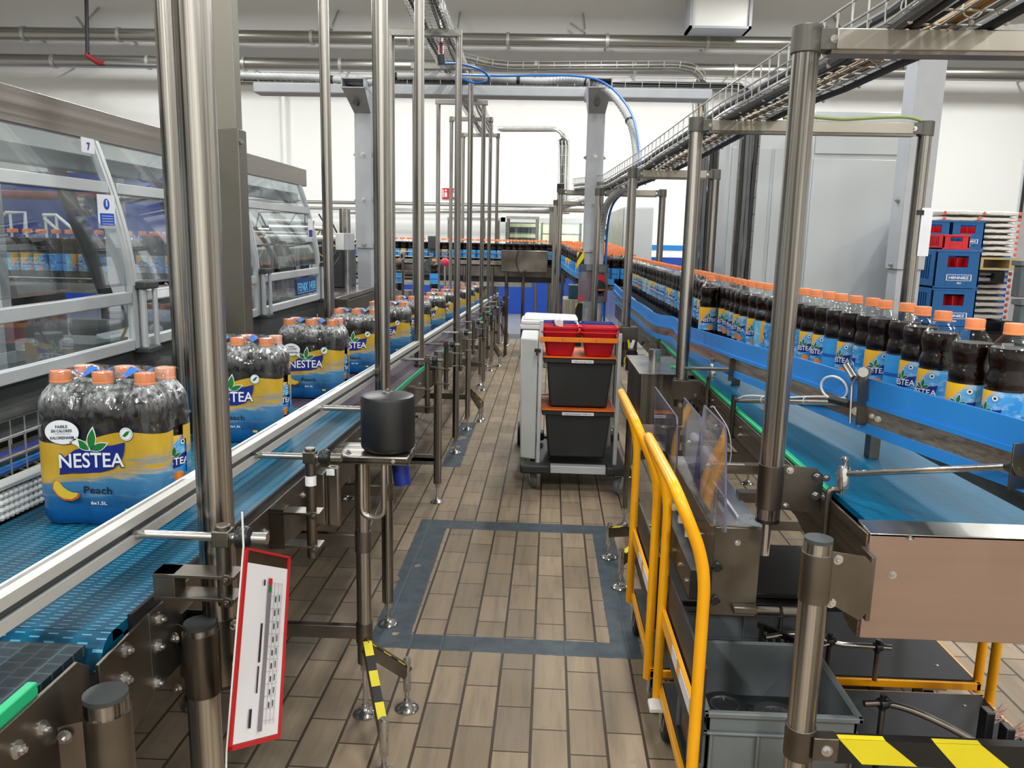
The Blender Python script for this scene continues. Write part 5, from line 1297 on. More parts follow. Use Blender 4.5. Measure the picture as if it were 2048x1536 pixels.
# bolts along the side
m = MB()
for y_ in (2.3, 2.9, 3.4, 3.9, 4.6, 5.5): m.bolt((.744,y_,.90), (-1,0,0), .006); m.bolt((.744,y_,.93), (-1,0,0), .004)
m.build('bolt', CHROME, rc)
# legs of this conveyor
def rleg(x, y, ztop, capt, tag_=None):
    leg(rc, x, y, ztop, r=.0302, zbot=.10)
    if capt:
        MB().cyl((x,y,ztop-.001), (x,y,ztop+.008), .0296, 28).build('end_cap', CAPG, rc)
rleg(.602, 1.64, .978, True)
m = MB(); m.cyl((.602,1.64,.845), (.602,1.64,.955), .0322, 28); m.prism([(0,0),(.09,-.02),(.115,-.045),(.115,-.15),(.09,-.17),(0,-.115)], (.632,1.645,.955), (1,.35,0), (0,0,1), .003); m.bb(.735,.745,1.68,1.745,.78,.93); m.build('clamp_bracket', STD, rc, bevel=.0008)
m = MB()
for dx, z_ in ((.018,.935),(.012,.835)): m.bolt((.632+dx,1.648,z_), (.2,-1,0), .007)
for z_ in (.905,.865,.825): m.bolt((.738,1.70,z_), (-.6,-1,0), .0075)
m.build('bolt', CHROME, rc)
for x_, y_ in ((.615,3.62),(.62,5.25),(.63,6.7)): leg(rc, x_, y_, .80, r=.026)
for x_, y_ in ((1.42,1.9),(1.42,3.62),(1.42,5.25),(1.42,6.7)): leg(rc, x_, y_, .83, r=.026)
m = MB()
for y_ in (3.62,5.25): 
    for z_ in (.30,.62): crossbar(m, .62, 1.42, y_, z_)
m.bar((.62,3.62,.62),(.44,3.62,.62),.02,.04); m.build('cross_brace', STD, rc)
outrigger(rc, .58, 3.66, .24, ((.375, 3.885), (.400, 3.53)))
# black and yellow striped front bar
y_ = 1.62
m = MB(); m.mat(0).bb(.672, 2.2, y_-.012, y_+.012, .478, .537); 
for k in range(6):
    x_ = .675+k*.205
    if k < 7:
        m.mat(1).add([(x_,y_-.0125,.5375),(x_+.10,y_-.0125,.5375),(x_+.175,y_-.0125,.4785),(x_+.055,y_-.0125,.4785)], [(0,3,2,1)])
        m.mat(1).add([(x_,y_-.012,.5378),(x_+.10,y_-.012,.5378),(x_+.10,y_+.004,.5378),(x_,y_+.004,.5378)], [(0,1,2,3)])
m.build('striped_bar', [BTAPE, YTAPE], rc)
m = MB(); m.cyl((.602,1.64,.472), (.602,1.64,.548), .0335, 28); m.bb(.62,.675,y_-.016,y_+.016,.484,.538); m.build('clamp_collar', STD, rc, bevel=.002)
m = MB(); m.bolt((.650,y_-.016,.510), (0,-1,0), .008); m.build('bolt', CHROME, rc)

# bottle lane with blue guides
ln = thing('bottle_lane', 'raised single file bottle lane with blue plastic guides above the wide belt', 'conveyor', (.95, 4, 1.0))
gp = [(1.03,1.42,1.257),(.98,1.62,1.257),(.955,1.717,1.257),(.855,2.10,1.257),(.80,2.55,1.247),(.76,3.18,1.219),(.738,4.22,1.170),(.742,4.55,1.178),(.69,4.95,1.160),(.70,5.8,1.152),(.70,6.7,1.149),(.72,8.2,1.165)]
gq = [gp[0]] and catmull(gp, 5)
def strip(pts, off, t, z0, z1):
    """upright strip following pts; z0 and z1 are measured from each point's own height"""
    m = MB(); vs = []; n_ = len(pts)
    for i, p in enumerate(pts):
        d = (pts[min(i+1, n_-1)]-pts[max(i-1, 0)]); d.z = 0; d.normalize(); n = Vector((-d.y, d.x, 0)); a = p+n*off; b = p+n*(off-t)
        vs += [(a.x,a.y,p.z+z0),(b.x,b.y,p.z+z0),(b.x,b.y,p.z+z1),(a.x,a.y,p.z+z1)]
    fs = []
    for i in range(n_-1):
        for k in range(4): fs.append((i*4+k, (i+1)*4+k, (i+1)*4+(k+1) % 4, i*4+(k+1) % 4))
    fs += [(0,1,2,3), tuple(len(vs)-4+q for q in (3,2,1,0))]
    m.add(vs, fs); return m
strip(gq, 0, .010, -.062, 0).build('blue_guide', GBLU, ln)
strip(gq, .006, .016, -.070, -.058).build('guide_lip', GBLU, ln)
strip(gq, .002, .008, -.118, -.068).build('guide_backing', steel('backing', 'y', (190,186,178), (150,146,138), .35), ln)
strip(gq, .006, .012, -.142, -.116).build('lower_blue_guide', GBLU, ln)
lp = [Vector((x, y, 0)) for x, y in ((1.04,1.5),(1.02,2.0),(1.01,2.6),(.96,3.0),(.90,3.3),(.885,3.8),(.885,8.4))]
strip(lp, .042, .084, 1.10, 1.1145).build('chain', GREYD, ln)
strip(lp, .035, .070, 1.07, 1.10).build('lane_body', STD, ln)
strip([p+Vector((.062,0,0)) for p in lp], 0, .01, 1.15, 1.17).build('far_guide', STL, ln)
m = MB()
for y_ in (2.4, 3.6, 4.8, 6.0, 7.5): m.bb(1.0 if y_ < 3 else .87, 1.03 if y_ < 3 else .90, y_-.02, y_+.02, BZ+.001, 1.07)
m.build('lane_support', STD, ln)
def hold(post, head, g0, bend=True, start=None, fl=.048):
    """bent post, clamp head and the rod that reaches the flange on the blue guide"""
    head = Vector(head); g0 = Vector(g0); d = (g0-head); d.normalize()
    if bend:
        MB().tube(fillet([(post[0],post[1],.86),(post[0],post[1],head.z-.040),(head.x,head.y,head.z-.042)], .02, 6), .0085, 12).build('bent_post', STD, ln)
    m = MB(); m.hold(); z = head.z; x, y = head.x, head.y
    m.lathe([(.012,-.04),(.0155,-.036),(.0155,.014),(.012,.022),(.005,.023),(.005,.032),(.010,.035),(.011,.042),(.006,.046),(.001,.046)], head, 22); m.cyl(head-d*.016, head-d*.026, .0075, 12, .004); m.cyl((x,y,z-.052),(x,y,z-.04),.010,12); m.build('clamp_head', CHROME, ln)
    MB().cyl(Vector(start) if start else head, g0, .0075, 18).build('guide_rod', CHROME, ln)
    n = Vector((-1, 0, 0)); m = MB(); m.hold(); m.cyl(g0-d*.03, g0, .009, 18, .022); m.bar(g0+Vector((0,0,-fl)), g0+Vector((0,0,fl)), .004, .044, (1,0.25,0)); m.build('guide_flange', STD, ln, bevel=.0008)
h0 = at(1688, 948, X=.772); g0 = at(2040, 932, X=.965)
hold((.738, h0.y), h0, g0)
h1 = at(1425, 737, X=.745); g1 = at(1468, 739, X=.757)
hold((.735, h1.y+.02), h1, g1, True, at(1352, 736, X=.63), .045)
for px in (1268, 1300):
    hh = at(px, 690-(1268-px)*-.3, X=.66); MB().tube(fillet([(hh.x+.06,hh.y,.90),(hh.x+.05,hh.y,hh.z),(hh.x+.07,hh.y,hh.z+.03)], .02, 5), .009, 10).build('bent_post', STD, ln)
# sensor on a rod with slotted bracket
s0 = at(1474, 801, X=.752); s1 = at(1690, 806, X=.825)
MB().tube([(s0.x-.012,s0.y,.86),(s0.x-.012,s0.y,s0.z+.02)], .0095, 14).build('sensor_post', STD, ln)
MB().cyl(s0-(s1-s0).normalized()*.01, s1, .0088, 16).build('sensor_rod', CHROME, ln)
dv = s1-s0
o1 = MB(); o1.tube(catmull([s0+Vector((0,0,.006)), s0+dv*.15+Vector((0,0,.019)), s0+dv*.5+Vector((0,0,.013)), s0+dv*.8+Vector((0,0,.017)), s1+Vector((0,0,.012))], 8), .0033, 8)
rc_ = at(1668, 776, X=.815)
o1.tube([(rc_.x+.020*math.cos(a), rc_.y-.045*math.cos(a), rc_.z+.032*math.sin(a)) for a in [i*2*PI/20 for i in range(20)]], .0033, 8, closed=True); o1.build('sensor_cable', WHT, ln)
m = MB()
for f_ in (.32,.72): m.hold(); m.lathe([(.0125,-.0025),(.0135,0),(.0125,.0025)], s0+dv*f_+Vector((0,0,.004)), 12, tuple(dv.normalized()), cap=False); m.free()
m.build('cable_tie', TIE, ln)
m = MB(); b0 = at(1700, 846, X=.83); b1 = at(1704, 765, X=.83); b2 = at(1722, 742, X=.838)
for k in (0, 1):
    off = Vector((.012*k, .028*-k, 0)); m.tube(fillet([b0+off, b1+off, b2+off+Vector((.006,0,.008))], .015, 5), .0042, 8)
m.build('slotted_bracket', STL, ln)
b3 = at(1728, 742, X=.842); MB().bar(at(1722, 850, X=.842), b3, .004, .030, (1,.3,0)).build('bracket_plate', STD, ln)
m = MB(); m.cyl(at(1692, 731, X=.825), at(1708, 757, X=.83), .0095, 18); m.build('sensor_head', STL, ln)
m = MB(); m.cyl(b3+Vector((-.01,-.02,0)), b3+Vector((.008,.012,-.004)), .013, 18); m.build('bracket_pivot', STL, ln)
m = MB(); c_ = at(1700, 808, X=.828); m.cyl(c_-Vector((.03,-.06,0)), c_, .011, 14); m.build('sensor_body', BLK, ln)
m = MB(); m.bolt(at(1712, 822, X=.83), (-.6,-1,0), .007); m.bolt(at(1756, 838, X=.85), (-.6,-1,0), .005); m.bolt(at(1744, 832, X=.85), (-.6,-1,0), .004); m.build('bolt', CHROME, ln)

# far section of the blue guide around the crowd and the accumulation table
at_ = thing('accumulation_table', 'accumulation table under the crowded bottles with pale blue guide, behind the right grey column', 'conveyor', (.6, 9.5, 1.0))
q0 = [Vector(p) for p in ((.74,8.2,0),(.50,8.35,0),(.38,8.7,0),(.28,9.4,0),(.22,10.3,0),(.2,10.7,0))]
m = MB()
vs = [(.72,8.25,zbase(8.25)-.002),(1.1,8.25,zbase(8.25)-.002),(1.1,10.8,zbase(10.8)-.002),(.15,10.8,zbase(10.8)-.002),(.40,8.5,zbase(8.5)-.002)]
m.add(vs+[(x,y,z-.03) for x,y,z in vs], [(0,1,2,3,4),(9,8,7,6,5)]+[(i,(i+5),(i+1)%5+5,(i+1)%5) for i in range(5)]); m.build('table_top', STD, at_)
g = strip([Vector((x, y, zbase(y))) for x, y in ((.72,8.2),(.55,8.3),(.41,8.6),(.32,9.1),(.24,9.9),(.17,10.7))], 0, .01, .03, .09); g.build('blue_guide', plain('guide_pale_blue', (70,146,210), .4), at_)
m = MB()
for x_, y_ in ((.35,8.9),(.25,10.2),(1.05,8.9),(1.05,10.2)): m.cyl((x_,y_,0), (x_,y_,zbase(y_)-.03), .022, 12)
m.build('leg', STD, at_)

# portals over the right line
def rportal(lab, y, xl, xr, zt_, rp, z0l, beamh=.05, z0r=.02):
    r = thing('portal_frame', lab, 'frame', ((xl+xr)/2, y, z0l))
    mpole(r, xl, y, z0l, zt_-.01, rp); mpole(r, xr, y, z0r, zt_-.01, rp)
    for x_, s in ((xl, 1), (xr, -1)):
        m = MB(); m.cyl((x_,y,zt_-.055), (x_,y,zt_+.006), rp+.005, 26); m.bb(min(x_,x_+s*.085), max(x_,x_+s*.085), y-rp*.8, y+rp*.8, zt_-.05, zt_-.002); m.build('corner_joint', plain('joint_grey', (98,96,90), .42, .5, .06), r, bevel=.002)
    m = MB(); m.bb(xl+.06, xr-.06, y-rp*.95, y+rp*.95, zt_-beamh, zt_-.003); m.build('top_beam', plain('beam_pale_steel', (164,158,148), .36, .8, .1, (4,4,4)), r, bevel=.003)
    MB().bb(xl+.05, xr-.05, y-rp*.85, y+rp*.85, zt_-beamh-.008, zt_-beamh).build('beam_underside', STD, r)
    m = MB(); m.bolt((xl+.055,y-rp*.8,zt_-.027), (0,-1,0), .006); m.bolt((xr-.055,y-rp*.8,zt_-.027), (0,-1,0), .006); m.build('bolt', CHROME, r)
    return r
zR1 = at(1610,58,Y=2.0).z
r1 = rportal('nearest steel portal at the right, its pole standing in front of the bottle file', 2.0, .598, 1.62, zR1, .0302, .90)
MB().cyl((.598,2.0,.892), (.598,2.0,.901), .0305, 26).build('end_plug', BLK, r1)
m = MB(); m.cyl((.598,2.0,.93), (.598,2.0,1.045), .0325, 28); m.prism([(0,0),(.085,-.01),(.105,-.03),(.105,-.125),(.085,-.13),(0,-.12)], (.630,2.0,1.045), (1,.1,0), (0,0,1), .003); m.build('clamp_bracket', STD, r1, bevel=.0008)
m = MB()
for dx, z_ in ((.015,1.03),(.012,.935)): m.bolt((.63+dx,1.998,z_), (0,-1,0), .006)
for z_ in (1.015,.965): m.bolt((.715,2.0,z_), (-.3,-1,0), .0075); m.bolt((.735,1.99,z_), (-.3,-1,0), .006)
m.build('bolt', CHROME, r1)
m = MB(); m.cyl((.598,2.0,.80), (.598,2.0,.892), .012, 14); m.build('hanging_stud', CHROME, r1)
zR2 = at(1390,238,Y=3.6).z
r2 = rportal('second steel portal at the right, in front of the big grey cabinet', 3.6, .640, 1.605, zR2, .0285, .86)
m = MB(); m.bb(.60,.72,3.55,3.60,.90,.985); m.cyl((.640,3.6,.88), (.640,3.6,.99), .032, 24); m.bolt((.70,3.55,.915), (0,-1,0), .008); m.build('clamp_bracket', STD, r2, bevel=.002)
zR3 = at(1262,338,Y=5.2).z
r3 = rportal('third steel portal at the right with the pale conduit ending at its corner', 5.2, .545, 1.06, zR3, .0275, .80, .05, .966)
m = MB(); m.bb(.50,.62,5.14,5.24,.95,1.05); m.cyl((.545,5.2,.90),(.545,5.2,1.06),.033,22); m.build('clamp_bracket', STD, r3, bevel=.003)
zR4 = at(1200,378,Y=6.8).z
r4 = rportal('fourth steel portal at the right, just behind the grey column', 6.8, .44, .965, zR4, .027, .02, .05, .966)
zR5 = at(1120,379,Y=8.8).z
r5 = rportal('steel portal with green topped beacon behind it, left of the right grey column', 8.8, .165, .60, zR5, .026, .02)
rportal('lower steel portal directly behind the beacon portal', 9.9, .13, .58, at(1110,401,Y=9.9).z, .026, .02)
rportal('farthest small steel portal left of the right grey column', 10.9, .09, .60, at(1105,415,Y=10.9).z, .026, .02)
# tray over the portals
path = [(.93,.9,2.17),(.90,2.0,zR1+.012),(.86,3.6,zR2+.012),(.72,5.2,zR3+.012),(.60,6.8,zR4+.012),(.42,8.8,zR5+.012)]
mesh_tray('cable_tray', 'wire mesh cable tray full of cables running along the top of the right hand portals', path, .26, .10,
    [(-.10,-.02,.014,CBLE),(-.075,-.018,.012,CBLK),(-.05,0,.009,CBLE),(-.02,0,.007,CBLK),(.02,0,.010,CYEL),(.035,0,.008,CYEL),(.07,0,.010,CBLE),(.10,-.02,.015,CBLK),(.115,.0,.011,CBLE),(-.11,.02,.012,CBLE)], pitch=.10, ties=True, wr=.0032)
o = MB().tube(catmull([(1.0,3.585,zR2+.008),(1.12,3.59,zR2+.014),(1.25,3.58,zR2+.006),(1.40,3.58,zR2+.016),(1.52,3.58,zR2+.018),(1.60,3.59,zR2+.0)], 8), .007, 8).build('green_yellow_cable', plain('cable_green', (140,156,96), .5)); tag(o, 'pale green cable lying along the beam of the second right portal', 'cable')
# vertical cable runs behind
def vert(lab, px0, px1, y, ztop, zbot, n, seed):
    a = at(px0, 420, Y=y).x; b = at(px1, 420, Y=y).x
    mesh_tray('cable_run', lab, [((a+b)/2, y, zbot), ((a+b)/2, y, ztop)], b-a, .06, [((i-(n-1)/2)*(b-a)/n*.9, .0, .018, (CBLK,CBLE,CBLE,CBLK)[(i+seed) % 4]) for i in range(n)], pitch=.13, mat=STD)
vert('vertical cable run in wire mesh before the pale cabinet, right of the second pole', 1470, 1506, 6.6, 2.75, .0, 4, 0)
vert('vertical cable run in wire mesh just left of the third portal right pole', 1393, 1428, 7.2, 2.5, .0, 4, 1)

# ------------------------------------------------------------------ cabinets on the right
def cab(lab, x0, x1, y0, y1, z1, seams=(), mt=WCAB):
    r = thing('control_cabinet', lab, 'cabinet', ((x0+x1)/2, (y0+y1)/2, 0))
    MB().bb(x0,x1,y0,y1,.0,z1).build('cabinet_body', mt, r, bevel=.008)
    for s in seams: MB().bb(s[0],s[1],y0-.012,y0-.001,s[2],s[3]).build('door', mt, r, bevel=.004)
    return r
a = at(1632,222,Y=7); b = at(1815,222,Y=7)
cab('big light grey cabinet with a plain door behind the right grey column', a.x, b.x+.25, 7.0, 8.0, a.z, ((a.x+.015,b.x+.2,.1,2.30),(a.x+.015,b.x+.2,2.34,a.z-.02)))
a2 = at(1500,275,Y=7.4)
cab('light grey cabinet wall left of the big cabinet, with cable runs in front', a2.x-.22, a.x-.02, 7.15, 8.0, a2.z, ((a2.x-.2,a2.x+.13,.1,2.4),(a2.x+.16,a.x-.05,.1,2.4)))
a3 = at(1250,413,Y=11.3); b3 = at(1308,413,Y=11.3)
r = cab('small grey cabinet with brushed steel side behind the third portal', a3.x, b3.x, 11.3, 14.2, a3.z, ((a3.x+.01,b3.x-.01,.1,a3.z-.02),))
MB().bb(a3.x-.012, a3.x-.001, 11.35, 14.15, .3, a3.z-.03).build('steel_side', steel('brushed_side', 'z', (200,198,190), (168,166,158), .3), r)
# distant steel upright at the right edge
r = thing('steel_upright', 'grey rack upright at the right edge above the stacked bags', 'post', (at(2040,300,Y=9).x, 9, 0))
xx = at(2044,420,Y=9).x; MB().bb(xx, xx+.5, 9.0, 9.1, .0, 2.55).build('upright', GREY, r)
MB().bb(xx-.03, xx-.005, 8.98, 9.0, 1.9, 3.4).build('dark_edge', BLK, r)
# grey stacked bins at the right edge
for k in range(3):
    a = at(2046, 518+k*75, Y=7.4)
    r = thing('grey_bin', 'grey plastic bin at the right edge, %s of the stack beside the bags' % ('top', 'middle', 'bottom')[k], 'bin', (a.x+.2, 7.4, 0))
    z1 = 1.6-(518+k*75-496)/1600*7.5; m = MB(); m.bb(a.x, a.x+.5, 7.4, 7.52, z1-.33, z1-.05); m.build('bin_body', plain('bin_grey', (94,104,108), .5), r, bevel=.006)
    MB().bb(a.x-.02, a.x+.5, 7.38, 7.54, z1-.05, z1).build('bin_rim', plain('bin_rim_grey', (104,114,118), .5), r, bevel=.006)

# ------------------------------------------------------------------ drink crates
def crate(lab, x, y, z, w, d, h, big=True, col=None, text=True, group=None, inner=True):
    col = col or BBLU; t_ = .012
    r = thing('drink_crate', lab, 'crate', (x+w/2, y+d/2, z), group)
    m = MB(); hx0, hx1, hz0, hz1 = x+w*.27, x+w*.73, z+h*.55, z+h*.85
    m.bb(x, hx0, y, y+t_, z, z+h); m.bb(hx1, x+w, y, y+t_, z, z+h); m.bb(hx0, hx1, y, y+t_, z, hz0); m.bb(hx0, hx1, y, y+t_, hz1, z+h)
    # left side with slots
    n = 5; s0, s1 = y+d*.22, y+d*.80; sw = (s1-s0)/n
    m.bb(x, x+t_, y, s0, z, z+h); m.bb(x, x+t_, s1, y+d, z, z+h); m.bb(x, x+t_, s0, s1, z, z+h*.22); m.bb(x, x+t_, s0, s1, z+h*.86, z+h)
    for k in range(n): m.bb(x, x+t_, s0+k*sw, s0+k*sw+sw*.42, z+h*.22, z+h*.86)
    m.bb(x+w-t_, x+w, y, y+d, z, z+h); m.bb(x, x+w, y+d-t_, y+d, z, z+h); m.bb(x, x+w, y, y+d, z, z+t_)
    m.bb(x-.003, x+w+.003, y-.003, y, z+h-.014, z+h); m.bb(x-.003, x+w+.003, y-.003, y, z, z+.012)
    m.build('crate_shell', col, r, bevel=.0015)
    g = MB()
    for k in range(1, 4): g.bb(x+w*k/4-.002, x+w*k/4+.002, y+t_, y+d-t_, z+t_, z+h*.8)
    for k in range(1, 3): g.bb(x+t_, x+w-t_, y+d*k/3-.002, y+d*k/3+.002, z+t_, z+h*.8)
    g.build('divider', BRED if col is BBLU else BBLU, r)
    if text:
        c = MB(); cx = x+w*.55; cz = z+h*.28; tw_ = w*.56; yy = y-.004
        c.mat(0).bb(cx-tw_/2, cx+tw_/2, yy, yy+.001, cz-h*.085, cz+h*.085); c.mat(1).bb(cx-tw_/2+.007, cx+tw_/2-.007, yy-.0006, yy, cz-h*.066, cz+h*.066)
        c.mat(0).text('HENNIEZ', h*.098, (cx,yy-.0007,cz-h*.035), (1,0,0), (0,0,1), .0006, .025, w=tw_*.80)
        c.mat(0).text('50cl', h*.07, (cx+.004,yy,cz-h*.165), (1,0,0), (0,0,1), .0006, .02)
        for k in range(14):
            xx = cx-tw_/2+tw_*(k+.5)/14; c.mat(1).bb(xx-.003, xx+.003, yy-.0007, yy, cz+h*.070, cz+h*.081); c.mat(1).bb(xx-.003, xx+.003, yy-.0007, yy, cz-h*.081, cz-h*.070)
        c.build('crate_print', [WINK, BBLU], r)
    return r
Yc = 5.9; TL = at(1874,499,Y=Yc); TR = at(1966,500,Y=Yc); BL = at(1869,576,Y=Yc)
cw = TR.x-TL.x-.005; ch = TL.z-BL.z; cx0 = TL.x; cz1 = TL.z
dd = .30
names3 = ['second from top', 'third from top', 'lowest one that shows']
for k in range(5):
    crate('blue drink crate in the front stack, %s' % ('the one with its whole white label visible', 'directly below the fully labelled one', 'third one down, partly behind the bottles', 'fourth one down, hidden low', 'bottom crate on the floor')[k], cx0, Yc, cz1-ch*(k+1)+.002 if cz1-ch*(k+1) > 0 else .0, cw, dd, ch-.004, text=k < 3)
crate('red low crate with orange inside standing on top of the front blue crate stack', at(1887,480,Y=Yc+.02).x, Yc+.02, cz1+.002, at(1940,480,Y=Yc+.02).x-at(1887,480,Y=Yc+.02).x, .25, at(1874,469,Y=Yc).z-cz1, col=BRED, text=False)
Yd = 6.5; zt_ = at(1904,440,Y=Yd).z; xa = at(1905,440,Y=Yd).x; xb = at(1972,440,Y=Yd).x; hh = zt_-at(1966,499,Y=Yd).z
for k in range(4): crate('blue drink crate of the rear stack, %s' % ('top right one rising behind the red crates', 'second in the right column', 'third in the right column', 'fourth in the right column')[k], xa, Yd, max(.0, zt_-hh*(k+1)), xb-xa, .4, hh-.004, text=k == 0)
for k in range(4): crate('blue drink crate in left column of rear stack, %s' % ('top one by the white sheet', 'second', 'third', 'fourth')[k], xa-(xb-xa)-.005, Yd, max(.0, zt_-hh*(k+1)), xb-xa, .4, hh-.004, text=False)
a = at(1862,415,Y=5.0); b = at(1842,512,Y=5.0)
r = thing('hanging_sheet', 'white paper sheet hanging beside the second portal in front of the blue crates', 'paper', (b.x, 3.57, b.z))
a = at(1866,416,Y=3.57); b = at(1838,512,Y=3.57)
MB().bb(b.x-.01, a.x, 3.566, 3.5705, b.z, a.z).build('sheet', PAPER, r)
MB().bb(1.59,1.62,3.562,3.566,a.z-.03,a.z-.01).build('adhesive_strip', BTAPE, r)

# ------------------------------------------------------------------ bags on pallets
BAG = plain('white_sack', (226,220,214), .6, 0, .05, (14,14,14), bump=.2)
BSP = plain('sack_orange_print', (232,108,84), .6)
def bag(lab, x, y, z, w, d, h, seed):
    rnd = random.Random(seed); r = thing('sack', lab, 'sack', (x+w/2, y+d/2, z), 'white sacks stacked on pallets')
    m = MB(); n = 16; k = 8; vs = []
    for i in range(n+1):
        u = i/n; e = min(1, (min(u, 1-u)*5))**.55; sag = rnd.uniform(-.006,.006)
        for j in range(k):
            a = 2*PI*j/k+PI/8; vs.append((x+w*u, y+d/2+d/2*math.cos(a)*(.9+.1*e)*1.05, z+h/2+sag*.5+h/2*math.sin(a)*(.5+.5*e)*1.2))
    fs = [(i*k+j, (i+1)*k+j, (i+1)*k+(j+1) % k, i*k+(j+1) % k) for i in range(n) for j in range(k)] + [tuple(range(k)), tuple(range(n*k+k-1, n*k-1, -1))]
    m.add(vs, fs); m.build('sack_body', BAG, r, smooth=70)
    s = MB()
    for u in (.06, .94) if seed % 2 else (.94,): s.mat(0).sphere((x+w*u, y+.012, z+h*.5), h*.36, 12, (.8,.35,1))
    s.build('orange_mark', BSP, r)
def bagstack(px0, px1, y, ytop, ybot, rows, where):
    x0 = at(px0,480,Y=y).x; x1 = at(px1,480,Y=y).x; zt = at((px0+px1)/2,ytop,Y=y).z; zb_ = at((px0+px1)/2,ybot,Y=y).z; h = (zt-zb_)/rows; mid = x0+(x1-x0)*.52
    for i in range(rows):
        s = .03 if i % 2 else -.02
        for q, (xa, xb) in enumerate(((x0, mid+s), (mid+s+.01, x1))):
            bag('white sack with orange end print stacked on the %s pallet at the right' % where, xa, y, zb_+h*i+.003, xb-xa, .5, h*.97, i*2+q+1)
    return x0, x1, zb_
def pallet(lab, x0, x1, y, z, mt):
    r = thing('pallet', lab, 'pallet', ((x0+x1)/2, y+.3, z)); m = MB()
    for k in range(4): m.bb(x0, x1, y+k*.16, y+k*.16+.12, z+.10, z+.12)
    m.build('deck_board', mt, r)
    m = MB()
    for k in range(3): m.bb(x0+(x1-x0-.1)*k/2, x0+(x1-x0-.1)*k/2+.1, y, y+.6, z+.02, z+.10)
    m.build('block', mt, r)
    m = MB(); m.bb(x0, x1, y, y+.6, z, z+.02); m.build('bottom_board', mt, r)
WOOD = plain('pallet_wood', (196,172,124), .7, 0, .12)
YB = 8.0
x0, x1, z0 = bagstack(1880, 2040, YB, 421, 514, 8, 'upper'); pallet('pale wooden pallet under the upper sacks', x0-.02, x1+.02, YB-.02, z0-.122, WOOD)
MB2 = bagstack(1875, 2036, YB+.05, 541, 640, 8, 'lower')
pallet('black plastic pallet standing on top of the lower sacks', x0, x1-.1, YB, z0-.25, BLK)
pallet('dark pallet under the lower sacks', MB2[0]-.02, MB2[1]+.02, YB, MB2[2]-.122, BLK)
rk = thing('rack_shelf', 'dark rack floor carrying the sack pallets', 'shelf', (3.8, 8.3, 0)); MB().bb(x0-.1, x1+.3, YB-.05, YB+.7, MB2[2]-.21, MB2[2]-.124).build('beam', STD, rk)
m = MB(); m.bb(x0-.1,x0-.04,YB-.05,YB,0,MB2[2]-.21); m.bb(x1+.24,x1+.3,YB-.05,YB,0,MB2[2]-.21); m.bb(x0-.1,x0-.04,YB+.6,YB+.65,0,MB2[2]-.21); m.bb(x1+.24,x1+.3,YB+.6,YB+.65,0,MB2[2]-.21); m.build('upright', STD, rk)

r = thing('crate_dolly', 'low grey dolly under the front stack of blue drink crates', 'dolly', (cx0+.15, Yc+.15, 0))
MB().bb(cx0, cx0+cw, Yc, Yc+dd, .06, cz1-ch*5).build('dolly_frame', CRG, r)
for wx_, wy_ in ((.04,.04),(cw-.04,.04),(.04,dd-.04),(cw-.04,dd-.04)): MB().cyl((cx0+wx_-.012,Yc+wy_,.03),(cx0+wx_+.012,Yc+wy_,.03),.03,14).build('wheel', RUB, r)
# ------------------------------------------------------------------ cleaning trolley
TY = 4.95; tx0, tx1 = -.09, .56
tr = thing('cleaning_trolley', 'grey cleaning trolley with white side panel standing in the aisle', 'trolley', (.24, 5.2, 0))
def caster(parent, x, y, r=.06, ang=0, mt=CRG, fr=GALV, w=.028):
    c, s = math.cos(ang), math.sin(ang); ax = Vector((c, s, 0)); ctr = Vector((x, y, r))
    MB().lathe([(r*.35,-w/2),(r*.96,-w/2),(r,-w/2+.006),(r,w/2-.006),(r*.96,w/2),(r*.35,w/2)], ctr, 28, ax).build('wheel', mt, parent)
    MB().cyl(ctr-ax*(w/2+.002), ctr+ax*(w/2+.002), r*.42, 20).build('wheel_hub', fr, parent)
    m = MB()
    for sg in (-1, 1):
        p = ctr+ax*(sg*(w/2+.006)); m.bar(p, p+Vector((0,.0,r*1.25))+Vector((-s,c,0))*.02, .004, .03, (-s,c,0))
    m.bb(x-.03,x+.03,y-.03,y+.03,r*2.12,r*2.2); m.cyl(ctr-ax*(w/2+.011), ctr+ax*(w/2+.011), .007, 10); m.build('fork', fr, parent)
for x_, y_, an in ((-.03,5.02,.35),(.52,4.93,-.5),(.50,5.62,.3),(.0,5.75,0)): caster(tr, x_, y_, .058, an)
MB().lathe([(.03,-.022),(.088,-.022),(.092,-.014),(.092,.014),(.088,.022),(.03,.022)], (-.14,6.1,.092), 30, (1,0,0)).build('rear_wheel', RUB, tr)
m = MB()
for (xa, xb) in ((tx0-.02, .08), (.43, tx1+.03)):
    m.bb(xa, xb, 4.86, 4.96, .135, .195)
m.bb(tx0-.015,.04,5.45,5.56,.20,.26); m.bb(.49,tx1+.01,5.5,5.6,.20,.26)
m.build('bumper', DKP, tr, bevel=.014, each=True)
m = MB(); m.bb(.08,.43,4.88,4.94,.14,.188); m.build('front_crossbar', ALUP, tr, bevel=.003)
m = MB(); m.bb(-.05,.0,4.96,5.75,.15,.185); m.bb(.50,.55,4.96,5.75,.15,.185); m.bb(-.05,.55,5.65,5.72,.15,.185); m.bb(-.0,.50,4.97,5.65,.15,.17); m.build('chassis', DKP, tr)
m = MB(); m.bb(-.012,.012,4.92,4.955,.19,1.10); m.bb(.475,.499,4.92,4.955,.19,1.03); m.bb(.475,.499,5.4,5.43,.19,.9); m.build('upright', ALUP, tr, bevel=.003)
m = MB(); m.hexa([(-.115,5.0,.20),(-.016,4.96,.20),(-.016,5.45,.20),(-.115,5.45,.20),(-.13,5.0,.98),(-.016,4.96,.98),(-.016,5.45,.98),(-.13,5.45,.98)]); m.build('side_panel', plain('panel_off_white', (196,198,196), .5, 0, .03), tr, bevel=.01)
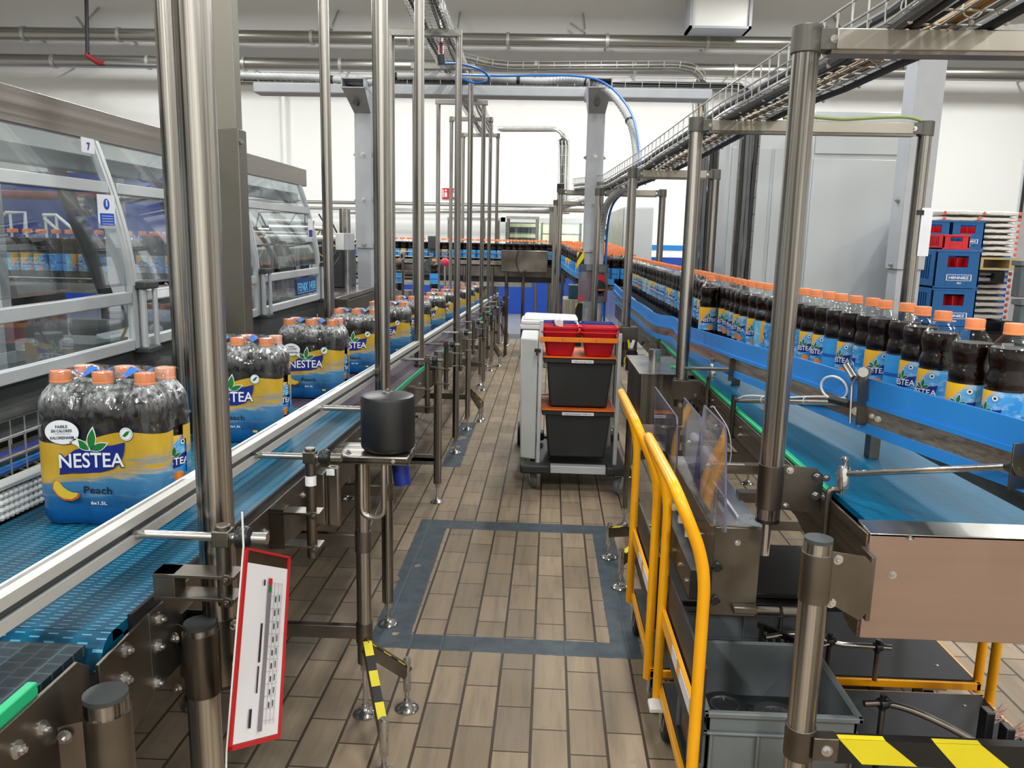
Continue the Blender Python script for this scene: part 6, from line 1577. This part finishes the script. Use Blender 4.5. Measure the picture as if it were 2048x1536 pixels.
m = MB(); m.bb(-.03,-.02,4.90,4.93,.885,.905); m.bb(-.04,.0,4.90,4.93,.905,.925); m.build('latch', BLK, tr)
m = MB(); m.text('DER', .045, (-.004+.03,4.9195+.04,.80), (1,0,0), (0,0,1), .001, .01); m.build('panel_print', KINK, tr)
m = MB()
for z_ in (.875, .56): m.bb(.012,.475,5.40,5.415,z_-.03,z_-.01)
for z_ in (.545, .875): m.bb(.0,.02,4.96,5.42,z_-.035,z_-.02); m.bb(.47,.485,4.96,5.42,z_-.035,z_-.02)
m.build('shelf_rail', ALUP, tr)
def lidded_box(lab, z0, z1, txt, lidh):
    r = thing('storage_box', lab, 'box', (.24, 5.2, z0)); x0_, x1_ = .03, .463
    m = MB(); m.hexa([(x0_+.035,4.99,z0),(x1_-.035,4.99,z0),(x1_-.035,5.36,z0),(x0_+.035,5.36,z0),(x0_+.008,4.965,z1-.02),(x1_-.008,4.965,z1-.02),(x1_-.008,5.38,z1-.02),(x0_+.008,5.38,z1-.02)]); m.build('box_body', DKP, r, bevel=.012)
    MB().bb(x0_-.012, x1_+.008, 4.945, 5.39, z1-.034, z1-.002).build('box_rim', DKP, r, bevel=.006)
    m = MB(); m.bb(x0_-.016, x1_+.010, 4.935, 5.395, z1-.001, z1+.008); m.build('lid', ORG, r, bevel=.0035)
    cx = .262 if txt[0] == 'C' else .245; hw = .068 if txt[0] == 'C' else .10
    s = MB(); s.mat(0).bb(cx-hw, cx+hw, 4.9432, 4.9445, z1-.030, z1-.010); s.mat(1).text(txt, .014, (cx,4.943,z1-.025), (1,0,0), (0,0,1), .0006, .0, w=hw*1.7); s.build('text_label', [PAPER, KINK], r)
lidded_box('upper anthracite box with flat orange lid and white text strip on the trolley', .548, .868, 'Chiffons, Eponges, Gants', 0)
lidded_box('lower anthracite box with flat orange lid and white text strip on the trolley', .215, .533, 'Matériel Désinfection, Chiffons sec', 0)
# bucket holder ring and the buckets
m = MB(); m.bb(-.005,.475,4.905,4.913,.972,1.002); m.bb(-.005,.475,5.25,5.26,.972,1.002); m.bb(-.005,.002,4.91,5.26,.972,1.002); m.bb(.468,.475,4.91,5.26,.972,1.002); m.build('bucket_holder', plain('holder_orange', (244,130,20), .4), tr, bevel=.002)
m = MB()
for x_ in (.13,.235,.34): m.cyl((x_,4.9045,.987), (x_,4.903,.987), .004, 8)
m.build('rivet', STD, tr)
def bucket(lab, x0_, x1_, y0_, y1_, z0, z1, mt):
    r = thing('bucket', lab, 'bucket', ((x0_+x1_)/2, (y0_+y1_)/2, z0)); t = .008; i_ = .030
    def ring(x0,x1,y0,y1,z,rad=.03,n=5):
        P = []
        for cx, cy, a0 in ((x1-rad,y0+rad,-PI/2),(x1-rad,y1-rad,0),(x0+rad,y1-rad,PI/2),(x0+rad,y0+rad,PI)):
            for k in range(n): a = a0+k/(n-1)*PI/2; P.append((cx+rad*math.cos(a), cy+rad*math.sin(a), z))
        return P
    R = [ring(x0_+i_+.01,x1_-i_-.01,y0_+i_+.01,y1_-i_-.01,z0), ring(x0_+i_,x1_-i_,y0_+i_,y1_-i_,z0+.012), ring(x0_+.008,x1_-.008,y0_+.008,y1_-.008,z1-.055), ring(x0_+.006,x1_-.006,y0_+.006,y1_-.006,z1-.05), ring(x0_,x1_,y0_,y1_,z1-.012), ring(x0_-.006,x1_+.006,y0_-.006,y1_+.006,z1-.012), ring(x0_-.006,x1_+.006,y0_-.006,y1_+.006,z1),
         ring(x0_+.004,x1_-.004,y0_+.004,y1_-.004,z1), ring(x0_+.014,x1_-.014,y0_+.014,y1_-.014,z1-.05), ring(x0_+i_+.008,x1_-i_-.008,y0_+i_+.008,y1_-i_-.008,z0+.02)]
    n = len(R[0]); vs = [p for q_ in R for p in q_]; fs = [(i*n+k,(i*n+(k+1)%n),((i+1)*n+(k+1)%n),(i+1)*n+k) for i in range(len(R)-1) for k in range(n)]
    fs += [tuple(range(n-1,-1,-1)), tuple(range((len(R)-1)*n, len(R)*n))]
    MB().add(vs, fs).build('bucket_body', mt, r, smooth=40)
    m = MB(); m.tube(fillet([(x0_-.004,y0_+.02,z1-.022),(x0_-.002,y0_-.012,z1-.035),(x1_+.002,y0_-.012,z1-.035),(x1_+.004,y0_+.02,z1-.022)], .02, 5), .0045, 8); m.build('handle', mt, r)
bucket('left red bucket with a spray bottle in it on the trolley', .004, .232, 4.925, 5.08, .880, 1.066, RED)
bucket('right red bucket on the trolley', .246, .474, 4.925, 5.08, .880, 1.066, RED)
bucket('left blue bucket behind the left red bucket', .008, .218, 5.10, 5.24, .880, 1.072, NAVY)
bucket('right blue bucket behind the right red bucket', .252, .462, 5.10, 5.24, .880, 1.072, NAVY)
r = thing('spray_bottle', 'white spray bottle with blue trigger standing in the left red bucket', 'bottle', (.12, 5.0, .9))
MB().lathe([(.028,0),(.03,.01),(.03,.10),(.012,.14),(.012,.15)], (.12,5.0,.903), 18).build('spray_body', WHT, r)
m = MB(); m.hexa([(.085,4.99,1.065),(.128,4.985,1.05),(.128,5.015,1.05),(.085,5.01,1.065),(.075,4.985,1.095),(.12,4.985,1.11),(.12,5.015,1.11),(.075,5.01,1.095)]); m.bb(.108,.134,4.986,5.014,1.045,1.10); m.build('spray_head', WHT, r, bevel=.005)
m = MB(); m.tube(catmull([(.095,5.0,1.09),(.082,5.0,1.07),(.078,5.0,1.045),(.084,5.0,1.03)], 5), .006, 8); m.bb(.066,.092,4.988,5.012,1.082,1.098); m.cyl((.12,5,1.04),(.12,5,1.052),.015,14); m.build('trigger', NAVY, r)
# white lid tray and second trolley part behind
r = thing('waste_bag_holder', 'white plastic lid of the bag holder on the left side behind the buckets', 'holder', (.05, 5.7, 1.0))
m = MB(); m.bb(-.15,.27,5.6,5.95,.965,1.0); m.bb(-.145,.25,5.6,5.94,1.0,1.03); m.build('lid_rim', WHT, r, bevel=.008)
m = MB(); m.hexa([(-.13,5.62,1.03),(.26,5.62,1.03),(.26,5.9,1.03),(-.13,5.9,1.03),(-.12,5.64,1.062),(.25,5.64,1.055),(.25,5.88,1.055),(-.12,5.88,1.062)]); m.build('folded_lid', WHT, r, bevel=.012)
m = MB(); m.hexa([(-.10,5.62,.25),(-.02,5.62,.25),(-.02,5.9,.25),(-.10,5.9,.25),(-.13,5.62,.965),(.02,5.62,.965),(.02,5.9,.965),(-.13,5.9,.965)]); m.build('holder_post', plain('holder_grey', (180,184,180), .5), r, bevel=.01)
m = MB(); m.bb(-.10,.0,5.62,6.1,.20,.25); m.build('holder_foot', DKP, r)
r = thing('keyring_bundle', 'bundle of black tags with yellow bands hanging below the third portal clamp', 'tool', (.55, 4.9, .9))
m = MB(); m.tube([(.545+.025*math.cos(a),4.95,.86+.03*math.sin(a)) for a in [i*2*PI/14 for i in range(14)]], .004, 6, closed=True); m.bar((.54,4.95,.99),(.55,4.95,.90),.02,.01); m.build('band', YTAPE, r)
m = MB(); m.bb(.53,.60,4.93,4.97,.80,.92); m.bb(.535,.59,4.92,4.95,.90,.94); m.build('black_tag', BLK, r, bevel=.008)
m = MB(); m.cyl((.56,4.95,.93),(.575,4.95,.99),.010,8); m.bar((.585,4.94,.86),(.565,4.94,.93),.012,.01); m.build('white_clip', WHT, r)

# steel drive box behind the trolley
r = thing('drive_box', 'brushed steel drive box with folded lid and round pipe stub at the right conveyor', 'box', (.6, 4.0, .8))
a = at(1283,748,Y=3.85); b = at(1345,752,Y=3.85); c = at(1258,705,Y=4.4)
zt_ = a.z
m = MB(); m.hexa([(a.x,3.85,zt_-.25),(.73,3.85,zt_-.25),(.73,4.45,zt_-.25),(a.x,4.45,zt_-.25),(a.x,3.85,zt_),(.73,3.85,zt_),(.73,4.45,zt_),(a.x,4.45,zt_)]); m.build('box_body', steel('box_steel', 'z', (128,124,116), (96,92,86), .3), r, bevel=.003)
MB().bb(a.x-.012, .735, 3.84, 4.46, zt_, zt_+.004).build('box_lid', STL, r)
MB().cyl((.60,4.2,zt_+.004), (.60,4.2,zt_+.075), .032, 20).build('pipe_stub', STL, r)
MB().bb(.66,.70,4.02,4.08,zt_+.004,zt_+.012).build('green_tag', GRN, r)
m = MB(); m.cyl((.50,3.95,.1),(.50,3.95,zt_-.25),.015,12); m.cyl((.50,4.35,.1),(.50,4.35,zt_-.25),.015,12); m.cyl((.70,3.95,.1),(.70,3.95,zt_-.25),.015,12); m.build('leg', STD, r)
f = MB(); foot(f,.50,3.95,.11); foot(f,.50,4.35,.11); foot(f,.70,3.95,.11); f.build('levelling_foot', CHROME, r)
r = thing('stainless_cabinet', 'pale steel cabinet low behind the left pole of the beacon portal', 'cabinet', (.27, 7.75, 0))
a = at(1127,598,Y=7.7); MB().bb(a.x, a.x+.28, 7.7, 8.1, 0, a.z).build('cabinet_body', steel('pale_cab', 'z', (196,190,172), (176,170,154), .35), r, bevel=.004)
MB().bb(a.x+.05, a.x+.28, 7.72, 8.0, a.z+.002, a.z+.13).build('green_block', plain('dark_teal_block', (20,70,80), .4), r)

# ------------------------------------------------------------------ yellow platform trolleys
def platform(lab, xa, xb, ya, yb, zd, front=True):
    r = thing('platform_trolley', lab, 'trolley', ((xa+xb)/2, (ya+yb)/2, 0))
    MB().bb(xa+.015, xb-.015, ya+.012, yb-.012, zd-.022, zd).build('deck', plain('deck_black', (30,32,35), .55, 0, .2, (3,3,3), .3), r, bevel=.002)
    m = MB(); m.bb(xa,xb,ya,ya+.012,zd-.032,zd-.006); m.bb(xa,xb,yb-.012,yb,zd-.032,zd-.006); m.bb(xa,xa+.015,ya,yb,zd-.032,zd-.006); m.bb(xb-.015,xb,ya,yb,zd-.032,zd-.006); m.build('deck_frame', YEL, r, bevel=.002)
    for sx, xe in ((-1, xa), (1, xb)):
        if sx < 0: out = -.085
        else: out = .085
        pts_ = [(xe+sx*.004,ya+.03,zd-.05),(xe+sx*.004,ya+.03,.835),(xe+out,ya+.03,1.02),(xe+out,yb-.03,1.02),(xe+sx*.004,yb-.03,.835),(xe+sx*.004,yb-.03,zd-.05)]
        MB().tube(fillet(pts_, .085, 9), .0152, 16).build('push_handle', YEL, r)
    m = MB(); m.bar((xa+.0,ya+.03,.42),(xa+.0,yb-.03,.42),.012,.05); m.build('handle_brace', YEL, r)
    m = MB(); m.bb(xa-.0075,xa-.0062,ya+.10,ya+.25,.40,.44); m.bb(xa-.0075,xa-.0062,ya+.30,ya+.38,.40,.44); m.build('brace_sticker', PAPER, r)
    m = MB(); m.bb(xa+.012,xa+.02,ya+.04,yb-.04,.30,.56); m.build('headboard', plain('headboard_dark', (44,46,48), .5), r)
    rw = .0625
    for x_, y_ in ((xa+.06, ya+.06),(xa+.06, yb-.06),(xb-.12, ya+.06),(xb-.12, yb-.06)):
        MB().lathe([(rw*.5,-.017),(rw*.9,-.017),(rw,-.009),(rw,.009),(rw*.9,.017),(rw*.5,.017)], (x_-.03,y_,rw), 30, (1,.0,0)).build('wheel', RUB, r)
        MB().lathe([(.008,-.019),(rw*.52,-.019),(rw*.52,.019),(.008,.019)], (x_-.03,y_,rw), 24, (1,0,0)).build('wheel_hub', STL, r)
        m = MB(); m.hexa([(x_-.056,y_-.018,rw-.015),(x_-.053,y_-.018,rw-.015),(x_-.053,y_+.018,rw-.015),(x_-.056,y_+.018,rw-.015),(x_-.056,y_-.035,zd-.045),(x_-.053,y_-.035,zd-.045),(x_-.053,y_+.035,zd-.045),(x_-.056,y_+.035,zd-.045)]); m.bb(x_-.06,x_+.02,y_-.04,y_+.04,zd-.048,zd-.034); m.cyl((x_-.058,y_,rw),(x_-.002,y_,rw),.008,10); m.build('wheel_fork', GALV, r)
    m = MB(); m.hexa([(xa-.035,yb-.10,zd-.06),(xa+.05,yb-.11,zd-.05),(xa+.05,yb-.03,zd-.05),(xa-.035,yb-.04,zd-.06),(xa-.035,yb-.10,zd-.045),(xa+.05,yb-.11,zd-.032),(xa+.05,yb-.03,zd-.032),(xa-.035,yb-.04,zd-.045)]); m.build('brake_pedal', WHT, r, bevel=.003) if ya < 2 else None
    m = MB()
    for x_, y_ in ((xa+.10,yb-.08),(xb-.10,ya+.10),(xa+.10,ya+.10),(xb-.1,yb-.08)): m.sphere((x_,y_,zd), .007, 10, (1,1,.4))
    m.build('deck_bolt', CHROME, r)
    return r
platform('near yellow framed platform trolley with a grey crate of black discs on it', .415, 1.47, 1.80, 2.44, .175)
platform('second yellow framed platform trolley, behind the near one, with a closed grey crate', .400, 1.50, 2.505, 3.15, .175)
# crates on the trolleys
def euro(lab, x0_, x1_, y0_, y1_, z0, z1, open_=True, mt=CRG):
    r = thing('grey_crate', lab, 'crate', ((x0_+x1_)/2, (y0_+y1_)/2, z0)); t = .006; i_ = .012
    m = MB(); zz0 = z0+.0; 
    m.bb(x0_+i_,x1_-i_,y0_+i_,y1_-i_,z0,z0+t)
    for (a0,a1,b0,b1) in ((x0_+i_,x1_-i_,y0_+i_,y0_+i_+t),(x0_+i_,x1_-i_,y1_-i_-t,y1_-i_),(x0_+i_,x0_+i_+t,y0_+i_,y1_-i_),(x1_-i_-t,x1_-i_,y0_+i_,y1_-i_)): m.bb(a0,a1,b0,b1,z0+t,z1-.002)
    m.build('crate_shell', mt, r)
    m = MB()
    for zz, hh_ in ((z1-.014,.014),(z1-.062,.008)):
        m.bb(x0_,x1_,y0_,y0_+i_+.002,zz,zz+hh_); m.bb(x0_,x1_,y1_-i_-.002,y1_,zz,zz+hh_); m.bb(x0_,x0_+i_+.002,y0_,y1_,zz,zz+hh_); m.bb(x1_-i_-.002,x1_,y0_,y1_,zz,zz+hh_)
    m.build('crate_rim', mt, r, bevel=.003)
    m = MB(); n = 3
    for k in range(n+1):
        xx = x0_+i_+.006+(x1_-x0_-2*i_-.018)*k/n; m.bb(xx,xx+.006,y0_+.002,y0_+i_,z0,z1-.062)
    for k in range(3):
        yy = y0_+i_+.01+(y1_-y0_-2*i_-.03)*k/2; m.bb(x0_+.002,x0_+i_,yy,yy+.008,z0,z1-.062)
    m.bb(x0_+.004,x1_-.004,y0_+.004,y0_+i_,z0,z0+.01); m.build('rib', mt, r)
    if not open_: MB().bb(x0_+.004,x1_-.004,y0_+.004,y1_-.004,z1,z1+.012).build('lid', BLK, r, bevel=.003)
    return r
euro('closed grey crate with black lid on the second yellow trolley', .478, .915, 2.72, 3.08, .1765, .335, False)
euro('open grey crate with black discs standing on the near yellow trolley', .435, .83, 1.84, 2.22, .1765, .440)
def disc_wheel(lab, x, y, z, rr, tilt):
    r = thing('black_disc', lab, 'disc', (x, y, z)); ax = Vector((math.sin(tilt), 0, math.cos(tilt)))
    MB().lathe([(rr*.6,-.014),(rr*.97,-.014),(rr,-.009),(rr,.009),(rr*.97,.014),(rr*.62,.014),(rr*.60,.010),(rr*.14,.010),(.001,.010)], (x,y,z), 36, ax).build('disc_body', BLK, r, smooth=30)
    MB().lathe([(rr*.585,.0102),(rr*.60,.0145),(rr*.615,.0145),(rr*.615,.0102)], (x,y,z), 36, ax, cap=False).build('disc_ring', CHROME, r)
disc_wheel('black disc with shiny ring at the left inside the open grey crate', .525, 2.0, .355, .062, .0)
disc_wheel('black disc with shiny ring in the middle of the open grey crate', .655, 1.98, .345, .062, .28)
disc_wheel('black disc at the right inside the open grey crate', .765, 1.93, .31, .05, .2)
disc_wheel('black disc lying at the bottom of the open grey crate', .60, 2.06, .30, .058, .0)
o = MB().bb(.445,.825,1.85,2.21,.183,.275); o = o.build('disc_layer', BLK); tag(o, 'dark layer of parts filling the bottom of the open grey crate', 'parts')
# black boards lying across the second trolley
r = thing('black_board', 'large flat black board lying on the closed crate under the end of the conveyor', 'board', (.9, 2.9, .36))
MB().bb(.50,1.10,2.62,3.12,.3505,.372).build('board', plain('board_black', (22,23,24), .35), r, bevel=.003)
r = thing('black_board', 'second flat black board stacked on top of the first board, slightly shifted right', 'board', (1.0, 2.9, .39))
MB().bb(.54,1.16,2.66,3.13,.373,.392).build('board', plain('board_black_b', (26,27,29), .35), r, bevel=.003)
# guide parts lying on the trolleys
def bracket_part(lab, base, pts_, clamps, mt=STD):
    r = thing('guide_part', lab, 'part', tuple(base))
    MB().tube(catmull(pts_, 8), .0095, 14).build('bent_tube', mt, r)
    m = MB()
    for c in clamps:
        c = Vector(c); m.lathe([(.015,-.012),(.017,0),(.015,.012)], c, 12, (1,.3,0)); m.cyl(c+Vector((0,0,-.02)), c+Vector((0,0,.026)), .009, 12); m.sphere(c+Vector((.004,-.012,.02)), .008, 8); m.sphere(c+Vector((.016,-.004,.008)), .009, 8)
    m.build('tube_clamp', BLK, r)
    m = MB()
    for c in clamps:
        c = Vector(c); m.cyl((c.x,c.y,base[2]), (c.x,c.y,c.z-.018), .008, 12)
    m.build('stand_rod', STD, r)
bracket_part('curved steel tube with black clamps lying under the steel end panel', (1.1,2.55,.1755), [(.76,2.46,.33),(.85,2.48,.335),(.94,2.50,.315),(1.02,2.5,.295),(1.10,2.5,.292),(1.18,2.48,.30)], [(.985,2.5,.305),(1.14,2.49,.296)], STL)
bracket_part('bent dark tube with a wing clamp standing on the near yellow trolley', (.98,2.0,.1755), [(.905,2.02,.375),(.96,2.02,.377),(1.03,2.0,.37),(1.12,1.96,.345),(1.22,1.92,.30),(1.28,1.9,.27)], [(.955,2.02,.378)])
m = MB()
r = thing('roller_chain_guide', 'row of black combs and rods standing behind the leg of the right conveyor', 'part', (.82,2.55,.1755))
m = MB()
for k in range(6): m.bb(.76+k*.022,.768+k*.022,2.5-k*.02,2.53-k*.02,.1755,.345-k*.004)
m.bar((.755,2.53,.34),(.89,2.40,.33),.012,.02); m.build('comb', BLK, r)
m = MB(); m.cyl((.78,2.49,.22),(.78,2.49,.30),.02,16); m.cyl((.895,2.42,.315),(.96,2.44,.325),.004,8); m.build('rod', STL, r)
r = thing('brush_block', 'row of black blocks with pinkish bristles at the right edge on the near trolley', 'brush', (1.33,1.95,.1755))
for k in range(5):
    x_ = 1.26+k*.028; y_ = 2.08-k*.05
    MB().bb(x_,x_+.024,y_-.02,y_+.02,.1755,.335-k*.015).build('block', BLK, r, bevel=.003)
    m = MB()
    rnd = random.Random(k)
    for q_ in range(26): m.cyl((x_+.02,y_+rnd.uniform(-.016,.016),.29-k*.015+rnd.uniform(-.01,.03)), (x_+.05+rnd.uniform(0,.015),y_+rnd.uniform(-.02,.02),.31-k*.015+rnd.uniform(0,.04)), .0012, 4)
    m.build('bristles', plain('bristle_pink', (222,184,170), .6), r, kind='stuff')

# ------------------------------------------------------------------ labelling unit with acrylic guards
pu = thing('coding_unit', 'steel box unit with light top plate mounted at the side of the right conveyor', 'machine', (.54, 2.4, .6))
x0_, x1_ = .478, .602
MB().bb(x0_,x1_,2.05,2.10,.60,.852).build('front_cheek', STD, pu, bevel=.002)
MB().bb(x0_+.004,x1_-.004,2.10,2.72,.66,.85).build('housing', STD, pu, bevel=.002)
MB().bb(x0_-.012,x1_+.002,2.055,2.74,.853,.857).build('top_plate', STL, pu)
m = MB(); m.bb(.512,.524,2.13,2.40,.857,.868); m.bb(.545,.553,2.10,2.42,.857,.867); m.build('slide_bar', ALUP, pu, bevel=.001)
m = MB(); m.bolt((.59,2.11,.857),(0,0,1),.004); m.bolt((.59,2.45,.857),(0,0,1),.004); m.bolt((.54,2.05,.81),(0,-1,0),.005); m.cyl((.50,2.16,.857),(.50,2.16,.92),.007,12); m.cyl((.485,2.16,.905),(.515,2.16,.905),.005,8); m.build('screw', CHROME, pu, each=True)
m = MB()
for z_ in (.74,.645):
    c = Vector((.488,2.048,z_)); 
    for k in range(4): a = k*PI/2; m.bar(c, c+Vector((math.cos(a)*.014,-.008,math.sin(a)*.014)), .008, .008)
    m.cyl(c, c-Vector((0,.012,0)), .010, 12)
m.build('star_knob', BLK, pu)
m = MB()
for k in range(5):
    y_ = 2.14+k*.11; m.cyl((.425,y_,.80),(.480,y_,.80),.005,10); m.cyl((.425,y_,.66),(.480,y_,.66),.006,10); m.bb(.415,.44,y_-.008,y_+.008,.79,.81)
m.cyl((.428,2.1,.80),(.428,2.65,.80),.004,8); m.build('side_rod', CHROME, pu)
MB().bb(.435,.475,2.12,2.7,.61,.70).build('lower_block', BLK, pu, bevel=.003)
m = MB(); m.bb(.535,.60,2.02,2.05,.62,.640); m.cyl((.595,2.03,.63),(.66,2.03,.63),.010,14); m.cyl((.665,2.03,.628),(.71,2.03,.628),.013,14); m.build('toggle_latch', STD, pu, bevel=.003)
m = MB(); tm_ = at(1430,932,X=.53); m.cyl(tm_,tm_+Vector((0,.34,.004)),.0165,22); m.build('guide_tube', plain('tube_pale', (196,190,190), .5), pu)
m = MB(); m.cyl(tm_-Vector((0,.0004,0)),tm_-Vector((0,.003,0)),.0135,20); m.build('tube_mouth', BLK, pu)
MB().cyl((.53,tm_.y+.06,.857),(.53,tm_.y+.06,tm_.z-.014),.006,10).build('tube_post', STD, pu)
m = MB(); m.tube(catmull([tm_+Vector((0,.0,-.012)),tm_+Vector((.03,-.01,-.01)),tm_+Vector((.05,.02,.03)),tm_+Vector((.055,.1,.09)),tm_+Vector((.05,.3,.12))],8), .0014, 6); m.build('thin_cable', HOSE, pu)
m = MB(); m.bb(.60,.742,2.3,2.34,.84,.87); m.bb(.60,.742,2.6,2.64,.84,.87); m.build('mount_arm', STD, pu, each=True)
def acr(lab, X, TL, TR, BR, BL):
    P_ = [at(q[0], q[1], X=X) for q in (TL, TR, BR, BL)]
    r = thing('acrylic_guard', lab, 'guard', tuple(P_[2]))
    tl, tr_, br, bl = P_; c = .022; k = (tr_-tl).normalized()
    poly = [(tl.y, tl.z), (tr_.y+c, tr_.z), (tr_.y, tr_.z-c), (br.y, br.z), (br.y+.012, br.z-.006), (bl.y, bl.z)]
    m = MB(); m.prism(poly[::-1], (X,0,0), (0,1,0), (0,0,1), .005); m.build('acrylic_sheet', ACR, r, smooth=0)
    m = MB(); m.hold(); m.bar((X+.0025,tr_.y-.0006,tr_.z-c),(X+.0025,br.y-.0006,br.z),.0052,.0016,(0,1,0)); m.bar((X+.0025,tl.y,tl.z+.0008),(X+.0025,tr_.y+c,tr_.z+.0008),.0052,.0014); m.bar((X+.0025,tr_.y+c,tr_.z+.0008),(X+.0025,tr_.y-.0006,tr_.z-c),.0052,.0014); m.build('sheet_edge', ACRE, r)
    c_ = (tl+tr_+br+bl)/4; m = MB(); m.bolt((X-.0005,c_.y,c_.z-.01),(-1,0,0),.006); m.build('bolt', CHROME, r)
    m = MB(); m.bb(X+.005,.56,c_.y-.008,c_.y+.008,c_.z-.018,c_.z-.006); m.build('sheet_arm', STD, r)
acr('nearest clear acrylic guard plate beside the yellow handles', .468, (1407,811), (1451,856), (1449,1064), (1385,968))
acr('middle clear acrylic guard plate beside the yellow handles', .468, (1367,796), (1402,838), (1400,985), (1362,900))
acr('farthest clear acrylic guard plate, left of the second portal pole', .47, (1309,774), (1354,836), (1352,930), (1307,868))
